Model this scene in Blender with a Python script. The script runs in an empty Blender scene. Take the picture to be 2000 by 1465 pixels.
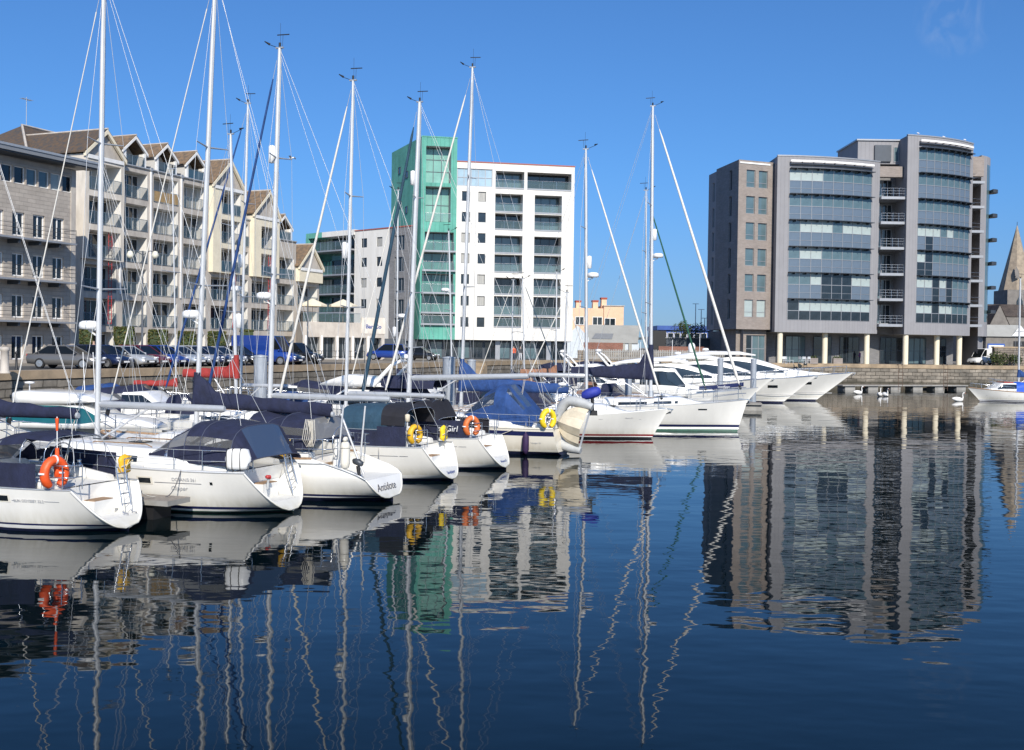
import bpy, bmesh, math, random
from mathutils import Matrix, Vector
random.seed(7)
PI = math.pi; rad = math.radians
SC = bpy.context.scene
COL = SC.collection
# ------------------------------------------------------------------ camera
F = 2100.0; HC = 4.9; PITCH = rad(0.9); ROLL = rad(0.8); SH = 24.5
CAMR = Matrix.Rotation(PI/2-PITCH, 3, 'X') @ Matrix.Rotation(ROLL, 3, 'Z')
CP = Vector((0, 0, HC))
cd = bpy.data.cameras.new('camera'); cam = bpy.data.objects.new('camera', cd); COL.objects.link(cam)
cam.matrix_world = Matrix.Translation(CP) @ CAMR.to_4x4()
cd.sensor_fit = 'HORIZONTAL'; cd.sensor_width = 36; cd.lens = 36*F/2000
cd.shift_y = -SH/2000; cd.clip_start = .5; cd.clip_end = 6000
SC.camera = cam
# ------------------------------------------------------------------ sky, sun, exposure
SUN_EL = rad(34); SUN_AZ = rad(170)     # azimuth clockwise from +Y; behind the camera
w = bpy.data.worlds.new("World"); SC.world = w; w.use_nodes = True
nt = w.node_tree; bg = nt.nodes['Background']
sky = nt.nodes.new('ShaderNodeTexSky'); sky.sky_type = 'NISHITA'; sky.sun_disc = False
sky.sun_elevation = SUN_EL; sky.sun_rotation = SUN_AZ
sky.air_density = 1.0; sky.dust_density = 1.0; sky.ozone_density = 6.0; sky.altitude = 0
wtc = nt.nodes.new('ShaderNodeTexCoord'); wmp = nt.nodes.new('ShaderNodeMapping')      # lift the pale band below the horizon: very clear spring air
wmp.inputs['Scale'].default_value = (1, 1, .92); wmp.inputs['Location'].default_value = (0, 0, .035)
nt.links.new(wtc.outputs['Generated'], wmp.inputs[0]); nt.links.new(wmp.outputs[0], sky.inputs[0])
wtn = nt.nodes.new('ShaderNodeVectorMath'); wtn.operation = 'MULTIPLY'; wtn.inputs[1].default_value = (.43, .67, .89)
wsz = nt.nodes.new('ShaderNodeSeparateXYZ'); nt.links.new(wtc.outputs['Generated'], wsz.inputs[0])      # haze-greyed band at the horizon
whz = nt.nodes.new('ShaderNodeMapRange'); whz.interpolation_type = 'SMOOTHSTEP'; whz.inputs['From Max'].default_value = .17; nt.links.new(wsz.outputs[2], whz.inputs[0])
wht = nt.nodes.new('ShaderNodeMix'); wht.data_type = 'VECTOR'; wht.inputs[4].default_value = (.49, .58, .74); wht.inputs[5].default_value = (.43, .67, .89)
nt.links.new(whz.outputs[0], wht.inputs['Factor']); nt.links.new(wht.outputs[1], wtn.inputs[1])
nt.links.new(sky.outputs[0], wtn.inputs[0]); bg.inputs[1].default_value = 0.138
# a faint wisp of cirrus high on the right
cdir = (CAMR @ Vector(((1868-1000)/F, (732.5-SH-35)/F, -1))).normalized()
wdot = nt.nodes.new('ShaderNodeVectorMath'); wdot.operation = 'DOT_PRODUCT'; wdot.inputs[1].default_value = cdir; nt.links.new(wtc.outputs['Generated'], wdot.inputs[0])
wm1 = nt.nodes.new('ShaderNodeMapRange'); wm1.inputs['From Min'].default_value = .9994; wm1.inputs['From Max'].default_value = .99998; nt.links.new(wdot.outputs['Value'], wm1.inputs[0])
wno = nt.nodes.new('ShaderNodeTexNoise'); wno.inputs['Scale'].default_value = 26; wno.inputs['Detail'].default_value = 7; wno.inputs['Distortion'].default_value = 1.2
wm2 = nt.nodes.new('ShaderNodeMapping'); wm2.inputs['Scale'].default_value = (2.2, 1, .8); nt.links.new(wtc.outputs['Generated'], wm2.inputs[0]); nt.links.new(wm2.outputs[0], wno.inputs['Vector'])
wm3 = nt.nodes.new('ShaderNodeMapRange'); wm3.inputs['From Min'].default_value = .42; wm3.inputs['From Max'].default_value = .8; wm3.inputs['To Max'].default_value = .24; nt.links.new(wno.outputs[0], wm3.inputs[0])
wmu = nt.nodes.new('ShaderNodeMath'); wmu.operation = 'MULTIPLY'; nt.links.new(wm1.outputs[0], wmu.inputs[0]); nt.links.new(wm3.outputs[0], wmu.inputs[1])
wmx = nt.nodes.new('ShaderNodeMix'); wmx.data_type = 'RGBA'; nt.links.new(wmu.outputs[0], wmx.inputs['Factor']); nt.links.new(wtn.outputs[0], wmx.inputs['A']); wmx.inputs['B'].default_value = (4.2, 4.6, 5.2, 1)
nt.links.new(wmx.outputs['Result'], bg.inputs[0])
sl = bpy.data.lights.new('sun', 'SUN'); so = bpy.data.objects.new('sun', sl); COL.objects.link(so)
sl.energy = 4.9; sl.angle = rad(.5); sl.color = (1, .93, .82)
sd = Vector((math.sin(SUN_AZ)*math.cos(SUN_EL), math.cos(SUN_AZ)*math.cos(SUN_EL), math.sin(SUN_EL)))
so.rotation_euler = sd.to_track_quat('Z', 'Y').to_euler()
SC.view_settings.view_transform = 'Standard'; SC.view_settings.look = 'None'
SC.view_settings.exposure = 0.12; SC.view_settings.gamma = 1
SC.cycles.max_bounces = 6; SC.cycles.transparent_max_bounces = 12
# ------------------------------------------------------------------ pixel <-> world
def ray(px, py):
    return CAMR @ Vector(((px-1000)/F, (732.5-SH-py)/F, -1))
def atY(px, py, Y):
    d = ray(px, py); return CP + d*(Y/d.y)
def atZ(px, py, z=0):
    d = ray(px, py); return CP + d*((z-HC)/d.z)
def zat(X, Y, py):
    k = (732.5-SH-py)/F
    def g(z):
        c = CAMR.transposed() @ (Vector((X, Y, z))-CP); return c.y + k*c.z
    a, b = g(0), g(10); return -a*10/(b-a)
def proj(p):
    c = CAMR.transposed() @ (Vector(p)-CP); return (1000+F*c.x/-c.z, 732.5-SH-F*c.y/-c.z)
# ------------------------------------------------------------------ materials
MATS = {}
def M(name, col=(.5,.5,.5), rough=.55, metal=0, var=.08, scale=2.0, bump=0.0, coat=0, spec=.5, stretch=None, dirt=None, alpha=1):
    if name in MATS: return MATS[name]
    m = bpy.data.materials.new(name); m.use_nodes = True; n = m.node_tree; b = n.nodes['Principled BSDF']
    b.inputs['Roughness'].default_value = rough; b.inputs['Metallic'].default_value = metal
    b.inputs['Coat Weight'].default_value = coat; b.inputs['Specular IOR Level'].default_value = spec
    b.inputs['Alpha'].default_value = alpha
    tc = n.nodes.new('ShaderNodeTexCoord'); no = n.nodes.new('ShaderNodeTexNoise')
    no.inputs['Scale'].default_value = scale; no.inputs['Detail'].default_value = 6; no.inputs['Roughness'].default_value = .65
    src = tc.outputs['Object']
    if stretch:
        mp = n.nodes.new('ShaderNodeMapping'); mp.inputs['Scale'].default_value = stretch
        n.links.new(src, mp.inputs[0]); src = mp.outputs[0]
    n.links.new(src, no.inputs['Vector'])
    rp = n.nodes.new('ShaderNodeValToRGB')
    d = dirt if dirt else [c*(1-var) for c in col]
    rp.color_ramp.elements[0].position = .32; rp.color_ramp.elements[1].position = .62
    rp.color_ramp.elements[0].color = (*d, 1); rp.color_ramp.elements[1].color = (*[min(1, c*(1+var*.5)) for c in col], 1)
    n.links.new(no.outputs[0], rp.inputs[0]); n.links.new(rp.outputs[0], b.inputs['Base Color'])
    if bump:
        bp = n.nodes.new('ShaderNodeBump'); bp.inputs['Strength'].default_value = 1; bp.inputs['Distance'].default_value = bump
        n.links.new(no.outputs[0], bp.inputs['Height']); n.links.new(bp.outputs[0], b.inputs['Normal'])
    MATS[name] = m; return m
def Mbrick(name, c1, c2, mort, bw=.4, bh=.2, ms=.012, rough=.8, bump=.01, noise=.35, offset=.5):
    m = bpy.data.materials.new(name); m.use_nodes = True; n = m.node_tree; b = n.nodes['Principled BSDF']
    b.inputs['Roughness'].default_value = rough; b.inputs['Specular IOR Level'].default_value = .3
    tc = n.nodes.new('ShaderNodeTexCoord'); sx = n.nodes.new('ShaderNodeSeparateXYZ'); n.links.new(tc.outputs['Object'], sx.inputs[0])
    ad = n.nodes.new('ShaderNodeMath'); n.links.new(sx.outputs[0], ad.inputs[0]); n.links.new(sx.outputs[1], ad.inputs[1])
    cb = n.nodes.new('ShaderNodeCombineXYZ'); n.links.new(ad.outputs[0], cb.inputs[0]); n.links.new(sx.outputs[2], cb.inputs[1])
    br = n.nodes.new('ShaderNodeTexBrick'); n.links.new(cb.outputs[0], br.inputs[0])
    br.inputs['Color1'].default_value = (*c1, 1); br.inputs['Color2'].default_value = (*c2, 1); br.inputs['Mortar'].default_value = (*mort, 1)
    br.inputs['Scale'].default_value = 1; br.inputs['Mortar Size'].default_value = ms; br.inputs['Brick Width'].default_value = bw; br.inputs['Row Height'].default_value = bh
    br.offset = offset
    no = n.nodes.new('ShaderNodeTexNoise'); no.inputs['Scale'].default_value = .6; no.inputs['Detail'].default_value = 8; no.inputs['Roughness'].default_value = .7
    n.links.new(tc.outputs['Object'], no.inputs['Vector'])
    mr = n.nodes.new('ShaderNodeMapRange'); mr.inputs['From Min'].default_value = .3; mr.inputs['From Max'].default_value = .7
    mr.inputs['To Min'].default_value = 1-noise; mr.inputs['To Max'].default_value = 1+noise*.5
    n.links.new(no.outputs[0], mr.inputs[0])
    mx = n.nodes.new('ShaderNodeVectorMath'); mx.operation = 'SCALE'
    n.links.new(br.outputs[0], mx.inputs[0]); n.links.new(mr.outputs[0], mx.inputs['Scale']); n.links.new(mx.outputs[0], b.inputs['Base Color'])
    bp = n.nodes.new('ShaderNodeBump'); bp.inputs['Distance'].default_value = bump; bp.invert = True
    n.links.new(br.outputs[1], bp.inputs['Height']); n.links.new(bp.outputs[0], b.inputs['Normal'])
    MATS[name] = m; return m
def Mthin(name, tint, opac, rough=.05):
    """thin clear sheet: part see-through, part gloss"""
    m = bpy.data.materials.new(name); m.use_nodes = True; n = m.node_tree; b = n.nodes['Principled BSDF']
    b.inputs['Base Color'].default_value = (*tint, 1); b.inputs['Roughness'].default_value = rough
    tr = n.nodes.new('ShaderNodeBsdfTransparent'); mx = n.nodes.new('ShaderNodeMixShader')
    fr = n.nodes.new('ShaderNodeLayerWeight'); fr.inputs[0].default_value = .25
    mr = n.nodes.new('ShaderNodeMapRange'); mr.inputs['To Min'].default_value = opac; mr.inputs['To Max'].default_value = min(1, opac+.5)
    n.links.new(fr.outputs['Fresnel'], mr.inputs[0]); n.links.new(mr.outputs[0], mx.inputs[0])
    n.links.new(tr.outputs[0], mx.inputs[1]); n.links.new(b.outputs[0], mx.inputs[2])
    n.links.new(mx.outputs[0], n.nodes['Material Output'].inputs[0]); MATS[name] = m; return m
M('gelcoat', (.84,.83,.80), .22, 0, .05, 1.3, coat=.4, stretch=(1,1,2.5), dirt=(.75,.74,.70))
M('gelcoat_cream', (.76,.72,.63), .25, 0, .05, 1.3, coat=.3, dirt=(.66,.62,.52))
def make_hull_mat(name, col, grime):
    m = M(name, col, .2, 0, .04, 1.1, coat=.5, stretch=(1,1,.3), dirt=[c*.93 for c in col]); n = m.node_tree; b = n.nodes['Principled BSDF']
    tc = n.nodes.new('ShaderNodeTexCoord'); sx = n.nodes.new('ShaderNodeSeparateXYZ'); n.links.new(tc.outputs['Object'], sx.inputs[0])
    no = n.nodes.new('ShaderNodeTexNoise'); no.inputs['Scale'].default_value = 3; no.inputs['Detail'].default_value = 7; mp = n.nodes.new('ShaderNodeMapping'); mp.inputs['Scale'].default_value = (2.5,1,.4)
    n.links.new(tc.outputs['Object'], mp.inputs[0]); n.links.new(mp.outputs[0], no.inputs['Vector'])
    mr = n.nodes.new('ShaderNodeMapRange'); mr.inputs['From Min'].default_value = .62; mr.inputs['From Max'].default_value = .14; n.links.new(sx.outputs[2], mr.inputs[0])
    mu = n.nodes.new('ShaderNodeMath'); mu.operation = 'MULTIPLY'; n.links.new(mr.outputs[0], mu.inputs[0]); n.links.new(no.outputs[0], mu.inputs[1])
    old = b.inputs['Base Color'].links[0].from_socket; mx = n.nodes.new('ShaderNodeMix'); mx.data_type = 'RGBA'; n.links.new(mu.outputs[0], mx.inputs['Factor']); n.links.new(old, mx.inputs['A']); mx.inputs['B'].default_value = (*grime, 1)
    n.links.new(mx.outputs['Result'], b.inputs['Base Color'])
make_hull_mat('hull_white', (.84,.82,.77), (.50,.46,.34)); make_hull_mat('hull_cream', (.78,.73,.63), (.48,.42,.30))
M('car_glass', (.008,.01,.012), .12, 0, .1, 2, spec=.25)
M('deck', (.74,.73,.69), .6, 0, .08, 4)
M('deck_grey', (.45,.46,.47), .7, 0, .1, 4)
M('antifoul_navy', (.012,.016,.05), .5, 0, .3, 3)
M('antifoul_black', (.012,.013,.016), .6, 0, .3, 3)
M('antifoul_green', (.03,.10,.07), .6, 0, .3, 3)
M('stripe_navy', (.015,.02,.08), .3)
M('stripe_red', (.22,.015,.02), .3)
M('stripe_grey', (.2,.2,.22), .4)
M('navy_canvas', (.013,.017,.047), .85, 0, .35, 3.0, bump=.05, stretch=(1,1,.6))
M('seam', (.05,.06,.10), .8)
M('black_canvas', (.012,.012,.018), .85, 0, .3, 3, bump=.01)
M('blue_canvas', (.015,.055,.19), .8, 0, .3, 3.0, bump=.05, stretch=(1,1,.6))
M('teal_canvas', (.02,.06,.10), .8, 0, .2, 3.0, bump=.05, stretch=(1,1,.6))
M('bright_blue', (.02,.10,.55), .6, 0, .15, 3)
M('royal_blue', (.02,.035,.30), .65, 0, .2, 6, bump=.01)
M('red_canvas', (.34,.035,.03), .8, 0, .25, 3.0, bump=.05, stretch=(1,1,.6))
M('green_canvas', (.015,.09,.055), .8, 0, .25, 2.5)
M('brown_canvas', (.30,.15,.09), .8, 0, .25, 2.5)
M('cream_canvas', (.62,.55,.42), .8, 0, .12, 2.5)
M('white_canvas', (.72,.69,.63), .75, 0, .1, 4)
M('alu', (.64,.645,.65), .36, .25, .06, 3)
M('alu_grey', (.42,.44,.46), .4, .4, .1, 3)
M('boom_alu', (.50,.515,.53), .4, .3, .08, 3)
M('steel', (.62,.63,.65), .22, .9, .05, 5)
M('wire', (.50,.51,.52), .4, .3, .05, 5)
M('rope', (.55,.52,.46), .9, 0, .2, 20)
M('dark_rope', (.10,.10,.11), .9, 0, .2, 20)
M('black', (.015,.015,.017), .5, 0, .2, 5)
M('teak', (.30,.19,.11), .7, 0, .25, 6, stretch=(1,8,8))
M('orange', (.80,.10,.02), .5, 0, .12, 5, bump=.01)
M('dull_orange', (.65,.16,.04), .55, 0, .15, 5, bump=.01)
M('yellow', (.75,.42,.02), .55, 0, .15, 5, bump=.01)
M('bright_yellow', (.85,.60,.02), .5, 0, .1, 5)
M('smoke_glass', (.012,.016,.02), .05, 0, .1, 2, spec=.8)
M('teal_glass', (.01,.10,.11), .06, 0, .2, 1.5, spec=.8)
M('white_paint', (.80,.80,.79), .35, 0, .04, 3)
M('rubber_grey', (.42,.43,.43), .6, 0, .15, 3)
M('hull_buff', (.66,.58,.44), .5, 0, .15, 2)
M('fender_navy', (.03,.012,.06), .7, 0, .2, 5)
M('gold', (.6,.42,.12), .4, .3)
M('ink', (.05,.05,.07), .5); M('ink_grey', (.45,.45,.46), .5); M('ink_blue', (.05,.08,.25), .5); M('ink_white', (.8,.8,.8), .5)
Mthin('vinyl', (.20,.20,.20), .38, .1); Mthin('vinyl_blue', (.05,.075,.13), .5, .12)
Mthin('rail_glass', (.05,.10,.14), .45, .04); Mthin('rail_glass_clear', (.16,.24,.25), .3, .04)
# buildings
Mbrick('tan_stone', (.47,.42,.365), (.40,.355,.31), (.34,.305,.27), .75, .3, .014, noise=.22)
def quay_mat():
    m = Mbrick('quay_stone', (.31,.27,.22), (.20,.18,.15), (.085,.075,.06), 1.35, .46, .035, noise=.6, bump=.06, rough=.85); n = m.node_tree; b = n.nodes['Principled BSDF']
    br = [x for x in n.nodes if x.type == 'TEX_BRICK'][0]; tc = [x for x in n.nodes if x.type == 'TEX_COORD'][0]
    src = br.inputs[0].links[0].from_socket; no = n.nodes.new('ShaderNodeTexNoise'); no.inputs['Scale'].default_value = .9; no.inputs['Detail'].default_value = 3
    n.links.new(tc.outputs['Object'], no.inputs['Vector']); ma = n.nodes.new('ShaderNodeVectorMath'); ma.operation = 'MULTIPLY_ADD'; ma.inputs[1].default_value = (.5,.22,0)
    n.links.new(no.outputs['Color'], ma.inputs[0]); n.links.new(src, ma.inputs[2]); n.links.new(ma.outputs[0], br.inputs[0])
    # tide mark: weed and damp stain with a ragged upper edge
    sx = n.nodes.new('ShaderNodeSeparateXYZ'); n.links.new(tc.outputs['Object'], sx.inputs[0]); n2 = n.nodes.new('ShaderNodeTexNoise'); n2.inputs['Scale'].default_value = .5; n2.inputs['Detail'].default_value = 8
    n.links.new(tc.outputs['Object'], n2.inputs['Vector']); ad = n.nodes.new('ShaderNodeMath'); ad.operation = 'MULTIPLY_ADD'; ad.inputs[1].default_value = 1.6; n.links.new(n2.outputs[0], ad.inputs[0]); n.links.new(sx.outputs[2], ad.inputs[2])
    mr = n.nodes.new('ShaderNodeMapRange'); mr.inputs['From Min'].default_value = 2.05; mr.inputs['From Max'].default_value = 1.55; mr.inputs['To Max'].default_value = .8; n.links.new(ad.outputs[0], mr.inputs[0])
    old = b.inputs['Base Color'].links[0].from_socket; mx = n.nodes.new('ShaderNodeMix'); mx.data_type = 'RGBA'; n.links.new(mr.outputs[0], mx.inputs['Factor']); n.links.new(old, mx.inputs['A']); mx.inputs['B'].default_value = (.055,.05,.035,1); n.links.new(mx.outputs['Result'], b.inputs['Base Color'])
Mbrick('rubble_stone', (.30,.25,.20), (.2,.17,.14), (.09,.08,.07), .9, .35, .03, noise=.5, bump=.03)
quay_mat()
Mbrick('grey_brick', (.25,.245,.25), (.20,.20,.205), (.18,.18,.185), .5, .12, .008, noise=.15)
Mbrick('buff_brick', (.345,.295,.265), (.285,.245,.22), (.27,.24,.22), .45, .12, .008, noise=.18)
Mbrick('slab_cladding', (.29,.285,.297), (.275,.27,.283), (.215,.21,.22), .55, 40, .012, noise=.08, offset=0)
Mbrick('copper_green', (.135,.41,.33), (.115,.37,.295), (.08,.28,.22), .55, 40, .02, noise=.25, offset=0)
Mbrick('red_brick', (.32,.13,.09), (.26,.10,.07), (.25,.2,.17), .5, .16, .02)
Mbrick('slate', (.11,.085,.07), (.08,.066,.058), (.04,.035,.033), .4, .28, .02, noise=.5)
M('lichen_slate', (.052,.048,.046), .85, 0, .25, 2.8, bump=.03, dirt=(.13,.078,.04))
M('lichen_tile', (.20,.13,.075), .85, 0, .3, 2.5, bump=.03, dirt=(.09,.075,.06))
M('cream_render', (.66,.60,.52), .8, 0, .12, 1.2, dirt=(.52,.47,.40), stretch=(1,1,.35))
M('warm_cream', (.76,.68,.52), .8, 0, .08, 1.2)
M('concrete', (.50,.455,.40), .85, 0, .12, 1.5, dirt=(.38,.34,.30), stretch=(1,1,.4))
M('white_render', (.735,.71,.665), .8, 0, .05, .9, dirt=(.655,.63,.58), stretch=(1.5,1.5,.22))
M('white_trim', (.80,.79,.77), .5)
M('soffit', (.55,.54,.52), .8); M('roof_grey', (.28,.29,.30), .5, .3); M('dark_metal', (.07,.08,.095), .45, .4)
M('red_trim', (.35,.10,.07), .6)
M('steel_blue', (.20,.26,.31), .4, .4); M('grey_frame', (.33,.34,.36), .4, .3)
M('panel_blue', (.12,.155,.20), .14, 0, .12, .5, spec=.7)
M('window_dark', (.018,.026,.034), .06, 0, .5, .7, spec=.7)
M('window_teal', (.10,.155,.175), .08, 0, .3, .35, spec=.9)
M('window_green', (.085,.215,.185), .08, 0, .3, .5, spec=.7)
M('window_mint', (.20,.40,.33), .12, 0, .2, .5, spec=.6)  # paler upper tower panes: sky reflection put into their colour
M('window_sky', (.35,.47,.55), .1, 0, .2, .4, spec=.7)
M('blind', (.37,.43,.42), .35, 0, .08, 2, spec=.6)
M('curtain', (.38,.37,.34), .4, 0, .3, 3, spec=.6, stretch=(6,6,.2))
M('timber_panel', (.36,.24,.11), .7, 0, .2, 3)
M('peach', (.74,.50,.34), .8, 0, .08, 1); M('terracotta', (.35,.08,.05), .8)
M('shed_roof', (.34,.34,.32), .6, 0, .1, .6); M('pale_blue_wall', (.55,.61,.68), .7)
M('cobalt', (.035,.10,.36), .5, 0, .2, .8)
M('church_stone', (.33,.27,.20), .9, 0, .2, 1.2, bump=.03, dirt=(.22,.18,.14)); M('church_dark', (.19,.175,.16), .9, 0, .25, 1)
M('asphalt', (.075,.073,.07), .9, 0, .2, .8); M('paving', (.24,.21,.17), .9, 0, .2, .5)
M('coping', (.36,.27,.175), .85, 0, .25, .8, bump=.02, dirt=(.24,.185,.125))
M('red_oxide', (.45,.04,.04), .5); M('lamp_glass', (.7,.68,.55), .3); M('rust', (.11,.07,.05), .85, 0, .4, 1.5)
M('pile_grey', (.33,.36,.40), .45, .1, .12, 1.5); M('pile_tan', (.40,.31,.19), .8, 0, .3, 1.2)
M('skin', (.5,.32,.24), .6); M('hair', (.04,.03,.02), .7); M('denim', (.05,.06,.10), .9)
M('tyre', (.012,.012,.013), .8); M('rim', (.45,.46,.47), .3, .7)
M('headlight', (.7,.72,.75), .1, .2, spec=.8); M('taillight', (.4,.01,.01), .2)
M('hill', (.09,.105,.10), .95, 0, .3, .02)
M('leaf', (.075,.095,.02), .7, 0, .45, 1.5); M('leaf_brown', (.12,.10,.03), .7, 0, .3, 3); M('leaf_dark', (.035,.055,.015), .7, 0, .4, 2)
M('bark', (.10,.075,.055), .9)
M('float_grey', (.30,.29,.27), .8, 0, .25, 1); M('plank', (.27,.235,.20), .85, 0, .25, 3, stretch=(9,1,1))
M('swan_white', (.82,.80,.76), .7)
# water
def make_water_mat():
    m = bpy.data.materials.new('harbour_water'); m.use_nodes = True; n = m.node_tree; b = n.nodes['Principled BSDF']
    b.inputs['Base Color'].default_value = (.0008, .0048, .0062, 1); b.inputs['Roughness'].default_value = .02; b.inputs['IOR'].default_value = 1.26
    tc = n.nodes.new('ShaderNodeTexCoord')
    def noise(sc, st, det, rot=0):
        mp = n.nodes.new('ShaderNodeMapping'); mp.inputs['Scale'].default_value = st; mp.inputs['Rotation'].default_value = (0, 0, rot)
        n.links.new(tc.outputs['Object'], mp.inputs[0]); t = n.nodes.new('ShaderNodeTexNoise')
        t.inputs['Scale'].default_value = sc; t.inputs['Detail'].default_value = det; t.inputs['Roughness'].default_value = .45
        n.links.new(mp.outputs[0], t.inputs['Vector']); return t
    def bump(t, dist, prev=None):
        bp = n.nodes.new('ShaderNodeBump'); bp.inputs['Strength'].default_value = 1; bp.inputs['Distance'].default_value = dist
        n.links.new(t.outputs[0], bp.inputs['Height'])
        if prev: n.links.new(prev.outputs[0], bp.inputs['Normal'])
        return bp
    pn = noise(.05, (.5, 1.6, 1), 3.0, rad(12)); pr = n.nodes.new('ShaderNodeMapRange'); pr.inputs['From Min'].default_value = .35; pr.inputs['From Max'].default_value = .65; pr.inputs['To Min'].default_value = .6; pr.inputs['To Max'].default_value = 1.25
    n.links.new(pn.outputs[0], pr.inputs[0])
    b1 = bump(noise(1.0, (.55, 1.0, 1), 2.0, rad(8)), WAVE[0])
    b2 = bump(noise(3.0, (.6, 1.0, 1), 1.5, rad(-14)), WAVE[1], b1)
    b3 = bump(noise(.22, (.7, 1.0, 1), 1.0, rad(20)), WAVE[2], b2)
    for q in (b1, b2): n.links.new(pr.outputs[0], q.inputs['Strength'])     # calmer and rougher patches
    n.links.new(b3.outputs[0], b.inputs['Normal'])
    return m
WAVE = (.0135, .0026, .03)
MATS['water'] = make_water_mat()
# ------------------------------------------------------------------ mesh helpers
class MB:
    def __init__(s): s.v = []; s.f = []; s.m = []; s.s = []; s.mats = []; s.T = None
    def mi(s, m):
        if m not in s.mats: s.mats.append(m)
        return s.mats.index(m)
    def add(s, vs, fs, m, smooth=False):
        o = len(s.v)
        s.v += [tuple(s.T @ Vector(v)) for v in vs] if s.T else [tuple(v) for v in vs]
        ms = m if isinstance(m, list) else [m]*len(fs)
        for f, mm in zip(fs, ms):
            s.f.append([i+o for i in f]); s.m.append(s.mi(mm)); s.s.append(smooth)
        return s
    def box(s, x0, x1, y0, y1, z0, z1, m):
        return s.add([(x0,y0,z0),(x1,y0,z0),(x1,y1,z0),(x0,y1,z0),(x0,y0,z1),(x1,y0,z1),(x1,y1,z1),(x0,y1,z1)],
              [(0,3,2,1),(4,5,6,7),(0,1,5,4),(1,2,6,5),(2,3,7,6),(3,0,4,7)], m)
    def quad(s, a, b, c, d, m): return s.add([a,b,c,d], [(0,1,2,3)], m)
    def poly(s, pts, m): return s.add(pts, [tuple(range(len(pts)))], m)
    def loft(s, rings, m, closed=True, caps=(True, True), smooth=True):
        n = len(rings[0]); vs = [p for r in rings for p in r]; fs = []; ms = []
        seg = n if closed else n-1
        for i in range(len(rings)-1):
            for j in range(seg):
                k = (j+1) % n
                fs.append((i*n+j, i*n+k, (i+1)*n+k, (i+1)*n+j)); ms.append(m(i, j) if callable(m) else m)
        s.add(vs, fs, ms, smooth)
        m0 = m(0, 0) if callable(m) else m; m1 = m(len(rings)-2, 0) if callable(m) else m
        if closed and caps[0]: s.add(rings[0], [tuple(reversed(range(n)))], m0)
        if closed and caps[1]: s.add(rings[-1], [tuple(range(n))], m1)
        return s
    def tube(s, pts, r, m, n=6, caps=True, flat=1.0, closed=False):
        pts = [Vector(p) for p in pts]; N = len(pts); rings = []
        rs = r if isinstance(r, (list, tuple)) else [r]*N
        prev = None
        for i, p in enumerate(pts):
            a = pts[(i-1) % N] if (i or closed) else p; b = pts[(i+1) % N] if (i < N-1 or closed) else p
            t = (b-a).normalized()
            if prev is None:
                u = t.cross(Vector((0,0,1)))
                if u.length < .05: u = Vector((0,1,0)) - t*t.y
                u.normalize()
            else: u = (prev - t*prev.dot(t)).normalized()
            prev = u; v = t.cross(u)
            rings.append([p + u*rs[i]*math.cos(2*PI*k/n) + v*rs[i]*flat*math.sin(2*PI*k/n) for k in range(n)])
        if closed: rings.append(rings[0])
        return s.loft(rings, m, caps=(caps and not closed, caps and not closed))
    def bar(s, p, q, w_, h_, m):
        p, q = Vector(p), Vector(q); t = (q-p).normalized(); u = t.cross(Vector((0,0,1)))
        if u.length < .05: u = Vector((1,0,0))
        u.normalize(); v = u.cross(t); R = []
        for e in (p, q): R.append([e+u*w_/2+v*h_/2, e-u*w_/2+v*h_/2, e-u*w_/2-v*h_/2, e+u*w_/2-v*h_/2])
        return s.loft(R, m, smooth=False)
    def prism(s, poly, z0, z1, m, mtop=None):
        n = len(poly); vs = [(x,y,z0) for x,y in poly]+[(x,y,z1) for x,y in poly]
        s.add(vs, [(i,(i+1)%n,n+(i+1)%n,n+i) for i in range(n)], m)
        s.add(vs, [tuple(range(n-1,-1,-1)), tuple(range(n,2*n))], [m, mtop or m]); return s
    def lathe(s, prof, m, n=16, c=(0,0,0), smooth=True):
        rings = [[(c[0]+r*math.cos(2*PI*k/n), c[1]+r*math.sin(2*PI*k/n), c[2]+z) for k in range(n)] for r, z in prof]
        return s.loft(rings, m, smooth=smooth)
    def ell(s, c, rx, ry, rz, m, n=12, k=8):
        prof = []
        rings = [[(c[0]+rx*math.sin(PI*i/k)*math.cos(2*PI*j/n), c[1]+ry*math.sin(PI*i/k)*math.sin(2*PI*j/n), c[2]-rz*math.cos(PI*i/k)) for j in range(n)] for i in range(1, k)]
        s.loft(rings, m); return s
    def build(s, name, parent=None, label=None, loc=None, rotz=None):
        me = bpy.data.meshes.new(name); me.from_pydata(s.v, [], s.f)
        for m in s.mats: me.materials.append(MATS[m] if isinstance(m, str) else m)
        me.polygons.foreach_set('material_index', s.m); me.polygons.foreach_set('use_smooth', s.s)
        bm = bmesh.new(); bm.from_mesh(me); bmesh.ops.recalc_face_normals(bm, faces=bm.faces); bm.to_mesh(me); bm.free()
        me.update()
        return link(name, me, parent, label, loc, rotz)
def link(name, me, parent=None, label=None, loc=None, rotz=None):
    o = bpy.data.objects.new(name, me); COL.objects.link(o)
    if parent: o.parent = parent
    if label: o['label'] = label
    if loc is not None: o.location = loc
    if rotz is not None: o.rotation_euler = (0, 0, rotz)
    return o
def tag(o, label, cat, group=None):
    o['label'] = label; o['category'] = cat
    if group: o['group'] = group
    return o
def thing(name, label, cat, loc=(0,0,0), rotz=0, group=None):
    o = bpy.data.objects.new(name, None); COL.objects.link(o); o.location = loc; o.rotation_euler = (0, 0, rotz)
    o.empty_display_size = .3
    return tag(o, label, cat, group)
def struct(o): o['kind'] = 'structure'; return o
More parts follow.
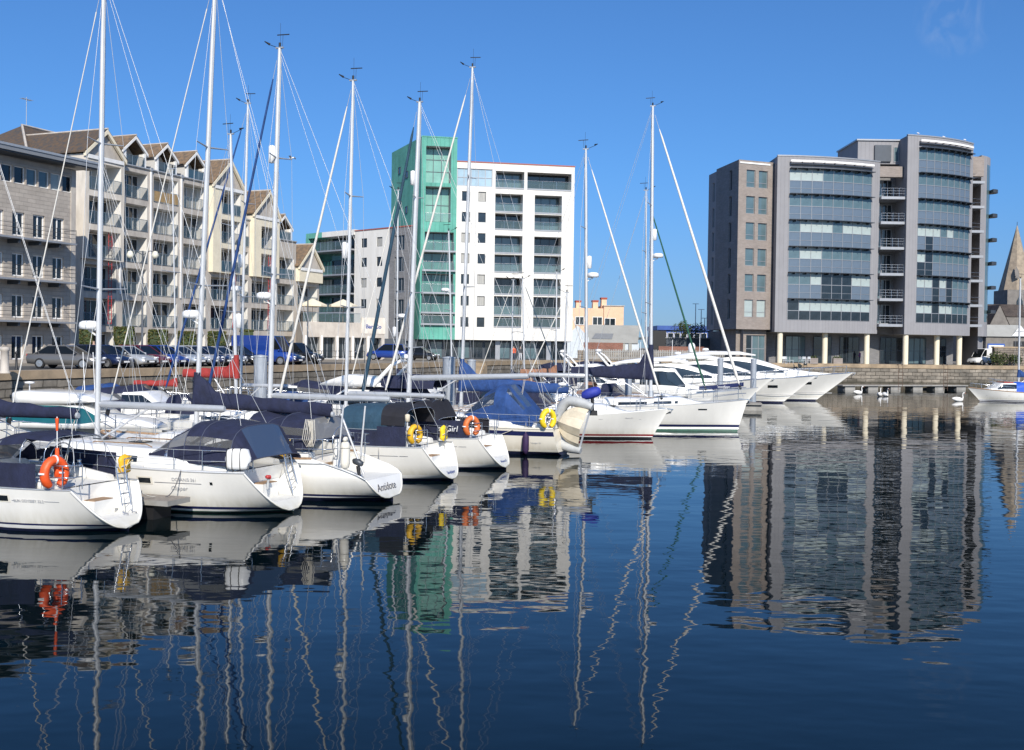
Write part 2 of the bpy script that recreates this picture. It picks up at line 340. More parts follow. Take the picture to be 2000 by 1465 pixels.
def dup(root, loc, rotz, label, group=None):
    def cp(o, par):
        c = o.copy(); COL.objects.link(c); c.parent = par
        for ch in list(o.children): cp(ch, c)
        return c
    r = cp(root, None); r.location = loc; r.rotation_euler = (0, 0, rotz); r['label'] = label
    if group: r['group'] = group
    return r
def text(body, size, mat, parent, name, mw, shear=0, bold=0):
    """flat lettering as a mesh; mw = 4x4 placing it in the parent's space"""
    cu = bpy.data.curves.new('lettering', 'FONT'); cu.body = body; cu.size = size; cu.shear = shear; cu.align_x = 'CENTER'
    cu.offset = bold; cu.extrude = .002
    t = bpy.data.objects.new('lettering', cu); COL.objects.link(t)
    me = bpy.data.meshes.new_from_object(t); bpy.data.objects.remove(t); bpy.data.curves.remove(cu)
    me.transform(mw); me.materials.clear(); me.materials.append(MATS[mat])
    return link(name, me, parent)
def holed(mb, x0, x1, z0, z1, holes, y, depth, m, mr=None):
    """wall in the plane y with rectangular openings and reveals going in by depth"""
    xs = sorted({x0, x1, *[h[0] for h in holes], *[h[1] for h in holes]}); zs = sorted({z0, z1, *[h[2] for h in holes], *[h[3] for h in holes]})
    xs = [x for x in xs if x0 <= x <= x1]; zs = [z for z in zs if z0 <= z <= z1]
    for i in range(len(xs)-1):
        run = None
        for j in range(len(zs)-1):
            cx, cz = (xs[i]+xs[i+1])/2, (zs[j]+zs[j+1])/2
            inside = any(h[0] < cx < h[1] and h[2] < cz < h[3] for h in holes)
            if not inside:
                if run is None: run = zs[j]
            if (inside or j == len(zs)-2) and run is not None:
                top = zs[j] if inside else zs[j+1]
                mb.quad((xs[i],y,run),(xs[i+1],y,run),(xs[i+1],y,top),(xs[i],y,top), m); run = None
    mr = mr or m
    for a, b, c, d in holes:
        e = y+depth
        mb.quad((a,y,c),(a,e,c),(a,e,d),(a,y,d), mr); mb.quad((b,y,c),(b,y,d),(b,e,d),(b,e,c), mr)
        mb.quad((a,y,d),(a,e,d),(b,e,d),(b,y,d), mr); mb.quad((a,y,c),(b,y,c),(b,e,c),(a,e,c), mr)
MC = {}
def window(par, xa, xb, y, za, zb, nx=1, nz=1, glass='window_dark', frame='white_trim', fw=.06, name='window', zsplit=None, rotz=None):
    """a pane with its own frame as a sub-part, facing -y of the parent"""
    w_, h_ = round(xb-xa, 2), round(zb-za, 2); key = (w_, h_, nx, nz, glass, frame, fw, tuple(zsplit) if zsplit else None)
    if key not in MC:
        g = MB().quad((0,0,0),(w_,0,0),(w_,0,h_),(0,0,h_), glass)
        f = MB(); t = .05
        f.box(0, fw, -t, -.003, 0, h_, frame); f.box(w_-fw, w_, -t, -.003, 0, h_, frame)
        f.box(fw, w_-fw, -t, -.003, 0, fw, frame); f.box(fw, w_-fw, -t, -.003, h_-fw, h_, frame)
        zz = zsplit if zsplit else [h_*k/nz for k in range(1, nz)]
        for k in range(1, nx): x = w_*k/nx; f.box(x-fw/2, x+fw/2, -t+.004, -.004, fw, h_-fw, frame)
        for z in zz:
            for k in range(nx): f.box(w_*k/nx+fw/2+.001, w_*(k+1)/nx-fw/2-.001, -t+.008, -.005, z-fw/2, z+fw/2, frame)
        t1, t2 = g.build(name), f.build('frame'); MC[key] = (t1.data, t2.data)
        bpy.data.objects.remove(t1); bpy.data.objects.remove(t2)
    g0, f0 = MC[key]
    o = link(name, g0, par, None, (xa, y, za), rotz)
    link('frame', f0, o)
    return o
# ================================================================== the setting
Q = 3.1                                   # quay level above the water
wa = MB().quad((-400,-60,0),(400,-60,0),(400,260,0),(-400,260,0),'water').build('water'); struct(wa)
# quay edge, left arm then the far arm
QE = [(-47.3,7),(-27.2,57),(-11.4,96),(1.0,127),(6.5,134.5),(58,139),(66,142),(140,150)]
gp = QE + [(1500,150),(1500,4000),(-1500,4000),(-1500,7)]
struct(MB().poly([(x,y,Q) for x,y in gp],'paving').build('quay_ground'))
def quay_wall(name, pts, label, m='quay_stone'):
    t = thing(name, label, 'wall', (*pts[0], 0)); b = MB(); c = MB(); o = Vector(pts[0])
    for p, q in zip(pts, pts[1:]):
        p = Vector(p)-o; q = Vector(q)-o; d = (q-p).normalized(); n = Vector((d.y, -d.x))*.03
        b.quad((p.x+n.x,p.y+n.y,-1.5),(q.x+n.x,q.y+n.y,-1.5),(q.x+n.x,q.y+n.y,Q-.42),(p.x+n.x,p.y+n.y,Q-.42), m)
        n = n.normalized()
        P = [(p+n*.1),(q+n*.1),(q-n*.75),(p-n*.75)]
        c.prism([(v.x,v.y) for v in P], Q-.42, Q+.06, 'coping')
    b.build('wall_face', t); c.build('coping', t); return t
quay_wall('quay_wall', QE[:5], 'long old stone quay wall below the row of parked cars')
quay_wall('quay_wall', QE[4:], 'stone quay wall under the grey office block with iron ladders')
# road strip of the car park
def along(P0, u, s, n=0): return (P0[0]+u[0]*s+u[1]*n, P0[1]+u[1]*s-u[0]*n)
UL = Vector((.3825,.924))
rp = [(-30,58),(-13,98),(-18,101),(-36,62)]
struct(MB().poly([(x,y,Q+.004) for x,y in rp],'asphalt').build('road'))
hp = MB(); N = 60
hr = [[],[]]
for i in range(N+1):
    a = i/N; x = 85+a*500; z = 10+20*math.sin(min(1,a*2.4)*1.5)*a**.3+2*math.sin(a*17)+1.5*math.sin(a*41)
    hr[0].append((x, 640, -2)); hr[1].append((x, 690, z))
hr.append([(x, 1100, z*.9) for x,y,z in hr[1]])
struct(hp.loft(hr,'hill',closed=False).build('hills'))

# ================================================================== tan stone building, far left
A = thing('stone_office_building','tan stone-clad building with thin railed balconies and overhanging flat roof at left edge','building',(-33.6,82.4,Q),math.atan2(.924,.3825))
holes = []; wins = []
XB = [-1.6-1.86*k for k in range(8)]
for fz, th in ((.3,1.75),(3.32,1.65),(6.3,1.65),(9.2,1.7)):
    for x in XB: holes.append((x-.55,x+.55,fz,fz+th)); wins.append((x-.55,x+.55,fz,fz+th,2))
at = []
for k in range(13): x = -.75-1.12*k; holes.append((x-.5,x+.5,12.95,14.2)); at.append((x-.5,x+.5,12.95,14.2,1))
b = MB(); holed(b,-16,0,0,14.75,holes,0,.28,'tan_stone')
b.quad((0,0,0),(0,12,0),(0,12,14.75),(0,0,14.75),'tan_stone'); b.quad((-16,0,0),(-16,0,14.75),(-16,12,14.75),(-16,12,0),'tan_stone')
b.box(-.42,.05,-.06,-.002,0,14.7,'concrete'); b.box(.06,.4,.3,1.0,0,14.4,'dark_metal')
b.build('wall',A)
for x0,x1,z0,z1,n in wins: window(A,x0,x1,.2,z0,z1,n,1,'window_dark','white_trim',.09)
for i,(x0,x1,z0,z1,n) in enumerate(at): window(A,x0,x1,.2,z0,z1,1,1,['window_dark','window_teal','blind'][(i*7)%5%3],'white_trim',.07)
MB().box(-17,1.3,-1.3,12.5,14.95,15.3,'roof_grey').box(-17,1.35,-1.36,-1.25,15.25,15.42,'alu_grey').box(-16.9,1.2,-1.2,0,14.86,14.94,'dark_metal').build('roof',A)
for fz in (3.1,6.08,9.0):
    MB().box(-16,-1.0,-1.25,-.002,fz-.13,fz,'grey_frame').build('balcony',A)
    r = MB()
    for h in (.35,.65,.95): r.tube([(-16,-1.2,fz+h),(-1.05,-1.2,fz+h)],.018,'dark_metal',4)
    for k in range(9): x = -1.05-1.86*k; r.tube([(x,-1.2,fz),(x,-1.2,fz+1)],.025,'dark_metal',4)
    r.tube([(-1.05,-1.2,fz+.95),(-1.05,0,fz+.95)],.018,'dark_metal',4); r.build('railing',A)
    for k in range(5): x = -2.5-1.86*k; MB().prism([(x-.08,-1.1),(x+.08,-1.1),(x+.08,-.01),(x-.08,-.01)],fz-.42,fz-.131,'dark_metal').build('bracket',A)

# ================================================================== cream gabled apartment terrace
B = thing('gabled_apartment_terrace','long cream apartment terrace with steep gables, slate dormers and recessed balconies','building',(-36.8,91.5,Q),math.atan2(.924,.3825))
E = [0,4.6,8.5,12.7,16.9,21.8,23.6,28.2,32.2,37]
TOP = [17.6,17.5,17.5,17.5,17.4,14.6,15.2,13.1,10.3]
PROJ = [.5,0,0,0,.55,0,.55,0,.5]
FL = [0,3.0,5.9,8.8,11.7,14.6]
wl = MB(); bw = MB()
rnd = random.Random(3)
def barge(mb, x0, x1, xa, ze, za, y0, y1, m, w_=.3):
    for xs in (x0, x1):
        mb.loft([[(xs,y0,ze-w_),(xs,y1,ze-w_),(xs,y1,ze+.02),(xs,y0,ze+.02)],[(xa,y0,za-w_),(xa,y1,za-w_),(xa,y1,za+.02),(xa,y0,za+.02)]],m,smooth=False)
BALC = []; BD = 1.15
for i in range(9):
    x0, x1, top, pj = E[i], E[i+1], TOP[i], PROJ[i]; hs = []
    for k, fz in enumerate(FL):
        cz = min((FL[k+1] if k < 5 else 17.5)-.5, top-.45)
        if cz-fz < 1.6: continue
        a, c = x0+.42, x1-.42
        if pj and k >= 3 and i != 0: a, c = x0+1.3, x1-.6
        hs.append((a, c, fz+.06, cz))
        if i == 5 and x1-x0 < 2: a, c = x0+.25, x1-.25; hs[-1] = (a,c,fz+.06,cz)
        BALC.append((i,k,a,c,fz,cz,-pj if k>=3 else 0))
    up = [h for h in hs if h[2] > 8.5]; lo = [h for h in hs if h[2] < 8.5]
    m = 'warm_cream' if pj and i not in (0,) else 'concrete'
    if i == 0: m = 'cream_render'
    if pj:
        if lo: holed(wl,x0,x1,0,8.72,lo,0,BD,'concrete','white_render')
        holed(wl,x0,x1,8.72,top,up,-pj,BD+pj,m,'white_render')
        for xs in (x0,x1): wl.quad((xs,-pj,8.72),(xs,0,8.72),(xs,0,top),(xs,-pj,top),m)
        wl.quad((x0,-pj,8.72),(x1,-pj,8.72),(x1,0,8.72),(x0,0,8.72),m)
    else: holed(wl,x0,x1,0,top,hs,0,BD,'concrete','white_render')
    bw.quad((x0,BD,0),(x1,BD,0),(x1,BD,top),(x0,BD,top),'cream_render')
    bw.quad((x0,12,0),(x0,12,top),(x1,12,top),(x1,12,0),'cream_render')
    if i < 8 and TOP[i+1] < top: wl.quad((x1,-.0,TOP[i+1]-.5),(x1,12,TOP[i+1]-.5),(x1,12,top),(x1,0,top),'cream_render')
    if i > 0 and TOP[i-1] < top: wl.quad((x0,0,TOP[i-1]-.5),(x0,12,TOP[i-1]-.5),(x0,12,top),(x0,0,top),'cream_render')
wl.quad((0,0,0),(0,12,0),(0,12,17.6),(0,0,17.6),'cream_render'); wl.quad((37,0,0),(37,12,0),(37,12,10.3),(37,0,10.3),'cream_render')
wl.build('wall',B); bw.build('inner_wall',B)
# vertical white rain pipes between bays
for x,zt in ((4.62,17.4),(8.5,17.4),(12.7,17.4),(28.25,12.9)):
    MB().box(x-.07,x+.07,-.13,-.01,5.9,zt,'white_trim').box(x-.15,x+.15,-.2,-.012,zt,zt+.3,'alu_grey').build('downpipe',B)
gm = {}
for i,k,a,c,fz,cz,yy in BALC:
    g = ['window_dark','window_dark','window_dark','curtain','window_dark'][rnd.randrange(5)]
    wd = c-a; dx = .04 if rnd.random() < .6 else wd*.22; zt_ = min(cz-.12,fz+2.32)
    window(B,round(a+dx,2),round(c-.04,2),BD-.04,fz+.1,zt_,4 if wd > 2.5 else 2,1,g,'white_trim',.06)
    if k == 0 and i not in (7,8): continue
    r = MB(); y = yy-.05; z0 = fz+.1
    r.tube([(a,y,fz+1.12),(c,y,fz+1.12)],.03,'steel_blue',4); r.tube([(a,y,z0),(c,y,z0)],.03,'steel_blue',4)
    n = max(2, round(wd/.9))
    for q in range(n+1): x = a+wd*q/n; r.tube([(x,y,z0),(x,y,fz+1.12)],.025,'steel_blue',4)
    ro = r.build('railing',B)
    MB().quad((a,y,z0),(c,y,z0),(c,y,fz+1.08),(a,y,fz+1.08),'timber_panel' if (i==2 and k in (3,4,5,2) and rnd.random()<.6) else 'rail_glass').build('glass_panel',ro)
# gables
for i,ap in ((0,2.4),(4,19.6),(6,26.3),(8,34.7)):
    x0,x1,top,pj = E[i],E[i+1],TOP[i],PROJ[i]; pk = {0:20.0,4:20.2,6:18.0,8:13.0}[i]; y0 = -pj-.15; dp = 9 if i in (0,) else 7
    g = MB(); barge(g,x0-.15,x1+.15,ap,top+.1,pk,y0,y0+.25,'warm_cream',.34)
    if i == 0: g.add([(x0,-pj+.22,top),(x1,-pj+.22,top),(ap,-pj+.22,pk-.2)],[(0,1,2)],'concrete')
    else: g.add([(x0,-pj+.22,top),(x1,-pj+.22,top),(ap,-pj+.22,pk-.2)],[(0,1,2)],'concrete')
    g.box(x0+.2,x1-.2,-pj-.1,-pj-.01,top-.35,top-.02,'white_trim')
    g.build('gable',B)
    r = MB(); yb = dp
    for xs in (x0-.25, x1+.25):
        r.loft([[(xs,y0+.05,top+.06),(xs,yb,top+.06),(xs,yb,top+.2),(xs,y0+.05,top+.2)],[(ap,y0+.05,pk-.02),(ap,yb,pk-.02),(ap,yb,pk+.12),(ap,y0+.05,pk+.12)]],'lichen_slate' if i==0 else 'lichen_tile',smooth=False)
    r.tube([(ap,y0,pk+.1),(ap,yb,pk+.1)],.1,'concrete',5)
    rr = r.build('roof',B)
# long roofs behind parapets
r = MB()
for x0,x1,z in ((4.6,16.9,17.5),(21.8,23.6,14.6),(28.2,32.2,13.1)):
    r.add([(x0,.5,z+.02),(x1,.5,z+.02),(x1,5.5,z+3.0),(x0,5.5,z+3.0),(x0,11,z+.02),(x1,11,z+.02)],[(0,1,2,3),(3,2,5,4),(0,3,4),(1,5,2)],'slate')
    r.tube([(x0,-.06,z+.02),(x1,-.06,z+.02)],.09,'alu_grey',6)
r.add([(-1,5,17.7),(15,5,17.7),(15,16,17.7),(-1,16,17.7),(3.5,10.5,21.3),(11,10.5,21.3)],[(0,1,5,4),(1,2,5),(2,3,4,5),(3,0,4)],'lichen_slate')
r.tube([(-1,5,17.75),(3.5,10.5,21.35),(11,10.5,21.35)],.13,'concrete',6)
r.build('roof',B)
MB().box(-1,14,5.1,15.9,12,17.68,'cream_render').build('rear_wing',B)
# dormers
for xc,z in ((6.5,17.5),(10.7,17.5),(14.9,17.5),(29.9,13.1)):
    d = MB(); h = 1.35; pk = 2.75; w2 = 1.35
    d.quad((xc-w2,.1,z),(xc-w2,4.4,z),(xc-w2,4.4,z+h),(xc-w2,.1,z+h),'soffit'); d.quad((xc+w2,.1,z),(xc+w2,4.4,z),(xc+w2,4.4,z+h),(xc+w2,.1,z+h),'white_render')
    d.quad((xc-w2,1.5,z),(xc+w2,1.5,z),(xc+w2,1.5,z+h),(xc-w2,1.5,z+h),'cream_render'); d.add([(xc-w2,1.5,z+h),(xc+w2,1.5,z+h),(xc,1.5,z+pk-.1)],[(0,1,2)],'cream_render')
    d.box(xc-w2-.05,xc-w2+.2,0,.2,z,z+h,'white_trim'); d.box(xc+w2-.2,xc+w2+.05,0,.2,z,z+h,'white_trim')
    barge(d,xc-w2-.25,xc+w2+.25,xc,z+h,z+pk,-.1,.1,'white_trim',.26)
    do = d.build('dormer',B)
    r = MB()
    for xs in (xc-w2-.3,xc+w2+.3):
        r.loft([[(xs,-.05,z+h-.04),(xs,5,z+h-.04),(xs,5,z+h+.1),(xs,-.05,z+h+.1)],[(xc,-.05,z+pk+.02),(xc,5,z+pk+.02),(xc,5,z+pk+.16),(xc,-.05,z+pk+.16)]],'lichen_tile',smooth=False)
    r.tube([(xc,-.1,z+pk+.12),(xc,5,z+pk+.12)],.09,'concrete',5); r.build('dormer_roof',do)
    window(B,xc-.8,xc+.6,1.46,z+.05,z+1.5,2,1,'window_dark','white_trim',.08)
    rl = MB(); rl.tube([(xc-w2+.2,-.02,z+.95),(xc+w2-.2,-.02,z+.95)],.03,'steel_blue',4)
    for q in range(4): x = xc-w2+.2+(2*w2-.4)*q/3; rl.tube([(x,-.02,z),(x,-.02,z+.95)],.025,'steel_blue',4)
    ro = rl.build('railing',B); MB().quad((xc-w2+.2,-.02,z+.05),(xc+w2-.2,-.02,z+.05),(xc+w2-.2,-.02,z+.9),(xc-w2+.2,-.02,z+.9),'rail_glass').build('glass_panel',ro)
# red escape ladders on three gable bays, aerials
for x,z0,z1 in ((3.1,3.2,11.6),(20.6,3.2,11.5),(26.7,3.2,11.3)):
    l = MB()
    for dx in (-.2,.2): l.tube([(x+dx,-.35,z0),(x+dx,-.35,z1)],.035,'red_oxide',4)
    for q in range(int((z1-z0)/.4)): l.tube([(x-.2,-.35,z0+.4*q),(x+.2,-.35,z0+.4*q)],.025,'red_oxide',4)
    l.build('escape_ladder',B)
ae = MB(); ae.tube([(4,10.5,21.3),(4,10.5,24)],.04,'alu_grey',4); ae.tube([(3.4,10.5,23.8),(4.6,10.5,23.8)],.03,'alu_grey',4)
for q in range(5): ae.tube([(3.5+.25*q,10.2,23.8),(3.5+.25*q,10.8,23.8)],.02,'alu_grey',4)
ae.build('aerial',B)

# ================================================================== low cream arcade with terrace
D = thing('arcade_pavilion','low cream arcade with white columns and roof terrace next to the gabled terrace','building',(-22.9,117.5,Q),rad(22))
hs = [(.5+1.75*k,1.85+1.75*k,.05,2.45) for k in range(5)]
d = MB(); holed(d,0,9.2,0,4.1,hs,0,1.2,'concrete','white_render'); d.quad((9.2,0,0),(9.2,6,0),(9.2,6,4.1),(9.2,0,4.1),'concrete'); d.quad((0,0,0),(0,6,0),(0,6,4.1),(0,0,4.1),'concrete')
d.quad((0,0,4.1),(9.2,0,4.1),(9.2,8,4.1),(0,8,4.1),'concrete'); d.box(6.5,9.25,-.05,.2,2.9,4.7,'cream_render'); d.build('wall',D)
for a,b_,c,e in hs:
    window(D,a,b_,1.15,c,e,2,1,'window_dark','grey_frame',.06); 
    MB().box(a-.28,a-.06,-.09,-.01,0,2.6,'white_trim').build('column',D)
rl = MB(); rl.tube([(0,-.02,5.1),(6.4,-.02,5.1)],.03,'steel_blue',4)
for q in range(8): rl.tube([(.8*q+.05,-.02,4.1),(.8*q+.05,-.02,5.1)],.025,'steel_blue',4)
ro = rl.build('railing',D); MB().quad((0,-.02,4.15),(6.4,-.02,4.15),(6.4,-.02,5.05),(0,-.02,5.05),'rail_glass_clear').build('glass_panel',ro)
text('Bar Co',.62,'ink_blue',D,'lettering',Matrix.Translation((7.9,-.06,3.5))@Matrix.Rotation(PI/2,4,'X'),bold=.02)
def parasol(x,y,z,r,label):
    t = thing('parasol',label,'parasol',(x,y,z),0,'cream parasols on the cafe terrace')
    MB().tube([(0,0,0),(0,0,2.5)],.03,'teak',6).build('pole',t)
    c = MB(); n = 8; rings = [[(rr*math.cos(2*PI*k/n),rr*math.sin(2*PI*k/n),zz) for k in range(n)] for rr,zz in ((r,1.75),(r,1.95),(r*.5,2.3),(.05,2.62))]
    c.loft(rings,'warm_cream',caps=(False,True),smooth=False); c.build('canopy',t)
p = Matrix.Translation(D.location)@Matrix.Rotation(rad(22),4,'Z')
for lx,ly,lab in ((1.5,2.2,'cream parasol on the arcade terrace, the one nearer the gabled terrace'),(4.8,1.6,'cream parasol on the arcade terrace, the one nearer the lettered wall')):
    v = p@Vector((lx,ly,4.1)); parasol(v.x,v.y,v.z,1.6,lab)

# ================================================================== white apartment block with green copper tower
CR = math.atan2(1,5.2)
C = thing('white_apartment_block','large white rendered apartment block with a green copper stair tower and dark balcony recesses','building',(0,137,Q),CR)
def pxc(px):                               # pixel -> x along the front of block C
    k = (px-1000)/F; u = (math.cos(CR), math.sin(CR)); return k*137/(u[0]-k*u[1])
def zc(y, px=1000): return (675+.014*(px-1000)-y)/15.33+1.8
X0, X1 = pxc(887), pxc(1117)
hs = []; W = []; REC = []
c1 = (pxc(963),pxc(1017)); c2 = (pxc(1040),pxc(1093)); t1 = (pxc(963),pxc(1019)); t2 = (pxc(1025),pxc(1111))
rows = [(380,416),(418,450),(461,496),(498,533),(543,576),(579,617),(619,640)]
for (a,b_) in (t1,t2): REC.append((a,b_,zc(370),zc(336)))
for (ya,yb) in rows:
    for (a,b_) in (c1,c2): REC.append((a,b_,zc(yb),zc(ya)))
hs += [(a,b_,c,d_) for a,b_,c,d_ in REC]
SW = []
for y in (388,428,468,508,548,590,631):
    for a,b_ in ((898,914),(930,945)): SW.append((pxc(a),pxc(b_),zc(y+9),zc(y-10)))
TW = (pxc(888),pxc(957),zc(368),zc(334))
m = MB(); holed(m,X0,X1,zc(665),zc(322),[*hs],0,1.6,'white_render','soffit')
# small windows are cut through the same wall
m = MB(); allh = hs+SW+[TW]
holed(m,X0,X1,zc(665),zc(322),allh,0,.22,'white_render')
for a,b_,c,d_ in REC:
    for xs in (a,b_): m.quad((xs,.22,c),(xs,1.8,c),(xs,1.8,d_),(xs,.22,d_),'white_render')
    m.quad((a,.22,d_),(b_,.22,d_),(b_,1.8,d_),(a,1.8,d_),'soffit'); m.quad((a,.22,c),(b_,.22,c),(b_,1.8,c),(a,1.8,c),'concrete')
m.quad((X1,0,zc(665)),(X1,14,zc(665)),(X1,14,zc(322)),(X1,0,zc(322)),'white_render')
m.quad((X0,14,zc(665)),(X1,14,zc(665)),(X1,14,zc(322)),(X0,14,zc(322)),'white_render')
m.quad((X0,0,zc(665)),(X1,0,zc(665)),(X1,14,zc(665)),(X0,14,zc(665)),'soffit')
m.build('wall',C)
MB().box(X0,X1+.05,-.06,14.05,zc(322),zc(322)+.14,'red_trim').build('parapet_cap',C)
for q,(a,b_,c,d_) in enumerate(SW): window(C,a,b_,.16,c,d_,1,1,['window_dark','curtain','window_dark','window_dark','curtain'][q%5],'dark_metal',.06)
window(C,*TW[:2],.16,*TW[2:],5,2,'window_sky','grey_frame',.09)
rnd = random.Random(11)
for q,(a,b_,c,d_) in enumerate(REC):
    window(C,a+.02,b_-.02,1.75,c+.02,d_-.02,3,1,['window_teal','window_dark','window_teal'][q%3],'dark_metal',.07)
    MB().box(a,b_,-.05,.1,c-.02,c+.16,'grey_frame').build('slab_edge',C)
    r = MB(); r.tube([(a,.03,c+1.15),(b_,.03,c+1.15)],.025,'steel',4)
    for k in range(4): x = a+.05+(b_-a-.1)*k/3; r.tube([(x,.03,c+.1),(x,.03,c+1.15)],.025,'steel',4)
    ro = r.build('railing',C); MB().quad((a,.03,c+.18),(b_,.03,c+.18),(b_,.03,c+1.1),(a,.03,c+1.1),'rail_glass_clear').build('glass_panel',ro)
# shopfronts under the overhang
sf = MB(); sf.quad((pxc(700),1.5,0),(X1-.3,1.5,0),(X1-.3,1.5,zc(665)),(pxc(700),1.5,zc(665)),'dark_metal')
sf.quad((X1-.3,1.5,0),(X1-.3,13,0),(X1-.3,13,zc(665)),(X1-.3,1.5,zc(665)),'dark_metal'); sf.build('shopfront',C)
x = pxc(815); q = 0
while x < X1-2.0:
    window(C,round(x,2),round(x+1.55,2),1.44,.1,2.2,2,1,['window_dark','window_teal','window_dark','window_teal','window_dark'][q%5],'dark_metal',.06); x += 1.75; q += 1
for px_ in (1074,974): x = pxc(px_); MB().box(x-.3,x+.3,.9,1.4,0,zc(665),'grey_frame').build('pier',C)
# tower: front frame and slanted left side
XL, XR = pxc(818), pxc(887); ZT = zc(276,850); ZB = zc(663,850)
t = MB()
sl = Vector((-.44,1)).normalized(); cs,sn = math.cos(-CR),math.sin(-CR); sv = (sl.x*cs-sl.y*sn, sl.x*sn+sl.y*cs)
LX, LY = XL+sv[0]*12.4, sv[1]*12.4; ZLB = zc(446,780)
th = [(XL+.55,XR-.75,zc(365),zc(295)),(XL+.55,XR-.75,zc(440),zc(372)),(XL+.5,XR-.3,zc(496),zc(459)),(XL+.3,XR-.3,zc(533),zc(498)),(XL+.2,XR-.3,zc(576),zc(539)),(XL+.2,XR-.3,zc(614),zc(579)),(XL+.2,XR-.3,zc(636),zc(617))]
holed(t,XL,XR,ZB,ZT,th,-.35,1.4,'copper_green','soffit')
t.quad((XL,-.35,ZB),(LX,LY,ZB),(LX,LY,ZT),(XL,-.35,ZT),'copper_green')
t.quad((XR,-.35,ZB),(XR,8,ZB),(XR,8,ZT),(XR,-.35,ZT),'copper_green')
t.poly([(XL,-.35,ZT),(XR,-.35,ZT),(XR,8,ZT),(LX+8,LY,ZT),(LX,LY,ZT)],'roof_grey')
t.quad((LX,LY,ZB),(LX+8,LY,ZB),(LX+8,LY,ZT),(LX,LY,ZT),'copper_green')
t.box(XL-.05,XR+.05,-.4,-.3,ZT-.02,ZT+.12,'copper_green'); t.build('copper_tower',C)
for q,(a,b_,c,d_) in enumerate(th):
    window(C,a+.02,b_-.02,.98,c+.02,d_-.02,3,[3,2,1,1,1,1,1][q],'window_mint' if q < 2 else 'window_green','dark_metal',.08)
    if q: 
        if q >= 2: MB().box(a-.1,b_+.25,-.75,-.36,c-.12,c+.1,'grey_frame').build('slab_edge',C)
        r = MB(); y = -.4 if q < 2 else -.7; r.tube([(a,y,c+1.1),(b_,y,c+1.1)],.025,'steel',4)
        for k in range(4): xx = a+(b_-a)*k/3; r.tube([(xx,y,c+.1),(xx,y,c+1.1)],.025,'steel',4)
        ro = r.build('railing',C); MB().quad((a,y,c+.15),(b_,y,c+.15),(b_,y,c+1.05),(a,y,c+1.05),'rail_glass_clear').build('glass_panel',ro)
for (z,f) in ((zc(330),.75),(zc(345),.5),(zc(352),.3),(zc(400),.72),(zc(415),.5)):
    p0 = Vector((XL+sv[0]*12.4*f, -.35+(LY+.35)*f, z)); ang = math.atan2(-sv[1],-sv[0])
    o = window(C,0,1.0,0,0,.9,1,1,'window_dark','dark_metal',.06); o.location = (p0.x+sv[1]*-.03, p0.y+sv[0]*.03-.03, z); o.rotation_euler = (0,0,ang)
# C2: lower wing running back to the left
W2 = thing('white_apartment_wing','lower white apartment wing with small square windows left of the green tower','building',(-13.3,135.6,Q),math.atan2(-1,1.13))
def pxw(px):
    k = (px-1000)/F; a = math.atan2(-1,1.13); u = (math.cos(a),math.sin(a)); return (k*135.6+13.3)/(u[0]-k*u[1])
def zw(y,px):
    s = pxw(px); Y = 135.6+s*math.sin(math.atan2(-1,1.13)); return (675+.014*(px-1000)-y)/(F/Y)+1.8
xa,xb,xc_ = pxw(690),pxw(758),pxw(802); ZT2 = zw(446,760); ZB2 = zw(665,740)
hw = []
for y in (474,512,552,593,632):
    for p1,p2 in ((703,714),(733,744)): hw.append((pxw(p1),pxw(p2),zw(y+9,720),zw(y-9,720)))
hb = []
for y in (475,517,558,600,636): hb.append((pxw(768),pxw(787),zw(y+14,778),zw(y-15,778)))
wm = MB(); holed(wm,xa,xb,ZB2,ZT2,hw,0,.2,'white_render'); holed(wm,xb,xc_,ZB2,ZT2,hb,-.01,.25,'grey_brick')
wm.quad((xa,0,ZB2),(xb,0,ZB2),(xb,10,ZB2),(xa,10,ZB2),'soffit'); wm.quad((xa,10,ZB2),(xc_,10,ZB2),(xc_,10,ZT2),(xa,10,ZT2),'white_render')
wm.quad((xa,0,ZT2),(xc_,0,ZT2),(xc_,10,ZT2),(xa,10,ZT2),'roof_grey'); wm.build('wall',W2)
MB().box(xa-6.5,xc_,-.08,.3,ZT2+.002,ZT2+.14,'red_trim').build('parapet_cap',W2)
for q,h in enumerate(hw): window(W2,h[0],h[1],.15,h[2],h[3],1,1,['window_dark','curtain','window_dark'][q%3],'dark_metal',.06)
for h in hb: window(W2,h[0],h[1],.2,h[2],h[3],3,1,'window_dark','grey_frame',.07)
gs = MB(); gs.quad((xa,1.6,0),(xc_,1.6,0),(xc_,1.6,ZB2),(xa,1.6,ZB2),'dark_metal'); gs.box(xb-1.2,xb+1.5,.9,1.5,0,ZB2,'grey_brick'); gs.build('ground_floor',W2)
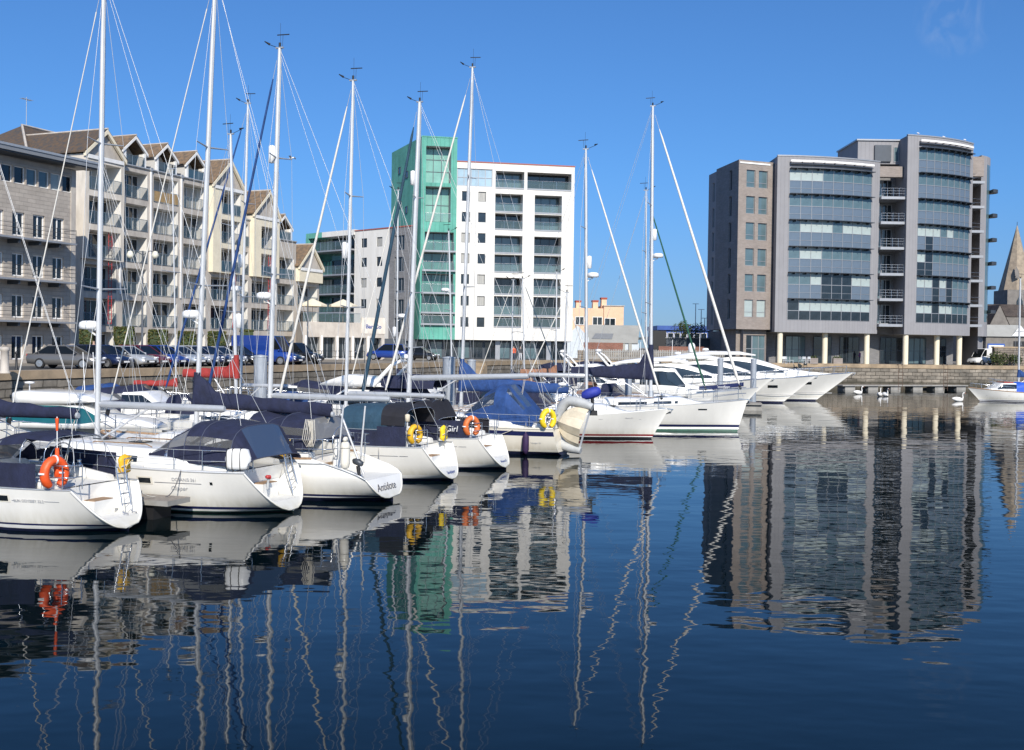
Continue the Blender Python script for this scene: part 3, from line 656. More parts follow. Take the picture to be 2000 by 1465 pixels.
# glazed balcony end of the wing, green trimmed
xg = pxw(596); g = MB(); zt = zw(455,620)
g.quad((xg,2,0),(xa,2,0),(xa,2,zt-.6),(xg,2,zt-.6),'window_green'); g.quad((xg,2,0),(xg,10,0),(xg,10,zt),(xg,2,zt),'copper_green')
g.box(xg,xg+3.5,-.1,10,zt-.7,zt,'copper_green'); g.box(xg+3.502,xa-.002,-.1,10,zt-.7,zt,'white_render'); g.box(xg-.05,xg+.5,-.1,2,zw(665,600),zt-.7,'copper_green')
g.build('balcony_wing',W2)
for y in (490,537,574,610,650):
    z = zw(y,640); MB().box(xg+.52,xa-.02,-.6,1.98,z-.2,z,'grey_frame').build('slab_edge',W2)
    window(W2,round(xg+.6,2),round(xg+3.4,2),1.9,z+.05,z+2.1,4,1,'curtain' if y in (490,574) else 'window_green','dark_metal',.06)
    window(W2,round(xg+3.6,2),round(xa-.3,2),1.9,z+.05,z+2.1,3,1,'window_dark','dark_metal',.06)
    r = MB(); r.tube([(xg+.55,-.55,z+1.1),(xa-.05,-.55,z+1.1)],.025,'steel',4)
    for k in range(7): xx = xg+.55+(xa-xg-.6)*k/6; r.tube([(xx,-.55,z),(xx,-.55,z+1.1)],.025,'steel',4)
    ro = r.build('railing',W2); MB().quad((xg+.55,-.55,z+.05),(xa-.05,-.55,z+.05),(xa-.05,-.55,z+1.05),(xg+.55,-.55,z+1.05),'rail_glass_clear').build('glass_panel',ro)
# ================================================================== grey office block on the right
FO = Vector((28.9,139,Q))
G = thing('grey_office_block','tall grey office block with two curved glass bays, round columns and brick stair tower','building',FO)
def zf(y, px, Y=141): return (675+.014*(px-1000)-y)/(F/Y)+1.8
def ptat(px, P, Q_):                       # where the line P-Q (local xy) crosses pixel column px
    k = (px-1000)/F; dx,dy = Q_[0]-P[0],Q_[1]-P[1]
    t = (k*(FO.y+P[1])-(FO.x+P[0]))/(dx-k*dy); return (P[0]+dx*t, P[1]+dy*t)
def frame(P, Q_):
    a = math.atan2(Q_[1]-P[1],Q_[0]-P[0]); return Matrix.Translation((P[0],P[1],0))@Matrix.Rotation(a,4,'Z'), math.hypot(Q_[0]-P[0],Q_[1]-P[1]), a
LV = [25.2,21.9,18.55,15.1,11.75,8.35]     # tops of the glazed bands
# dark brick left side, brick stair tower front
P0=(0,0); P1=(5.0,2.06)
w_ = MB(); T,L,a1 = frame(P0,P1); w_.T = T
hs = []
for z in (25.0,21.6,18.2,14.85,11.5,8.2):
    for s0,s1 in ((1.2,2.55),(3.1,4.5)): hs.append((s0,s1,z-2.25,z))
holed(w_,0,L,4.35,26.2,hs,0,.25,'buff_brick'); w_.box(.15,L-.6,-.08,-.002,25.75,25.95,'white_trim')
w_.quad((L,0,4.35),(L,5,4.35),(L,5,26.2),(L,0,26.2),'buff_brick')
holed(w_,.6,L-.1,0,4.35,[(2.2,L-.2,.05,3.6)],.9,.3,'buff_brick')
w_.T = None
PL=(-1.4,7.9); PL2=(-2.1,9.1)
T2,L2,a2 = frame(PL,P0); w_.T = T2
hl = [(L2-3.2,L2-2.3,z-2.6,z) for z in (25.2,21.8,18.4,15,11.6,8.3)]
holed(w_,0,L2,4.35,26.2,hl,0,.25,'grey_brick'); w_.quad((.3,1.0,0),(L2,1.0,0),(L2,1.0,4.35),(.3,1.0,4.35),'grey_brick')
T3,L3,a3 = frame((-1.85,11),PL); w_.T = T3
hl3 = [(L3-1.4,L3-.6,z-2.6,z) for z in (24.5,21,17.7,14.3,11,7.6)]
holed(w_,0,L3,4.35,25.9,hl3,0,.2,'slab_cladding'); w_.T = None
w_.build('brick_stair_tower',G)
def fwin(T,ang,s0,s1,y,z0,z1,nx,nz,gl,fr,fw=.06,zs=None):
    o = window(G,0,s1-s0,0,0,z1-z0,nx,nz,gl,fr,fw,zsplit=zs); p = T@Vector((s0,y,z0)); o.location = p; o.rotation_euler = (0,0,ang); return o
rnd = random.Random(5)
for q,h in enumerate(hs): fwin(T,a1,h[0],h[1],.2,h[2],h[3],1,1,'blind' if q in (10,11) else 'window_teal','grey_frame',.06,[.65])
for h in hl: fwin(T2,a2,h[0],h[1],.2,h[2],h[3],1,1,'window_dark','grey_frame')
for h in hl3: fwin(T3,a3,h[0],h[1],.16,h[2],h[3],1,1,'window_teal','grey_frame')
fwin(T,a1,2.2,3.2,1.1,.05,3.6,1,2,'window_dark','grey_frame',.08); fwin(T,a1,3.2,L-.2,1.1,.05,3.6,2,2,'window_teal','grey_frame',.08)
def arcpts(P,Q_,bulge,n):
    dx,dy = Q_[0]-P[0],Q_[1]-P[1]; L = math.hypot(dx,dy); nx_,ny_ = dy/L,-dx/L
    return [(P[0]+dx*t+nx_*bulge*4*t*(1-t), P[1]+dy*t+ny_*bulge*4*t*(1-t)) for t in [i/n for i in range(n+1)]]
def bay(name, pts, m0, m1, ztop, zbot, gtop, gbot, ledges, blinds, dark):
    """curved bay: pts are facets; facets m0..m1 glazed between gbot and gtop with ledges"""
    cl = MB(); n = len(pts)-1
    for i in range(n):
        (xa,ya),(xb,yb) = pts[i],pts[i+1]
        def st(z0,z1,m): cl.quad((xa,ya,z0),(xb,yb,z0),(xb,yb,z1),(xa,ya,z1),m)
        if m0 <= i < m1: st(zbot,gbot,'slab_cladding'); st(gtop,ztop,'slab_cladding')
        else: st(zbot,ztop,'slab_cladding')
    back = [(x+1.5*0,y+9) for x,y in (pts[-1],pts[0])]
    cl.poly([(x,y,zbot) for x,y in pts+back],'soffit'); cl.poly([(x,y,ztop) for x,y in pts+back],'roof_grey')
    for p in (pts[0],pts[-1]): cl.quad((p[0],p[1],zbot),(p[0],p[1]+9,zbot),(p[0],p[1]+9,ztop),(p[0],p[1],ztop),'slab_cladding')
    body = cl.build(name,G)
    cap = MB()
    for i in range(n):
        T_,L_,a_ = frame(pts[i],pts[i+1]); cap.T = T_; cap.box(-.02,L_+.02,-.07,.3,ztop+.003,ztop+.16,'grey_frame')
    cap.T = None; cap.build('parapet_cap',body)
    sh = MB()                               # bright brise-soleil near the top
    for i in range(m0,m1):
        T_,L_,a_ = frame(pts[i],pts[i+1]); sh.T = T_; sh.box(0,L_,-.5,-.42,ztop-.75,ztop-.5,'white_trim'); sh.box(.02,.1,-.42,-.01,ztop-.8,ztop-.72,'dark_metal'); sh.box(0,L_,-.4,-.02,ztop-1.05,ztop-1.0,'dark_metal')
    sh.T = None; sh.build('sunshade',body)
    bounds = [gtop]+[z for z in ledges if gbot < z < gtop-.5]+[gbot]
    for k in range(len(bounds)-1):
        zt,zb = bounds[k],bounds[k+1]; lw = MB()
        for i in range(m0,m1):
            T_,L_,a_ = frame(pts[i],pts[i+1])
            lw.T = T_; lw.box(0,L_,-.75,-.004,zt+.02,zt+.11,'dark_metal'); lw.box(L_/2-.03,L_/2+.03,-.7,-.005,zt-.2,zt+.018,'dark_metal')
            h = zt-zb; t1 = zt-1.5
            lower = h > 2.8
            gl = 'blind' if (k,i-m0) in blinds else ('window_dark' if (k,i-m0) in dark else 'window_teal')
            o = window(G,.0,L_,0,0,zt-t1,1,1,gl,'grey_frame',.035); o.location = (pts[i][0],pts[i][1],t1); o.rotation_euler = (0,0,a_)
            pg = 'window_dark' if ((k,i-m0) in dark or (k == len(bounds)-2)) else 'panel_blue'
            o = window(G,.0,L_,0,0,t1-zb,1,1,pg,'grey_frame',.035,name='spandrel_pane',zsplit=[(t1-zb)*.45] if lower else None); o.location = (pts[i][0],pts[i][1],zb); o.rotation_euler = (0,0,a_)
        lw.T = None; lw.build('ledge',G)
    return body
PA=(5.1,.5); PB=(19.6,4.1)
base = arcpts(PA,PB,.9,40)
def sub(P,Q_,bulge,ts):
    dx,dy = Q_[0]-P[0],Q_[1]-P[1]; L = math.hypot(dx,dy); nx_,ny_ = dy/L,-dx/L
    return [(P[0]+dx*t+nx_*bulge*4*t*(1-t), P[1]+dy*t+ny_*bulge*4*t*(1-t)) for t in ts]
ts = [0,.05]+[.105+.1*k for k in range(9)]+[.95,1]
p1 = sub(PA,PB,.9,ts)
bay('curved_bay',p1,2,10,26.8,4.05,25.2,5.65,LV[1:],{(0,0),(0,1),(0,2),(2,1),(2,2),(2,3),(2,5),(2,6),(2,7),(3,1),(3,2),(4,2),(4,6),(4,7),(5,1),(5,2),(5,3),(5,4),(5,5),(5,6),(5,7)},{(5,0),(4,3),(4,4),(4,5)})
PC=(22.8,3.0); PD=(33.8,8.5)
ts = [0,.05,.13]+[.13+.8*k/8 for k in range(1,9)]+[1]
p2 = sub(PC,PD,.9,ts)
bay('curved_bay',p2,2,10,30.2,4.0,28.6,5.6,[25.3]+LV[1:],{(3,0),(3,1),(3,2),(4,0),(5,0),(5,1),(5,3),(6,0),(6,1),(3,4),(6,3),(6,4)},{(3,1),(4,0),(4,1),(5,2),(5,4),(6,2)})
# balconies between the bays
back = MB(); ya = 7.2
back.quad((19.6,ya,4),(22.9,ya,4),(22.9,ya,26.3),(19.6,ya,26.3),'grey_brick'); back.box(19.62,22.7,4.2,5.2,24.9,26.3,'buff_brick')
back.build('recess_wall',G)
for z in LV:
    zz = z-3.0
    MB().box(19.62,22.78,3.4,7.18,zz-.35,zz,'grey_frame').build('balcony',G)
    window(G,19.75,20.9,7.1,zz+.1,zz+2.7,1,2,'window_teal','grey_frame',.08); window(G,21.0,22.3,7.1,zz+.1,zz+2.7,2,1,'window_dark','grey_frame',.08)
    r = MB()
    for h in (.4,.75,1.1): r.tube([(19.65,3.45,zz+h),(22.75,3.45,zz+h)],.022,'steel',4)
    for k in range(5): r.tube([(19.65+.77*k,3.45,zz),(19.65+.77*k,3.45,zz+1.1)],.025,'steel',4)
    r.build('railing',G)
# penthouse set back on the roof
ph = MB(); ph.box(17.2,23.2,6.0,15,26.9,30.0,'slab_cladding'); ph.box(17.0,23.4,5.8,15,30.0,30.2,'grey_frame'); ph.box(19.4,21.6,5.7,5.99,27.2,29.4,'dark_metal'); ph.build('penthouse',G)
window(G,22.0,22.7,5.96,27.2,29.2,1,1,'window_teal','grey_frame')
# gap with side balconies, then the curved end
gp_ = MB(); gp_.quad((33.8,14,4),(36.0,14,4),(36.0,14,28.5),(33.8,14,28.5),'grey_brick'); gp_.quad((35.75,10.6,4),(35.75,14,4),(35.75,14,28.6),(35.75,10.6,28.6),'buff_brick')
gp_.box(33.85,35.7,9.4,10.6,26.0,28.7,'buff_brick'); gp_.build('recess_wall',G)
for z in [25.3]+LV[1:]+[5.6]:
    MB().box(33.85,35.7,9.0,13.9,z-.35,z,'grey_frame').build('balcony',G)
    r = MB()
    for h in (.5,1.0): r.tube([(33.9,9.1,z+h),(35.7,9.9,z+h)],.022,'steel',4)
    r.build('railing',G)
PE=(35.8,10.5); PF=(38.7,14.5)
pe = sub(PE,PF,.5,[0,.3,.5,.7,.85,1.0]); e = MB()
for i in range(5):
    (xa_,ya_),(xb_,yb_) = pe[i],pe[i+1]
    if i == 0: e.quad((xa_,ya_,4),(xb_,yb_,4),(xb_,yb_,29.1),(xa_,ya_,29.1),'slab_cladding')
    else:
        e.quad((xa_,ya_,6),(xb_,yb_,6),(xb_,yb_,28),(xa_,ya_,28),'window_teal'); e.quad((xa_,ya_,4),(xb_,yb_,4),(xb_,yb_,6),(xa_,ya_,6),'slab_cladding'); e.quad((xa_,ya_,28),(xb_,yb_,28),(xb_,yb_,29.1),(xa_,ya_,29.1),'slab_cladding')
e.quad((PE[0],PE[1],0),(PE[0],PE[1]+7,0),(PE[0],PE[1]+7,29.1),(PE[0],PE[1],29.1),'slab_cladding'); e.poly([(x,y,29.1) for x,y in pe]+[(38.7,22,29.1),(35.8,22,29.1)],'roof_grey'); e.quad((38.7,14.5,0),(38.7,22,0),(38.7,22,29.1),(38.7,14.5,29.1),'slab_cladding')
e.quad((35.8,11,0),(38.5,15,0),(38.5,15,4),(35.8,11,4),'slab_cladding')
e.build('end_bay',G)
for z in (24.6,21.2,17.8,14.5,11.1,7.7):
    s = MB(); c_ = (37.6,12.8); s.prism([(c_[0]+1.5*math.cos(t),c_[1]+1.3*math.sin(t)) for t in [rad(-75+18*k) for k in range(9)]],z-.45,z,'dark_metal'); s.build('sun_canopy',G)
# body behind, ground floor glazing, round columns
bd = MB(); bd.prism([(.3,3),(5.2,5.5),(19.6,8),(22.8,8),(34,14.2),(35.7,22),(8,24),(-1.2,12)],4.3,26,'grey_brick',mtop='roof_grey'); bd.prism([(23,8.2),(33.9,14.3),(35.7,22),(24,20)],26.01,29.8,'slab_cladding'); bd.build('core',G)
gf = MB(); gf.prism([(1.5,6),(6.2,5.3),(20,7.6),(33,12),(35.7,20),(0,20)],0,4.3,'grey_brick'); gf.build('ground_floor_wall',G)
Tg,Lg,ag = frame((6.2,5.2),(20,7.5))
for s0,s1,gl in ((.3,1.3,'window_dark'),(1.6,4.4,'window_teal'),(5.6,8.2,'window_dark'),(9.4,12.2,'window_dark')): fwin(Tg,ag,s0,s1,-.06,.05,3.6,max(2,int((s1-s0)/.9)),2,gl,'dark_metal',.06)
Tg,Lg,ag = frame((20,7.5),(33,11.9))
for s0,s1,gl in ((1.4,5.0,'window_dark'),(6.0,9.0,'window_teal'),(10.6,12.4,'window_dark')): fwin(Tg,ag,s0,s1,-.06,.05,3.6,max(2,int((s1-s0)/.9)),2,gl,'dark_metal',.06)
for s,wd in ((5.0,.9),(8.7,.6),(13.0,1.1)):
    pass
def colat(px, P, Q_, off):
    p = ptat(px,P,Q_); return (p[0], p[1]+off)
for px in (1524,1612,1694): x,y = colat(px,PA,PB,.4); MB().lathe([(.36,0),(.36,4.04)],'warm_cream',14,(x,y,0)).build('column',G)
for px in (1770,1831,1875): x,y = colat(px,PC,PD,.4); MB().lathe([(.36,0),(.36,3.99)],'warm_cream',14,(x,y,0)).build('column',G)
text('SALT',.35,'ink_white',G,'lettering',Matrix.Translation((-.05,1.3,3.2))@Matrix.Rotation(a2,4,'Z')@Matrix.Rotation(PI/2,4,'X')) if False else None

# ================================================================== buildings behind the moorings
pe_ = thing('peach_house','flat-roofed peach house with red-capped chimneys and steel windows behind the grey shed','house',(9.5,190,Q),rad(4))
def xl(px,Y,x0): return (px-1000)/F*Y-x0
b = MB(); x0 = xl(1117,190,9.5); x1 = xl(1178,190,9.5); x2 = xl(1217,190,9.5)
b.box(x0,x1,0,9,0,8.6,'peach'); b.box(x1+.003,x2,-.4,8,0,9.0,'peach'); b.box(x1-.05,x2+.15,-.55,8.1,9.0,9.15,'concrete'); b.build('wall',pe_)
for px,w2,zt in ((1133,.65,9.7),(1167,.7,9.8),(1184,.7,10.3)):
    x = xl(px,190,9.5); c = MB().box(x-w2,x+w2*.3,1.5,3,8.3,zt,'peach').box(x-w2-.1,x+w2*.3+.1,1.4,3.1,zt,zt+.3,'terracotta').build('chimney',pe_)
for px,z,wd in ((1131,5.6,1.6),(1166,5.6,1.8),(1190,5.4,2.0),(1205,4,.8)): x = xl(px,190,9.5); window(pe_,x-wd/2,x+wd/2,-.46 if px>1178 else -.06,z,z+1.5,2,1,'window_dark','white_trim',.1)
sh = thing('grey_shed','long grey-roofed shed with pale gable below the peach house','shed',(10.5,168,Q),rad(-2))
def xs_(px): return xl(px,168,10.5)
b = MB(); b.add([(xs_(1145),0,2.4),(xs_(1245),0,2.4),(xs_(1253),4.5,5.3),(xs_(1150),4.5,5.3)],[(0,1,2,3)],'shed_roof'); b.build('roof',sh)
b = MB(); b.quad((xs_(1145),.2,0),(xs_(1246),.2,0),(xs_(1246),.2,2.5),(xs_(1145),.2,2.5),'pale_blue_wall'); b.box(xs_(1145),xs_(1248),.6,9,0,2.4,'pale_blue_wall')
b.add([(xs_(1104),-.5,0),(xs_(1149),-.5,0),(xs_(1149),-.5,3.2),(xs_(1127),-.5,5.1),(xs_(1104),-.5,3.2)],[(0,1,2,3,4)],'pale_blue_wall'); b.build('wall',sh)
for k in range(6): x = xs_(1162+13*k); MB().box(x,x+.5,-.1,.18,0,2.35,'shed_roof').build('pier',sh)
MB().add([(xs_(1155),.9,3.05),(xs_(1195),.9,3.05),(xs_(1199),2.2,3.92),(xs_(1163),2.2,3.92)],[(0,1,2,3)],'roof_grey').build('rooflight',sh)
bs = thing('blue_warehouse','low blue-clad warehouse with strip windows behind the lamp posts','warehouse',(26,200,Q),0)
def xb_(px): return xl(px,200,26)
b = MB(); b.box(xb_(1284),xb_(1392),0,14,0,5.6,'cobalt'); b.box(xb_(1284)-.2,xb_(1392)+.2,-.4,14,5.1,5.9,'cobalt'); b.build('wall',bs)
for k in range(7): x = xb_(1290+13*k); window(bs,x,x+1.1,-.03,2.9,4.6,1,1,'window_dark','white_trim',.08)
yb_ = thing('red_brick_yard_wall','low red brick yard wall and grey fence behind the motor yachts','wall',(9,147.5,Q),0)
b = MB(); b.box(0,19,0,.4,0,1.3,'rubble_stone'); b.build('stone_face',yb_)
b = MB(); b.box(1,6.5,3,3.4,0,2.4,'red_brick'); b.box(11.5,18.5,3,3.4,0,2.0,'red_brick'); b.build('brick_face',yb_)
fe = thing('paling_fence','grey vertical paling fence along the quay behind the motor yachts','fence',(9.5,142.6,Q),rad(4)); b = MB()
for k in range(64): b.box(.3*k,.3*k+.2,0,.04,.12,1.45+.03*(k%3),'float_grey')
for z in (.35,1.15): b.box(-.05,19.2,.042,.09,z,z+.09,'grey_frame')
b.build('paling',fe)
for k in range(9): MB().box(2.35*k-.05,2.35*k+.05,.092,.2,0,1.5,'grey_frame').build('post',fe)
hz = thing('timber_shed','dark timber shed with hedge on its roof line beside the brick yard wall','shed',(23,158,Q),0)
MB().box(-2.3,-.42,0,3,0,4.3,'black').box(-.4,6.6,0,3,0,3.2,'dark_metal').build('wall',hz); MB().box(-.5,7.1,-.1,3.1,3.2,3.35,'roof_grey').build('roof',hz)
# ================================================================== church
ch = thing('stone_church','stone church with a tall broach spire and long slate nave at right edge','church',(0,0,0))
sY = 205
def P(px,y,Y): v = atY(px,y,Y); return v
tx0,tx1 = P(1958,600,sY).x,P(2018,600,sY).x; cx = (tx0+tx1)/2; zt0 = P(1985,566,sY).z; ztip = P(1986,437,sY).z
cx += .9; ch.location = (cx,sY,Q)
hwid = (tx1-tx0)/2; b = MB(); b.box(-hwid,hwid,0,2*hwid,0,zt0-Q,'church_dark'); b.build('tower',ch)
s = MB(); n8 = 8
r0 = hwid*1.06
s.loft([[(r0*f*math.cos(PI/8+2*PI*k/8),hwid+r0*f*math.sin(PI/8+2*PI*k/8),z) for k in range(8)] for f,z in ((1.0,zt0-Q),(.93,zt0-Q+.8),(.02,ztip-Q))],'church_stone',smooth=False)
s.tube([(0,hwid,ztip-Q),(0,hwid,ztip-Q+.7)],.05,'black',4); s.build('spire',ch)
lu = MB(); lu.add([(-1.5,-.05,zt0-Q+2.2),(-.7,-.05,zt0-Q+2.2),(-.7,.3,zt0-Q+3.6),(-1.1,.7,zt0-Q+4.6),(-1.5,.3,zt0-Q+3.6)],[(0,1,2,3,4)],'church_dark'); lu.build('lucarne',ch)
b = MB(); zr = P(1950,592,200).z-Q; ze = P(1950,618,200).z-Q
b.add([(-14,-5,ze),(9,-5,ze),(9,0,zr),(-14,0,zr),(-14,5,ze),(9,5,ze)],[(0,1,2,3),(3,2,5,4)],'slate'); b.build('nave_roof',ch)
b = MB(); b.box(-14,9,-4.8,4.8,0,ze+.02,'church_dark'); b.add([(-11,-7.5,0),(-4.5,-7.5,0),(-4.5,-7.5,3.8),(-7.7,-7.5,zr-.5),(-11,-7.5,3.8)],[(0,1,2,3,4)],'church_dark')
b.box(-11,-4.5,-7.5+.01,-4.8,0,3.8,'church_dark'); b.build('nave_wall',ch)
MB().add([(-11.2,-7.6,3.7),(-7.7,-7.6,zr-.4),(-7.7,-2,zr-.4),(-11.2,-2,3.7),(-4.3,-7.6,3.7),(-4.3,-2,3.7)],[(0,1,2,3),(1,4,5,2)],'slate').build('transept_roof',ch)
for x in (-7.2,-8.3): MB().add([(x-.3,-7.56,3.0),(x+.3,-7.56,3.0),(x+.3,-7.56,4.6),(x,-7.56,5.3),(x-.3,-7.56,4.6)],[(0,1,2,3,4)],'window_dark').build('lancet_window',ch)
for x,yy,z in ((-.5,-.05,zt0-Q-4.2),): MB().add([(x-.7,yy,z),(x+.5,yy,z),(x+.5,yy,z+2.0),(x-.1,yy,z+3.2),(x-.7,yy,z+2.0)],[(0,1,2,3,4)],'window_dark').build('belfry_window',ch)
# kiosk, sign, van near the church
k = thing('quayside_shelter','grey-roofed quay shelter with a white gable and dark hatch below the church','shelter',(*P(1950,650,170).xy,Q),0)
b = MB(); b.box(-2.2,5,0,4,0,4.4,'church_dark'); b.box(2.4,4.6,-.06,-.003,1.8,3.6,'black'); b.build('wall',k)
b = MB(); b.add([(-2.5,-.3,4.3),(5.2,-.3,4.3),(4.4,2,6.2),(-2,2,6.2)],[(0,1,2,3)],'shed_roof'); b.build('roof',k); MB().add([(2.0,-.35,4.4),(4.6,-.35,4.4),(3.3,-.35,6.1)],[(0,1,2)],'white_paint').build('gable',k)
sg = thing('blue_sign_board','blue L-shaped sign board with a white lettered strip by the shelter','sign',(*P(1942,680,160).xy,Q),0)
b = MB(); b.box(-1.0,1.55,0,.1,2.0,3.1,'cobalt'); b.box(.5,1.55,0,.1,.5,1.999,'cobalt'); b.build('board',sg); MB().box(-.85,1.4,-.02,-.002,2.25,2.85,'white_paint').build('strip',sg); MB().box(.7,.8,.02,.08,0,.5,'grey_frame').box(1.3,1.4,.02,.08,0,.5,'grey_frame').build('post',sg)
rw = thing('rubble_wall','rubble stone garden wall with plants along the quay right of the office block','wall',(*P(1942,700,146).xy,Q),rad(6))
MB().box(0,30,0,.6,0,2.4,'rubble_stone').build('wall_face',rw); MB().box(-.1,30,-.06,.66,2.4,2.6,'coping').build('coping',rw)
# two far slate houses for the horizon gap
# ================================================================== boats
def lerp(a,b,t): return a+(b-a)*t
def smooth(t): t = max(0,min(1,t)); return t*t*(3-2*t)
class Hull:
    def __init__(s, L, B, fs, fb, rs=1.1, rb=.5, tr=.74, zlip=.1, smax=.45, dip=.05, bowe=1.25, stern_e=2.35):
        s.L,s.B,s.fs,s.fb,s.rs,s.rb,s.tr,s.zlip,s.smax,s.dip,s.bowe,s.se = L,B,fs,fb,rs,rb,tr,zlip,smax,dip,bowe,stern_e
    def sheer(s,t): return s.fs+(s.fb-s.fs)*t**1.7-s.dip*4*t*(1-t)
    def bd(s,t):
        if t < s.smax: return s.tr+(1-s.tr)*math.sin(PI/2*t/s.smax)**.9
        u = (t-s.smax)/(1-s.smax); return max(.012, 1-u**2.15)
    def zk(s,t): return lerp(s.zlip,-.45,smooth(t/.3))
    def y(s,t,z):
        zk = s.zk(t); q = max(0,min(1,(z-zk)/(s.sheer(t)-zk)))
        e = lerp(s.se,4.2,smooth(t/.35)) if t < .5 else lerp(4.2,s.bowe,smooth((t-.5)/.48))
        return s.B/2*s.bd(t)*q**(1/e)
    def xs(s,z):
        if isinstance(s.rs,(int,float)): return s.rs*max(0,z-s.zlip)
        P = s.rs
        for (z0,x0),(z1,x1) in zip(P,P[1:]):
            if z <= z1: return lerp(x0,x1,max(0,(z-z0)/(z1-z0)))
        return P[-1][1]
    def X(s,t,z): a = s.xs(z); return a+(s.L-s.rb*(s.fb-z)-a)*t
    def t_at(s,x,z): a = s.xs(z); return max(0,min(1,(x-a)/(s.L-s.rb*(s.fb-z)-a)))
    def half(s,x,z=None):
        z0 = s.sheer(min(1,max(0,x/s.L))) if z is None else z
        return s.y(s.t_at(x,z0),z0)
    def deck(s,x): return s.sheer(s.t_at(x,s.sheer(max(0,min(1,x/s.L)))))
SS = [0,.015,.04,.08,.13,.18,.24,.3,.37,.44,.51,.58,.65,.71,.77,.82,.865,.9,.93,.955,.975,.99,1]
def build_hull(h, par, low=('antifoul_navy','antifoul_navy','gelcoat','stripe_navy','gelcoat'), skin='hull_white', zf=.42, scoop=True, sd=.5, band=None, deckm='deck', wl=(-.35,-.1,.05,.10,.17,.24)):
    mb = MB(); NL = 9; nl = len(wl)
    def lev(t): sh = h.sheer(t); return list(wl)+[wl[-1]+(sh-wl[-1])*k/NL for k in range(1,NL+1)]
    for sg in (1,-1):
        rings = []
        for t in SS: rings.append([(h.X(t,z), sg*h.y(t,z), z) for z in lev(t)])
        def mf(i,j):
            if j < nl-1: return low[j]
            if band and band[0] <= j-(nl-1) < band[1]: return band[2]
            return skin
        mb.loft(rings,mf,closed=False)
    Z = lev(0)
    if scoop:
        ins = .1; zt = h.sheer(0); xr = h.xs(zt)+sd
        zs = [z for z in Z if z < zf-.02]+[zf]+[z for z in Z if z > zf+.02]
        zlow = [z for z in zs if z <= zf and z >= h.zlip-.001]
        if h.zlip not in zlow: zlow = [h.zlip+.001]+zlow
        for z0,z1 in zip(zlow,zlow[1:]):
            mb.add([(h.xs(z0)-.004,-h.y(0,z0),z0),(h.xs(z0)-.004,h.y(0,z0),z0),(h.xs(z1)-.004,h.y(0,z1),z1),(h.xs(z1)-.004,-h.y(0,z1),z1)],[(0,1,2,3)],skin)
        up = [z for z in zs if z >= zf]
        for sg in (1,-1):
            o = [(h.xs(z),sg*h.y(0,z),z) for z in up]; i_ = [(h.xs(z)+.05,sg*(h.y(0,z)-ins),z) for z in up]
            r = [(xr+.02,sg*(h.half(xr,z)-ins),z) for z in up]
            mb.loft([o,i_],skin,closed=False,smooth=False); mb.loft([i_,r],skin,closed=False,smooth=False)
        ya = h.y(0,zf)-ins*0; yb = h.half(xr,zf)-ins
        mb.quad((h.xs(zf),-ya,zf),(h.xs(zf),ya,zf),(xr,yb,zf),(xr,-yb,zf),'deck')
        yt = h.half(xr,zt)-ins
        # riser with a raised step block and locker lids
        mb.quad((xr,-yb,zf),(xr,yb,zf),(xr,yt,zt),(xr,-yt,zt),skin)
        mb.box(xr-.42,xr-.004,-yb*.5,yb*.35,zf+.002,zf+(zt-zf)*.5,skin); mb.box(xr-.4,xr-.05,-yb*.45,yb*.3,zf+(zt-zf)*.5+.001,zf+(zt-zf)*.5+.02,'teak')
        mb.quad((xr-.008,yb*.55,zf+.1),(xr-.008,yb*.9,zf+.1),(xr-.008,yb*.9,zf+.22),(xr-.008,yb*.55,zf+.22),'smoke_glass')
    else:
        for z0,z1 in zip(Z,Z[1:]):
            mb.add([(h.xs(z0),-h.y(0,z0),z0),(h.xs(z0),h.y(0,z0),z0),(h.xs(z1),h.y(0,z1),z1),(h.xs(z1),-h.y(0,z1),z1)],[(0,1,2,3)],low[min(Z.index(z0),nl-2)] if z0 < wl[-1] else skin)
    hu = mb.build('hull',par)
    d = MB(); rr = []
    if scoop:
        MB().tube([(h.xs(z),sg*h.y(0,z),z) for sg,zz in ((1,[z for z in reversed(Z) if z > h.zlip]+[h.zlip+.005]),(-1,[z for z in Z if z > h.zlip])) for z in zz],.028,skin,6).build('transom_rim',hu)
        ta = h.t_at(xr,h.sheer(.05)); zs_ = h.sheer(ta); st = [ta]+[t for t in SS if t > ta+.004]
        for sg in (1,-1):
            d.loft([[(h.X(t,h.sheer(t)-.006),sg*h.y(t,h.sheer(t)-.006),h.sheer(t)-.006),(h.X(t,h.sheer(t)-.006)+.02,sg*(h.y(t,h.sheer(t)-.006)-ins),h.sheer(t)-.006)] for t in (0,ta*.5,ta)],deckm,closed=False)
    else: st = SS
    for t in st:
        z = h.sheer(t)-.006; x = h.X(t,z); y = h.y(t,z)
        rr.append([(x,-y,z),(x,-y*.5,z+.05*h.bd(t)),(x,y*.5,z+.05*h.bd(t)),(x,y,z)])
    d.loft(rr,deckm,closed=False); d.build('deck',par)
    return hu
def toe_rails(h, par, m='alu_grey', r=.028):
    for sg in (1,-1):
        MB().tube([(h.X(t,h.sheer(t)),sg*(h.y(t,h.sheer(t))-.02),h.sheer(t)+r*.6) for t in SS[:-1]],r,m,5).build('toe_rail',par)
def patch(h, par, x0, x1, z0, z1, sg, m, name='hull_window', off=.012):
    b = MB(); n = 3; r = []
    for k in range(n+1):
        x = lerp(x0,x1,k/n); r.append([(x,sg*(h.half(x,z)+off),z) for z in (z0,z1)])
    b.loft(r,m,closed=False,smooth=False); return b.build(name,par)
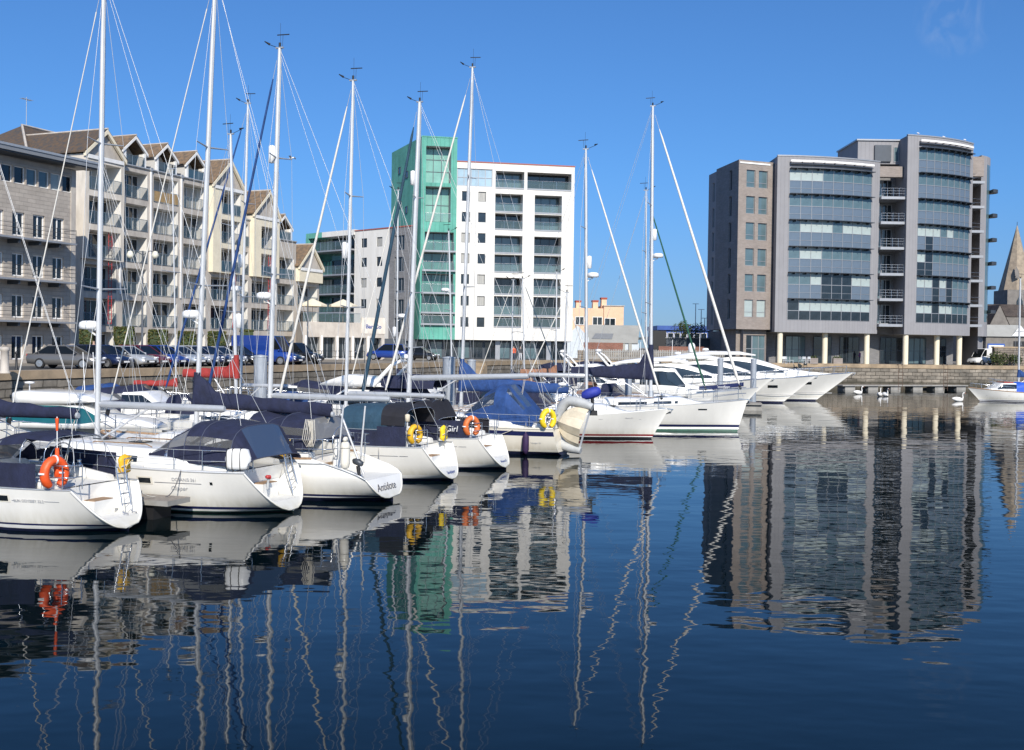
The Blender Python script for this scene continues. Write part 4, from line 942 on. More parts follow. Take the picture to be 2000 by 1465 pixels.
def hull_text(h, par, body, x, z, size, sg, mat='ink_grey', shear=0):
    y0,y1 = h.half(x-.5,z),h.half(x+.5,z); a = math.atan2(y1-y0,1.0)
    z0,z1 = z,z+size; tilt = math.atan2(h.half(x,z1)-h.half(x,z0),size)
    up = Vector((0,sg*math.sin(tilt),math.cos(tilt))); X = Vector((-1,-sg*math.tan(a),0)) if sg > 0 else Vector((1,-math.tan(a),0))
    X.normalize(); up = (up-X*up.dot(X)).normalized(); n = X.cross(up)
    mw = Matrix((( X.x,up.x,n.x,x),(X.y,up.y,n.y,sg*(h.half(x,z)+.02)),(X.z,up.z,n.z,z),(0,0,0,1)))
    return text(body,size,mat,par,'lettering',mw,shear)
def transom_text(h, par, body, z, size, mat='ink', shear=0, y=0):
    z2 = z+size; n = Vector((h.xs(z2)-h.xs(z),0,size)).normalized(); X = Vector((0,-1,0)); N = X.cross(n)
    p = Vector((h.xs(z),y,z))+N*.015
    mw = Matrix(((X.x,n.x,N.x,p.x),(X.y,n.y,N.y,p.y),(X.z,n.z,N.z,p.z),(0,0,0,1)))
    return text(body,size,mat,par,'lettering',mw,shear)
def coachroof(h, par, c0, c1, hh, wf=.62, wins=(), m='gelcoat', ramp=1.8, nose=.35):
    b = MB(); N = 14; rings = []
    def prm(x):
        u = (c1-x)/(c1-c0); k = smooth(min(1,(c1-x)/ramp)); w_ = h.half(x)*wf*lerp(nose,1,min(1,((c1-x)/ramp)**.6)) if x > c1-ramp else h.half(x)*wf
        return w_, h.deck(x)-.02, hh*(.06+.94*k)*lerp(.9,1.0,u)+.02
    for k in range(N+1):
        x = lerp(c0,c1,(k/N)**.85); w_,z,q = prm(x)
        rings.append([(x,sg*w_*f,z+q*g) for sg,f,g in ((-1,1.06,0),(-1,1,.6),(-1,.93,.86),(-1,.8,.97),(-1,.35,1.06),(1,.35,1.06),(1,.8,.97),(1,.93,.86),(1,1,.6),(1,1.06,0))])
    b.loft(rings,m); o = b.build('coachroof',par)
    for f in (.3,.55,.78):
        x = lerp(c0,c1,f); w_,z,q = prm(x); MB().box(x-.25,x+.25,-.24,.24,z+q*1.06-.03,z+q*1.06+.035,'smoke_glass').build('deck_hatch',o)
    x = lerp(c0,c1,.12); w_,z,q = prm(x); hr = MB()
    for sg in (1,-1): hr.tube([(lerp(c0,c1,.1),sg*w_*.72,z+q+.02),(lerp(c0,c1,.14),sg*w_*.72,z+q+.1),(lerp(c0,c1,.5),sg*w_*.66,z+q+.09),(lerp(c0,c1,.54),sg*w_*.64,z+q-.02)],.018,'teak',4)
    hr.build('grab_rail',o)
    for xa,xb in wins:
        for sg in (1,-1):
            wm = MB(); r = []
            for k in range(4):
                x = lerp(xa,xb,k/3); w_,z,q = prm(x); r.append([(x,sg*(w_*lerp(1.06,1,g/.6)+.012),z+q*g) for g in (.22,.56)])
            wm.loft(r,'smoke_glass',closed=False,smooth=False); wm.build('cabin_window',o)
    return o
def coaming(h, par, x0, x1, hh=.3, m='gelcoat'):
    for sg in (1,-1):
        r = []
        for k in range(6):
            x = lerp(x0,x1,k/5); w_ = h.half(x); z = h.deck(x)-.01; q = hh*lerp(.55,1,smooth(k/2))
            r.append([(x,sg*w_*.86,z),(x,sg*w_*.82,z+q*.8),(x,sg*w_*.74,z+q),(x,sg*w_*.62,z+q),(x,sg*w_*.6,z)])
        co = MB().loft(r,m).build('coaming',par)
        for x in (lerp(x0,x1,.35),lerp(x0,x1,.8)): MB().lathe([(.09,-.02),(.09,.05),(.06,.07),(.055,.13),(.08,.16),(.02,.17)],'steel',10,(x,sg*h.half(x)*.68,h.deck(x)+hh)).build('winch',co)
def wheel(par, x, z, r=.42, y=0):
    b = MB(); n = 20; b.tube([(x,y+r*math.cos(2*PI*k/n),z+r*math.sin(2*PI*k/n)) for k in range(n)],.018,'steel',5,closed=True)
    for k in range(5): b.tube([(x,y,z),(x,y+r*math.cos(2*PI*k/5),z+r*math.sin(2*PI*k/5))],.01,'steel',4)
    b.build('steering_wheel',par); MB().tube([(x+.12,y,z-.8),(x+.12,y,z+.1)],[.14,.1],'gelcoat',8).build('pedestal',par)
def arch(x, w_, z0, zt, n=12, p=.62, lean=0):
    r = []
    for k in range(n+1):
        a = PI*k/n; c,s_ = math.cos(a),math.sin(a); f = s_**p
        r.append((x+lean*f, w_*math.copysign(abs(c)**p,c), z0+(zt-z0)*f))
    return r
def canopy(par, arches, m='navy_canvas', win=(), skip=(), vinyl='vinyl', front=None, back=None, name='canopy', hoops=True, frontm=None):
    """arches run from aft to forward; win holds (section, segment) panes"""
    rings = [arch(*a) for a in arches]; b = MB(); W = dict(win) if isinstance(win,dict) else {k:vinyl for k in win}
    for i in range(len(rings)-1):
        n = len(rings[0])
        for j in range(n-1):
            if (i,j) in skip: continue
            b.add([rings[i][j],rings[i][j+1],rings[i+1][j+1],rings[i+1][j]],[(0,1,2,3)],W.get((i,j),m),(i,j) not in W)
    o_ = len(b.v)
    for end,flag in ((rings[0],back),(rings[-1],front)):
        if not flag: continue
        c = [sum(p[k] for p in end)/len(end) for k in range(3)]; zlo = end[0][2]
        f = flag if isinstance(flag,float) else 0
        if f:
            inn = [(lerp(c[0],p[0],f),lerp(c[1],p[1],f),lerp(c[2],p[2],f)) for p in end]
            b.loft([end,inn],m,closed=True,caps=(False,False),smooth=False); b.poly(inn,vinyl)
        else: b.poly(end,m)
    o = b.build(name,par)
    if not hoops and 'canvas' in m and len(rings) > 3:
        sm = MB()
        for a,r in zip(arches,rings): sm.tube([(p[0]+.006,p[1]*1.006,p[2]+.004) for p in r],.016,'seam' if m != 'black_canvas' else m,4)
        sm.build('seam',o)
    if hoops:
        hb = [arch(a[0],a[1]-.02,a[2],a[3]-.02,*a[4:]) for a in arches]
        for r in hb: MB().tube(r,.014,'steel',4).build('hoop',o)
    return o
def cloth(h, par, x0, x1, hh, sg, m='navy_canvas', z0=.03, y_in=.03, name='weather_cloth', lab=None, body=None, tm='ink_white'):
    b = MB(); r = []; n = 6
    for k in range(n+1):
        x = lerp(x0,x1,k/n); y = sg*(h.half(x)-y_in); z = h.deck(x)
        r.append([(x,y,z+z0),(x,y+.02*math.sin(k*2.1),z+hh*.5),(x,y,z+hh)])
    b.loft(r,m,closed=False); o = b.build(name,par)
    if body:
        x = (x0+x1)/2; z = h.deck(x)+hh*.42
        mw = Matrix(((-1,0,0,x),(0,0,1,sg*(h.half(x)+.02)),(0,1,0,z),(0,0,0,1))); text(body,hh*.45,tm,par,'lettering',mw,.15)
    return o
def guardrails(h, par, x0, x1, n=5, hh=.62):
    for sg in (1,-1):
        b = MB(); pts = [[],[]]
        for k in range(n):
            x = lerp(x0,x1,k/(n-1)); y = sg*(h.half(x)-.05); z = h.deck(x)
            b.tube([(x,y,z),(x,y,z+hh)],.013,'steel',4); pts[0].append((x,y,z+hh)); pts[1].append((x,y,z+hh*.52))
        for p in pts: b.tube(p,.008,'wire',4)
        b.build('guardrail',par)
def pushpit(h, par, x0=None, ln=1.3, hh=.62, open_=True):
    z = h.sheer(0); xa = h.xs(z)+.06 if x0 is None else x0
    for sg in (1,-1):
        b = MB(); P = []
        ya = h.half(xa,z)-.06; inn = .35 if open_ else 1.0
        path = [(xa+ln,sg*(h.half(xa+ln)-.05),0),(xa+.25,sg*ya,0),(xa+.06,sg*(ya-.08),0),(xa,sg*ya*(1-inn),0)]
        for f in (1,.52): b.tube([(x,y,h.deck(x)+hh*f) for x,y,_ in path],.016,'steel',5)
        for x,y,_ in (path[0],path[1],path[3]): b.tube([(x,y,h.deck(x)),(x,y,h.deck(x)+hh)],.016,'steel',5)
        b.build('pushpit',par)
def pulpit(h, par, ln=1.5, hh=.62):
    b = MB(); xt = h.L-.15; z = h.fb
    for f in (1,.5):
        b.tube([(xt-ln,h.half(xt-ln)-.05,h.deck(xt-ln)+hh*f),(xt-.35,.25,z+hh*f),(xt+.05,.1,z+hh*f+.03),(xt+.05,-.1,z+hh*f+.03),(xt-.35,-.25,z+hh*f),(xt-ln,-h.half(xt-ln)+.05,h.deck(xt-ln)+hh*f)],.016,'steel',5)
    for sg in (1,-1):
        for x,y in ((xt-ln,h.half(xt-ln)-.05),(xt-.4,.25)): b.tube([(x,sg*y,h.deck(min(x,h.L*.97))),(x,sg*y,h.deck(min(x,h.L*.97))+hh)],.016,'steel',5)
    b.build('pulpit',par)
def anchor(h, par):
    b = MB(); x = h.L; z = h.fb
    b.bar((x-.5,0,z+.05),(x+.25,0,z-.02),.1,.05,'steel'); b.tube([(x+.2,0,z),(x+.05,0,z-.25)],.03,'alu_grey',5)
    b.add([(x+.05,-.18,z-.12),(x+.05,.18,z-.12),(x-.2,0,z-.3),(x+.15,0,z-.2)],[(0,2,3),(1,3,2),(0,3,1)],'alu_grey'); b.build('anchor',par)
def rig(h, par, mx, zb, zt, r=.09, rake=0, flat=.75, boom=None, cover=None, fore=None, back=True, spread=(.36,.67), spw=1.0, wires=True, radar=None, refl=None, heads=True, fwd_to=None, furl_r=.055, mm='alu', lazy=False, fw=.97, mainfurl=False, detail=True, topl=True):
    """mast at mx from zb to zt; rake moves the top aft (-x)"""
    H = zt-zb
    def mp(f): return Vector((mx-rake*f,0,zb+H*f))
    b = MB(); b.tube([mp(0),mp(.5),mp(.85),mp(1)],[r,r,r*.95,r*.72],mm,10,flat=flat)
    if detail: b.tube([mp(.02)+Vector((-r*.9,0,0)),mp(.97)+Vector((-r*.7,0,0))],.012,'alu_grey',4); b.tube([mp(0)-Vector((0,0,.02)),mp(.02)],[r*1.5,r*1.25],'alu_grey',8)
    mast = b.build('mast',par)
    tips = []
    for i,f in enumerate(spread):
        p = mp(f); l = spw*(1-.22*i)
        for sg in (1,-1):
            tip = p+Vector((-.22*l,sg*l,.06)); tips.append((sg,tip)); MB().tube([p,tip],[.035,.02],'alu_grey',5).build('spreader',mast)
    top = mp(.985); yb = h.half(mx)-.1 if h else 1.3; zd = h.deck(mx) if h else zb
    if wires:
        for sg in (1,-1):
            w_ = MB(); pts = [top]+[t for s_,t in reversed(tips) if s_ == sg]+[Vector((mx-.15,sg*yb,zd))]
            w_.tube(pts,.009,'wire',4)
            if tips: w_.tube([mp(spread[0]),Vector((mx-.45,sg*(yb-.05),zd))],.008,'wire',4)
            if detail and len(spread) > 1: w_.tube([mp(spread[1]),[t for s_,t in tips if s_ == sg][0]],.007,'wire',4)
            w_.build('shroud',par)
        if back:
            e = Vector((h.xs(h.fs)+.1,0,h.fs)); sp = lerp(e,top,.27) if False else e+(top-e)*.22
            w_ = MB(); w_.tube([mp(1),sp],.009,'wire',4)
            for sg in (1,-1): w_.tube([sp,Vector((e.x,sg*h.half(e.x,h.fs)*.75,e.z))],.009,'wire',4)
            w_.build('backstay',par)
    if fore:
        a = mp(fw)+Vector((r,0,0)); e = Vector((h.L-.25,0,h.fb+.1)) if fwd_to is None else Vector(fwd_to)
        w_ = MB(); w_.tube([a,e],.012,'wire',4); d = e-a
        w_.tube([a+d*.05,a+d*.08,a+d*.5,a+d*.92,a+d*.95],[.02,furl_r*.7,furl_r*1.05,furl_r*1.15,furl_r*.6],fore,7); w_.tube([a+d*.955,a+d*.97],[.07,.07],'black',8); w_.build('furled_headsail',par)
    if heads:
        p = mp(1); b = MB(); b.box(p.x-.16,p.x+.16,-.05,.05,p.z,p.z+.05,'alu_grey'); b.tube([p+Vector((.12,0,.05)),p+Vector((.55,0,.22))],.012,'black',4); b.tube([p+Vector((.5,-.08,.22)),p+Vector((.62,.1,.3))],[.05,.02],'black',5)
        b.tube([p+Vector((-.12,0,.05)),p+Vector((-.14,0,.5))],.007,'black',4); b.bar(p+Vector((-.42,0,.5)),p+Vector((.12,0,.52)),.012,.04,'black'); b.tube([p+Vector((0,0,.05)),p+Vector((0,0,.22))],.045,'black',6); b.tube([p+Vector((-.05,.04,.05)),p+Vector((-.05,.04,.95))],.006,'black',4); b.build('masthead_instruments',mast)
    if radar:
        f,sd = radar; p = mp(f)+Vector((.38*sd,0,0)); b = MB(); b.lathe([(.05,-.02),(.29,0),(.31,.09),(.29,.2),(.2,.25),(.02,.265)],'white_paint',16,p); b.bar(mp(f),p+Vector((0,0,-.03)),.1,.05,'white_paint'); b.bar(mp(f)+Vector((0,0,-.25)),p+Vector((0,0,-.04)),.05,.04,'white_paint'); b.build('radar_dome',mast)
    if refl:
        p = mp(refl)+Vector((.16,.1,0)); MB().lathe([(.03,-.36),(.12,-.33),(.125,0),(.12,.3),(.03,.34)],'white_paint',10,p).build('radar_reflector',mast)
    if boom:
        zg,ln,rise,rb_ = boom; p = Vector((mx-r,0,zg)); q = Vector((mx-r-ln,0,zg+rise)); d = q-p
        b = MB(); b.tube([p,p+d*.03,q-d*.02,q],[rb_*.6,rb_,rb_,rb_*.8],'boom_alu',8,flat=1.25); bo = b.build('boom',par)
        b = MB(); b.tube([p+d*.4+Vector((0,0,-rb_)),Vector((mx-.1,0,zd+.45))],.035,'alu',6); b.build('kicker',par)
        w_ = MB(); w_.tube([q+d*-.02,Vector((q.x+.4,.1,zd+.35))],.012,'rope',4); w_.tube([q+d*-.03,Vector((q.x+.5,-.1,zd+.35))],.012,'rope',4)
        if topl: w_.tube([q,mp(.99)],.007,'wire',4)
        w_.build('mainsheet',par)
        if cover:
            cm,h0,h1,up = cover; R = []; N = 16
            for k in range(N+1):
                u = k/N; c = p+d*min(.985,u*.985)+Vector((r*.5 if k == 0 else 0,0,0)); hh = lerp(h1,h0,(1-u)**1.6)+.03*math.sin(u*23)*(u < .95)+ (up if k == 0 else up*.55 if k == 1 else 0); ww = lerp(.11,.19,1-u)+.015*math.sin(u*31)
                R.append([(c.x,c.y+ww*yy*(1+.1*math.sin(k*1.7+yy*3)),c.z-rb_*1.2+(hh+rb_*1.2)*zz) for yy,zz in ((-.55,.0),(-.95,.2),(-1,.42),(-.7,.7),(-.25,.95),(.25,.97),(.7,.72),(1,.4),(.95,.2),(.55,0))])
            MB().loft(R,cm).build('sail_cover',par)
            if up: MB().tube([mp(0)+Vector((0,0,zg-zb-.1)),mp(0)+Vector((-.04,0,zg-zb+h0+up))],[r*1.5,r*1.2],cm,10).build('mast_collar',par)
        if lazy:
            w_ = MB()
            for sg in (1,-1):
                for u in (.35,.7): w_.tube([p+d*u+Vector((0,sg*.12,.1)),mp(.6)+Vector((0,sg*.05,0))],.006,'wire',4)
            w_.build('lazy_jack',par)
    return mast
def W_(t, x, y, z):                          # point given in a boat's own axes -> world
    return Matrix.Translation(t.location)@Matrix.Rotation(t.rotation_euler.z,4,'Z')@Vector((x,y,z))
def place(px, py, z):                        # spot on the level z seen at a pixel
    return atZ(px,py,z)
def local_x(t, px, y=0):                     # where along a boat's centreline the pixel column px falls
    c,s_ = math.cos(t.rotation_euler.z),math.sin(t.rotation_euler.z); k = (px-1000)/F; ox,oy = t.location.x-s_*y,t.location.y+c*y
    return (k*oy-ox)/(c-k*s_)
def local_z(t, x, py, y=0):
    p = W_(t,x,y,0); return zat(p.x,p.y,py)
# ---- loose gear
def horseshoe(p, rz, m, label, s=1.0, tilt=0, n='horseshoe_buoy', grp='horseshoe lifebuoys hung on the stern rails'):
    t = thing(n,label,'lifebuoy',p,rz,grp); t.rotation_euler = (0,tilt,rz); b = MB(); P = []; R = []
    for k in range(15):
        a = rad(-62+304*k/14); P.append((0,.21*s*math.cos(a),.26*s*math.sin(a)+.03*s)); R.append(.105*s*(.72 if k in (0,14) else 1))
    # open end down: sweep from lower right over the top to lower left
    b.tube(P,R,m,10,flat=.8); b.build('float',t)
    c = MB()
    for k in (3,7,11):
        a = rad(-62+304*k/14); q = Vector((0,.21*s*math.cos(a),.26*s*math.sin(a)+.03*s)); tv = Vector((0,-.21*math.sin(a),.26*math.cos(a))).normalized()
        c.tube([q-tv*.02,q+tv*.02],.115*s,'ink_white' if m != 'yellow' else 'dark_rope',10,flat=.82)
    c.build('band',t); return t
def danbuoy(p, top, label):
    t = thing('danbuoy',label,'danbuoy',p); d = Vector(top)-Vector(p); l = d.length; b = MB()
    b.tube([Vector((0,0,0)),d],.014,'white_paint',5); b.build('pole',t); MB().tube([d*.12,d*.14,d*.36,d*.38],[.03,.085,.085,.03],'orange',8).build('float',t)
    MB().tube([d*.8,d*.98],[.03,.05],'orange',6).build('flag_roll',t); MB().tube([d*.42,d*.55],[.06,.05],'orange',8).build('light',t)
def soft_bag(p, rz, m, label, w_=.42, h_=.55, cat='rescue bag', name='rescue_bag'):
    t = thing(name,label,cat,p,rz); b = MB(); R = []
    for k in range(9):
        u = k/8; f = (1-abs(2*u-1)**4)**.5*.9+.1; R.append([(.1*f*math.cos(a)*(1.1-.3*u),w_/2*f*(.9+.1*math.sin(k*1.3))*math.copysign(abs(math.sin(a))**.6,math.sin(a)),(u-.5)*h_) for a in [2*PI*i/14 for i in range(14)]])
    b.loft(R,m); b.build('pouch',t)
    s_ = MB(); s_.tube([(-.11,-w_*.3,h_*.4),(-.125,.0,.05),(-.11,w_*.2,-h_*.4)],.018,'gold' if m == 'yellow' else 'dark_rope',5); s_.tube([(-.1,-w_*.45,.1),(-.12,0,.0),(-.1,w_*.45,-.05)],.018,'cream_canvas',5); s_.build('strap',t); return t
def fender(p, m, label, r=.13, l=.6):
    t = thing('fender',label,'fender',p); MB().lathe([(.02,-l/2-.06),(.06,-l/2-.02),(r*.8,-l/2+.06),(r,-l/2+.14),(r,l/2-.14),(r*.8,l/2-.06),(.05,l/2+.02),(.03,l/2+.08)],m,12).build('body',t)
    MB().tube([(0,0,l/2+.06),(0,0,l/2+.5)],.012,'rope',4).build('lanyard',t); return t
def boat(name, label, cat, p, rz, grp=None): return thing(name,label,cat,(p[0],p[1],0),rz,grp)
# ---- the front row, sterns towards us on the right
FR = 'sailing yachts berthed side by side in the front row'
PORT = 1
# B1 nearest, only its after half in the frame
p = place(252,1030,.1); b1 = boat('sailing_yacht','nearest white yacht at left edge with open navy sprayhood, orange horseshoe buoy and scooped transom','yacht',(p.x,p.y),PI-rad(21),FR)
h1 = Hull(9.9,3.3,1.12,1.5,rs=.75,rb=.45,tr=.74); build_hull(h1,b1,low=('antifoul_navy','antifoul_navy','antifoul_navy','gelcoat','stripe_navy'),zf=.36,wl=(-.35,-.1,.03,.08,.17,.22))
toe_rails(h1,b1); coachroof(h1,b1,4.3,8.2,.45,.62,[(4.8,6.6)]); coaming(h1,b1,1.5,4.6,.34); wheel(b1,2.2,1.75)
canopy(b1,[(1.75,1.12,1.72,2.42,12,.6),(2.5,1.16,1.66,2.5,12,.6),(3.3,1.15,1.6,2.42,12,.6),(4.1,1.05,1.55,2.15,12,.6),(4.6,.95,1.5,1.62,12,.6)],'navy_canvas',skip=[(0,0),(0,1),(0,2),(0,9),(0,10),(0,11),(1,0),(1,1),(1,10),(1,11)],win=[(2,1),(2,2),(2,9),(2,10),(3,1),(3,2),(3,3),(3,5),(3,6),(3,7),(3,8)],back=False,name='sprayhood')
cloth(h1,b1,1.75,4.6,.66,1,'navy_canvas',.05); cloth(h1,b1,1.6,4.2,.72,-1,'navy_canvas',.05)
guardrails(h1,b1,1.6,8.6,6); pushpit(h1,b1,ln=1.5); pulpit(h1,b1)
rig(h1,b1,6.1,1.5,13.6,.085,boom=(2.85,4.35,.06,.075),cover=('navy_canvas',.62,.2,.5),fore='white_canvas')
patch(h1,b1,2.55,2.85,.8,.94,1,'smoke_glass'); patch(h1,b1,2.5,2.9,.77,.97,1,'gelcoat_cream',name='port_frame',off=.006)
for x0,x1 in ((1.15,1.55),(2.35,2.45),(2.95,5.5)): patch(h1,b1,x0,x1,.82,.835,1,'ink_grey',name='cove_line')
hull_text(h1,b1,'SUN ODYSSEY 32.2',1.97,.8,.1,1)
lad = MB()
for y in (-.52,-.2): lad.tube([(.62,y,1.62),(.45,y,.9),(.36,y,.42),(.2,y,.4)],.018,'steel',5)
for k in range(4): lad.tube([(.58-.06*k,-.52,1.42-.26*k),(.58-.06*k,-.2,1.42-.26*k)],.018,'steel',5)
lad.build('boarding_ladder',b1)
v = W_(b1,1.28,1.22,1.5); horseshoe(v,PI-rad(35),'orange','bright orange horseshoe buoy on the stern rail of the nearest yacht',1.32)
v = W_(b1,1.35,1.05,1.2); danbuoy(v,v+Vector((-.02,0,1.75)),'orange danbuoy pole standing behind the orange horseshoe buoy')
v = W_(b1,1.15,-1.15,1.55); soft_bag(v,PI-rad(30),'yellow','yellow rescue bag on the far stern rail of the nearest yacht')
# B2
p = place(573,996,.08); b2 = boat('sailing_yacht','white yacht with a fully enclosed navy cockpit tent and life raft canister, second from left','yacht',(p.x,p.y),PI-rad(21),FR)
h2 = Hull(11.1,3.8,1.22,1.6,rs=.66,rb=.45,tr=.72); build_hull(h2,b2,low=('antifoul_black','antifoul_black','antifoul_green','gelcoat','stripe_navy'),zf=.38,wl=(-.35,-.1,.03,.06,.12,.2))
toe_rails(h2,b2,'alu',.04); mx = local_x(b2,191)
coachroof(h2,b2,3.8,9.3,.5,.6,[(4.6,5.1),(5.8,6.9)]); coaming(h2,b2,1.3,4.0,.35)
canopy(b2,[(.62,1.35,1.42,1.62,12,.6),(1.15,1.42,1.42,2.5,12,.6),(2.2,1.42,1.42,2.6,12,.6),(2.75,1.4,1.42,2.56,12,.6),(3.4,1.3,1.5,2.2,12,.6),(4.2,1.12,1.55,1.66,12,.6)],'navy_canvas',
       win={**{k:'vinyl' for k in [(1,1),(1,10),(2,1),(2,10),(3,1),(3,2),(3,9),(3,10),(4,1),(4,2),(4,3),(4,8),(4,9),(4,10),(4,5),(4,6)]},**{(0,k):'vinyl_blue' for k in (4,5,6,7)}},name='cockpit_tent',hoops=False)
cloth(h2,b2,.9,4.0,.3,1,'navy_canvas',.28,.42,'tent_skirt')
guardrails(h2,b2,1.2,9.6,6); pushpit(h2,b2,ln=1.2); pulpit(h2,b2)
zt = 16.2; zb = local_z(b2,mx,866); bz = local_z(b2,mx,789); be = local_x(b2,440)
rig(h2,b2,mx,zb,zt,.095,rake=.12,boom=(bz,mx-be-.1,.0,.085),fore='white_canvas',radar=(.245,1),spread=(.33,.64),lazy=True,furl_r=.02)
patch(h2,b2,3.62,4.02,.84,.99,1,'smoke_glass'); patch(h2,b2,3.56,4.08,.8,1.03,1,'gelcoat_cream',name='port_frame',off=.006)
patch(h2,b2,2.05,3.5,.87,.885,1,'stripe_grey',name='cove_line'); patch(h2,b2,4.15,6.5,.87,.885,1,'stripe_grey',name='cove_line'); patch(h2,b2,1.72,1.8,.86,.94,1,'smoke_glass',name='exhaust_port')
hull_text(h2,b2,'OCEANIS 361',2.55,.95,.13,1); hull_text(h2,b2,'Clipper',2.75,.68,.17,1,'ink_grey',.25)
lad = MB()
for y in (-.95,-.6): lad.tube([(.8,y,1.85),(.66,y,1.3),(.4,y,.45)],.018,'steel',5)
for k in range(5): lad.tube([(.72-.06*k,-.95,1.5-.22*k),(.72-.06*k,-.6,1.5-.22*k)],.018,'steel',5)
lad.build('boarding_ladder',b2)
v = W_(b2,.95,1.35,1.62); lr = thing('life_raft','white life raft canister strapped to the stern rail beside the navy tent','life raft',v,PI-rad(21)+.35)
R = []
for k in range(9):
    u = k/8; f = (1-abs(2*u-1)**6)**.5*.85+.15; R.append([(-.36+.72*u, .2*f*math.copysign(abs(math.cos(a))**.5,math.cos(a)), .3*f*math.copysign(abs(math.sin(a))**.5,math.sin(a))) for a in [2*PI*i/16 for i in range(16)]])
MB().loft(R,'white_paint').build('canister',lr)
for x in (-.1,.12,.28):
    MB().tube([(x,.21*math.copysign(abs(math.cos(a))**.5,math.cos(a)),.31*math.copysign(abs(math.sin(a))**.5,math.sin(a))) for a in [2*PI*i/20 for i in range(20)]],.012,'black',4,closed=True).build('strap',lr)
v = W_(b2,1.15,-1.28,1.72); soft_bag(v,PI-rad(30),'yellow','yellow rescue bag with a grey flap on the stern rail beside the navy tent',.45,.6)
ob = thing('outboard_bracket_gear','small red and white pulley tackle hanging in the scoop of the tented yacht','tackle',W_(b2,.62,.35,.9),PI-rad(21)); MB().ell((0,.05,.14),.07,.06,.06,'red_oxide').ell((0,-.05,.12),.06,.05,.07,'red_oxide').build('block',ob); MB().tube([(0,0,.08),(.02,0,-.1),(0,.03,-.22)],[.03,.05,.025],'rubber_grey',7).build('handle',ob)
# B3
p = place(768,971,.12); b3 = boat('sailing_yacht','white yacht lettered Antidote on its counter with navy sail cover and navy cockpit tent','yacht',(p.x,p.y),PI-rad(21),FR)
h3 = Hull(11.6,3.8,1.32,1.7,rs=[(.1,0),(.78,.35),(.95,.75),(1.35,2.2)],rb=.45,tr=.74,zlip=.13,stern_e=3.2); build_hull(h3,b3,low=('antifoul_navy','antifoul_navy','antifoul_navy','gelcoat','stripe_navy'),zf=.74,wl=(-.35,-.1,.08,.13,.17,.24))
toe_rails(h3,b3,'teak',.04)
for sg in (1,-1):
    MB().tube([(h3.xs(z)+.0,sg*(h3.y(0,z)+.02),z) for z in (.76,.9,1.05,1.2)]+[(h3.X(t,h3.sheer(t)-.12),sg*(h3.y(t,h3.sheer(t)-.12)+.015),h3.sheer(t)-.12) for t in SS[1:14]],.022,'alu_grey',5).build('rubbing_strake',b3)
patch(h3,b3,3.2,4.6,.9,.92,1,'stripe_grey',name='cove_line')
transom_text(h3,b3,'Antidote',.36,.34,'ink',.3,.15)
coachroof(h3,b3,4.2,9.6,.5,.62,[(4.5,5.6),(6.2,7.4)]); coaming(h3,b3,2.3,4.4,.35); wheel(b3,1.9,1.75,.5)
canopy(b3,[(2.1,1.3,1.7,1.9,12,.6),(2.45,1.35,1.6,2.55,12,.6),(3.3,1.35,1.55,2.66,12,.6),(3.9,1.32,1.55,2.5,12,.6),(4.6,1.25,1.55,2.66,12,.6),(5.2,1.1,1.55,1.75,12,.6)],'navy_canvas',win=[(1,1),(1,10),(0,2),(0,3),(0,4),(0,5),(0,6),(0,7),(0,8),(0,9),(3,1),(3,2),(3,9),(3,10),(4,2),(4,3),(4,5),(4,6),(4,8),(4,9)],name='cockpit_tent',hoops=False)
guardrails(h3,b3,2.2,10,6); pushpit(h3,b3,x0=1.5,ln=1.2); pulpit(h3,b3)
mx = local_x(b3,384); zb = 1.85; bz = local_z(b3,mx,788); be = local_x(b3,648)
rig(h3,b3,mx,zb,17.2,.10,rake=.62,boom=(bz,mx-be,-.18,.08),cover=('navy_canvas',.5,.34,.55),fore='white_canvas',radar=(.25,1),spread=(.32,.62),spw=1.1,furl_r=.022)
gx = MB()
for y in (.9,-.5): gx.tube([(1.45,y,1.3),(1.3,y,2.9)],.03,'alu',6); 
gx.tube([(1.55,.6,2.7),(.75,.55,.85)],.035,'alu',6); gx.build('stern_pole',b3)
cl = MB()
for k in range(7): cl.tube([(2.0+.05*k,1.42,2.55),(1.95+.07*k,1.44+.01*k,1.95),(2.02+.04*k,1.42,1.7),(2.08,1.41,2.0),(2.05+.03*k,1.41,2.5)],.016,'rope',4)
cl.build('rope_coil',b3)
ft = thing('fender','white twin-topped fender standing in the stern rail of the Antidote yacht','fender',W_(b3,1.15,1.0,1.45)); MB().lathe([(.03,-.42),(.13,-.36),(.15,-.2),(.15,.3),(.12,.4),(.04,.45)],'gelcoat_cream',10).ell((0,.08,.5),.07,.07,.08,'gelcoat_cream').ell((0,-.08,.5),.07,.07,.08,'gelcoat_cream').build('body',ft); MB().tube([(.16*math.cos(a),.16*math.sin(a),.25) for a in [2*PI*k/12 for k in range(12)]],.015,'rope',4,closed=True).build('lashing',ft)
om = thing('outboard_motor','dark outboard motor clamped to the stern rail beside the white fender','outboard motor',W_(b3,.95,.55,1.1),PI-rad(21)); MB().tube([(-.16,0,.02),(-.12,0,.06),(.04,0,.14),(.14,0,.12),(.17,0,.08)],[.03,.1,.12,.1,.03],'dark_metal',8).build('cowling',om); MB().tube([(0,0,0),(-.05,0,-.35)],[.07,.05],'black',8).box(-.22,.02,-.03,.03,-.42,-.36,'black').build('leg',om)
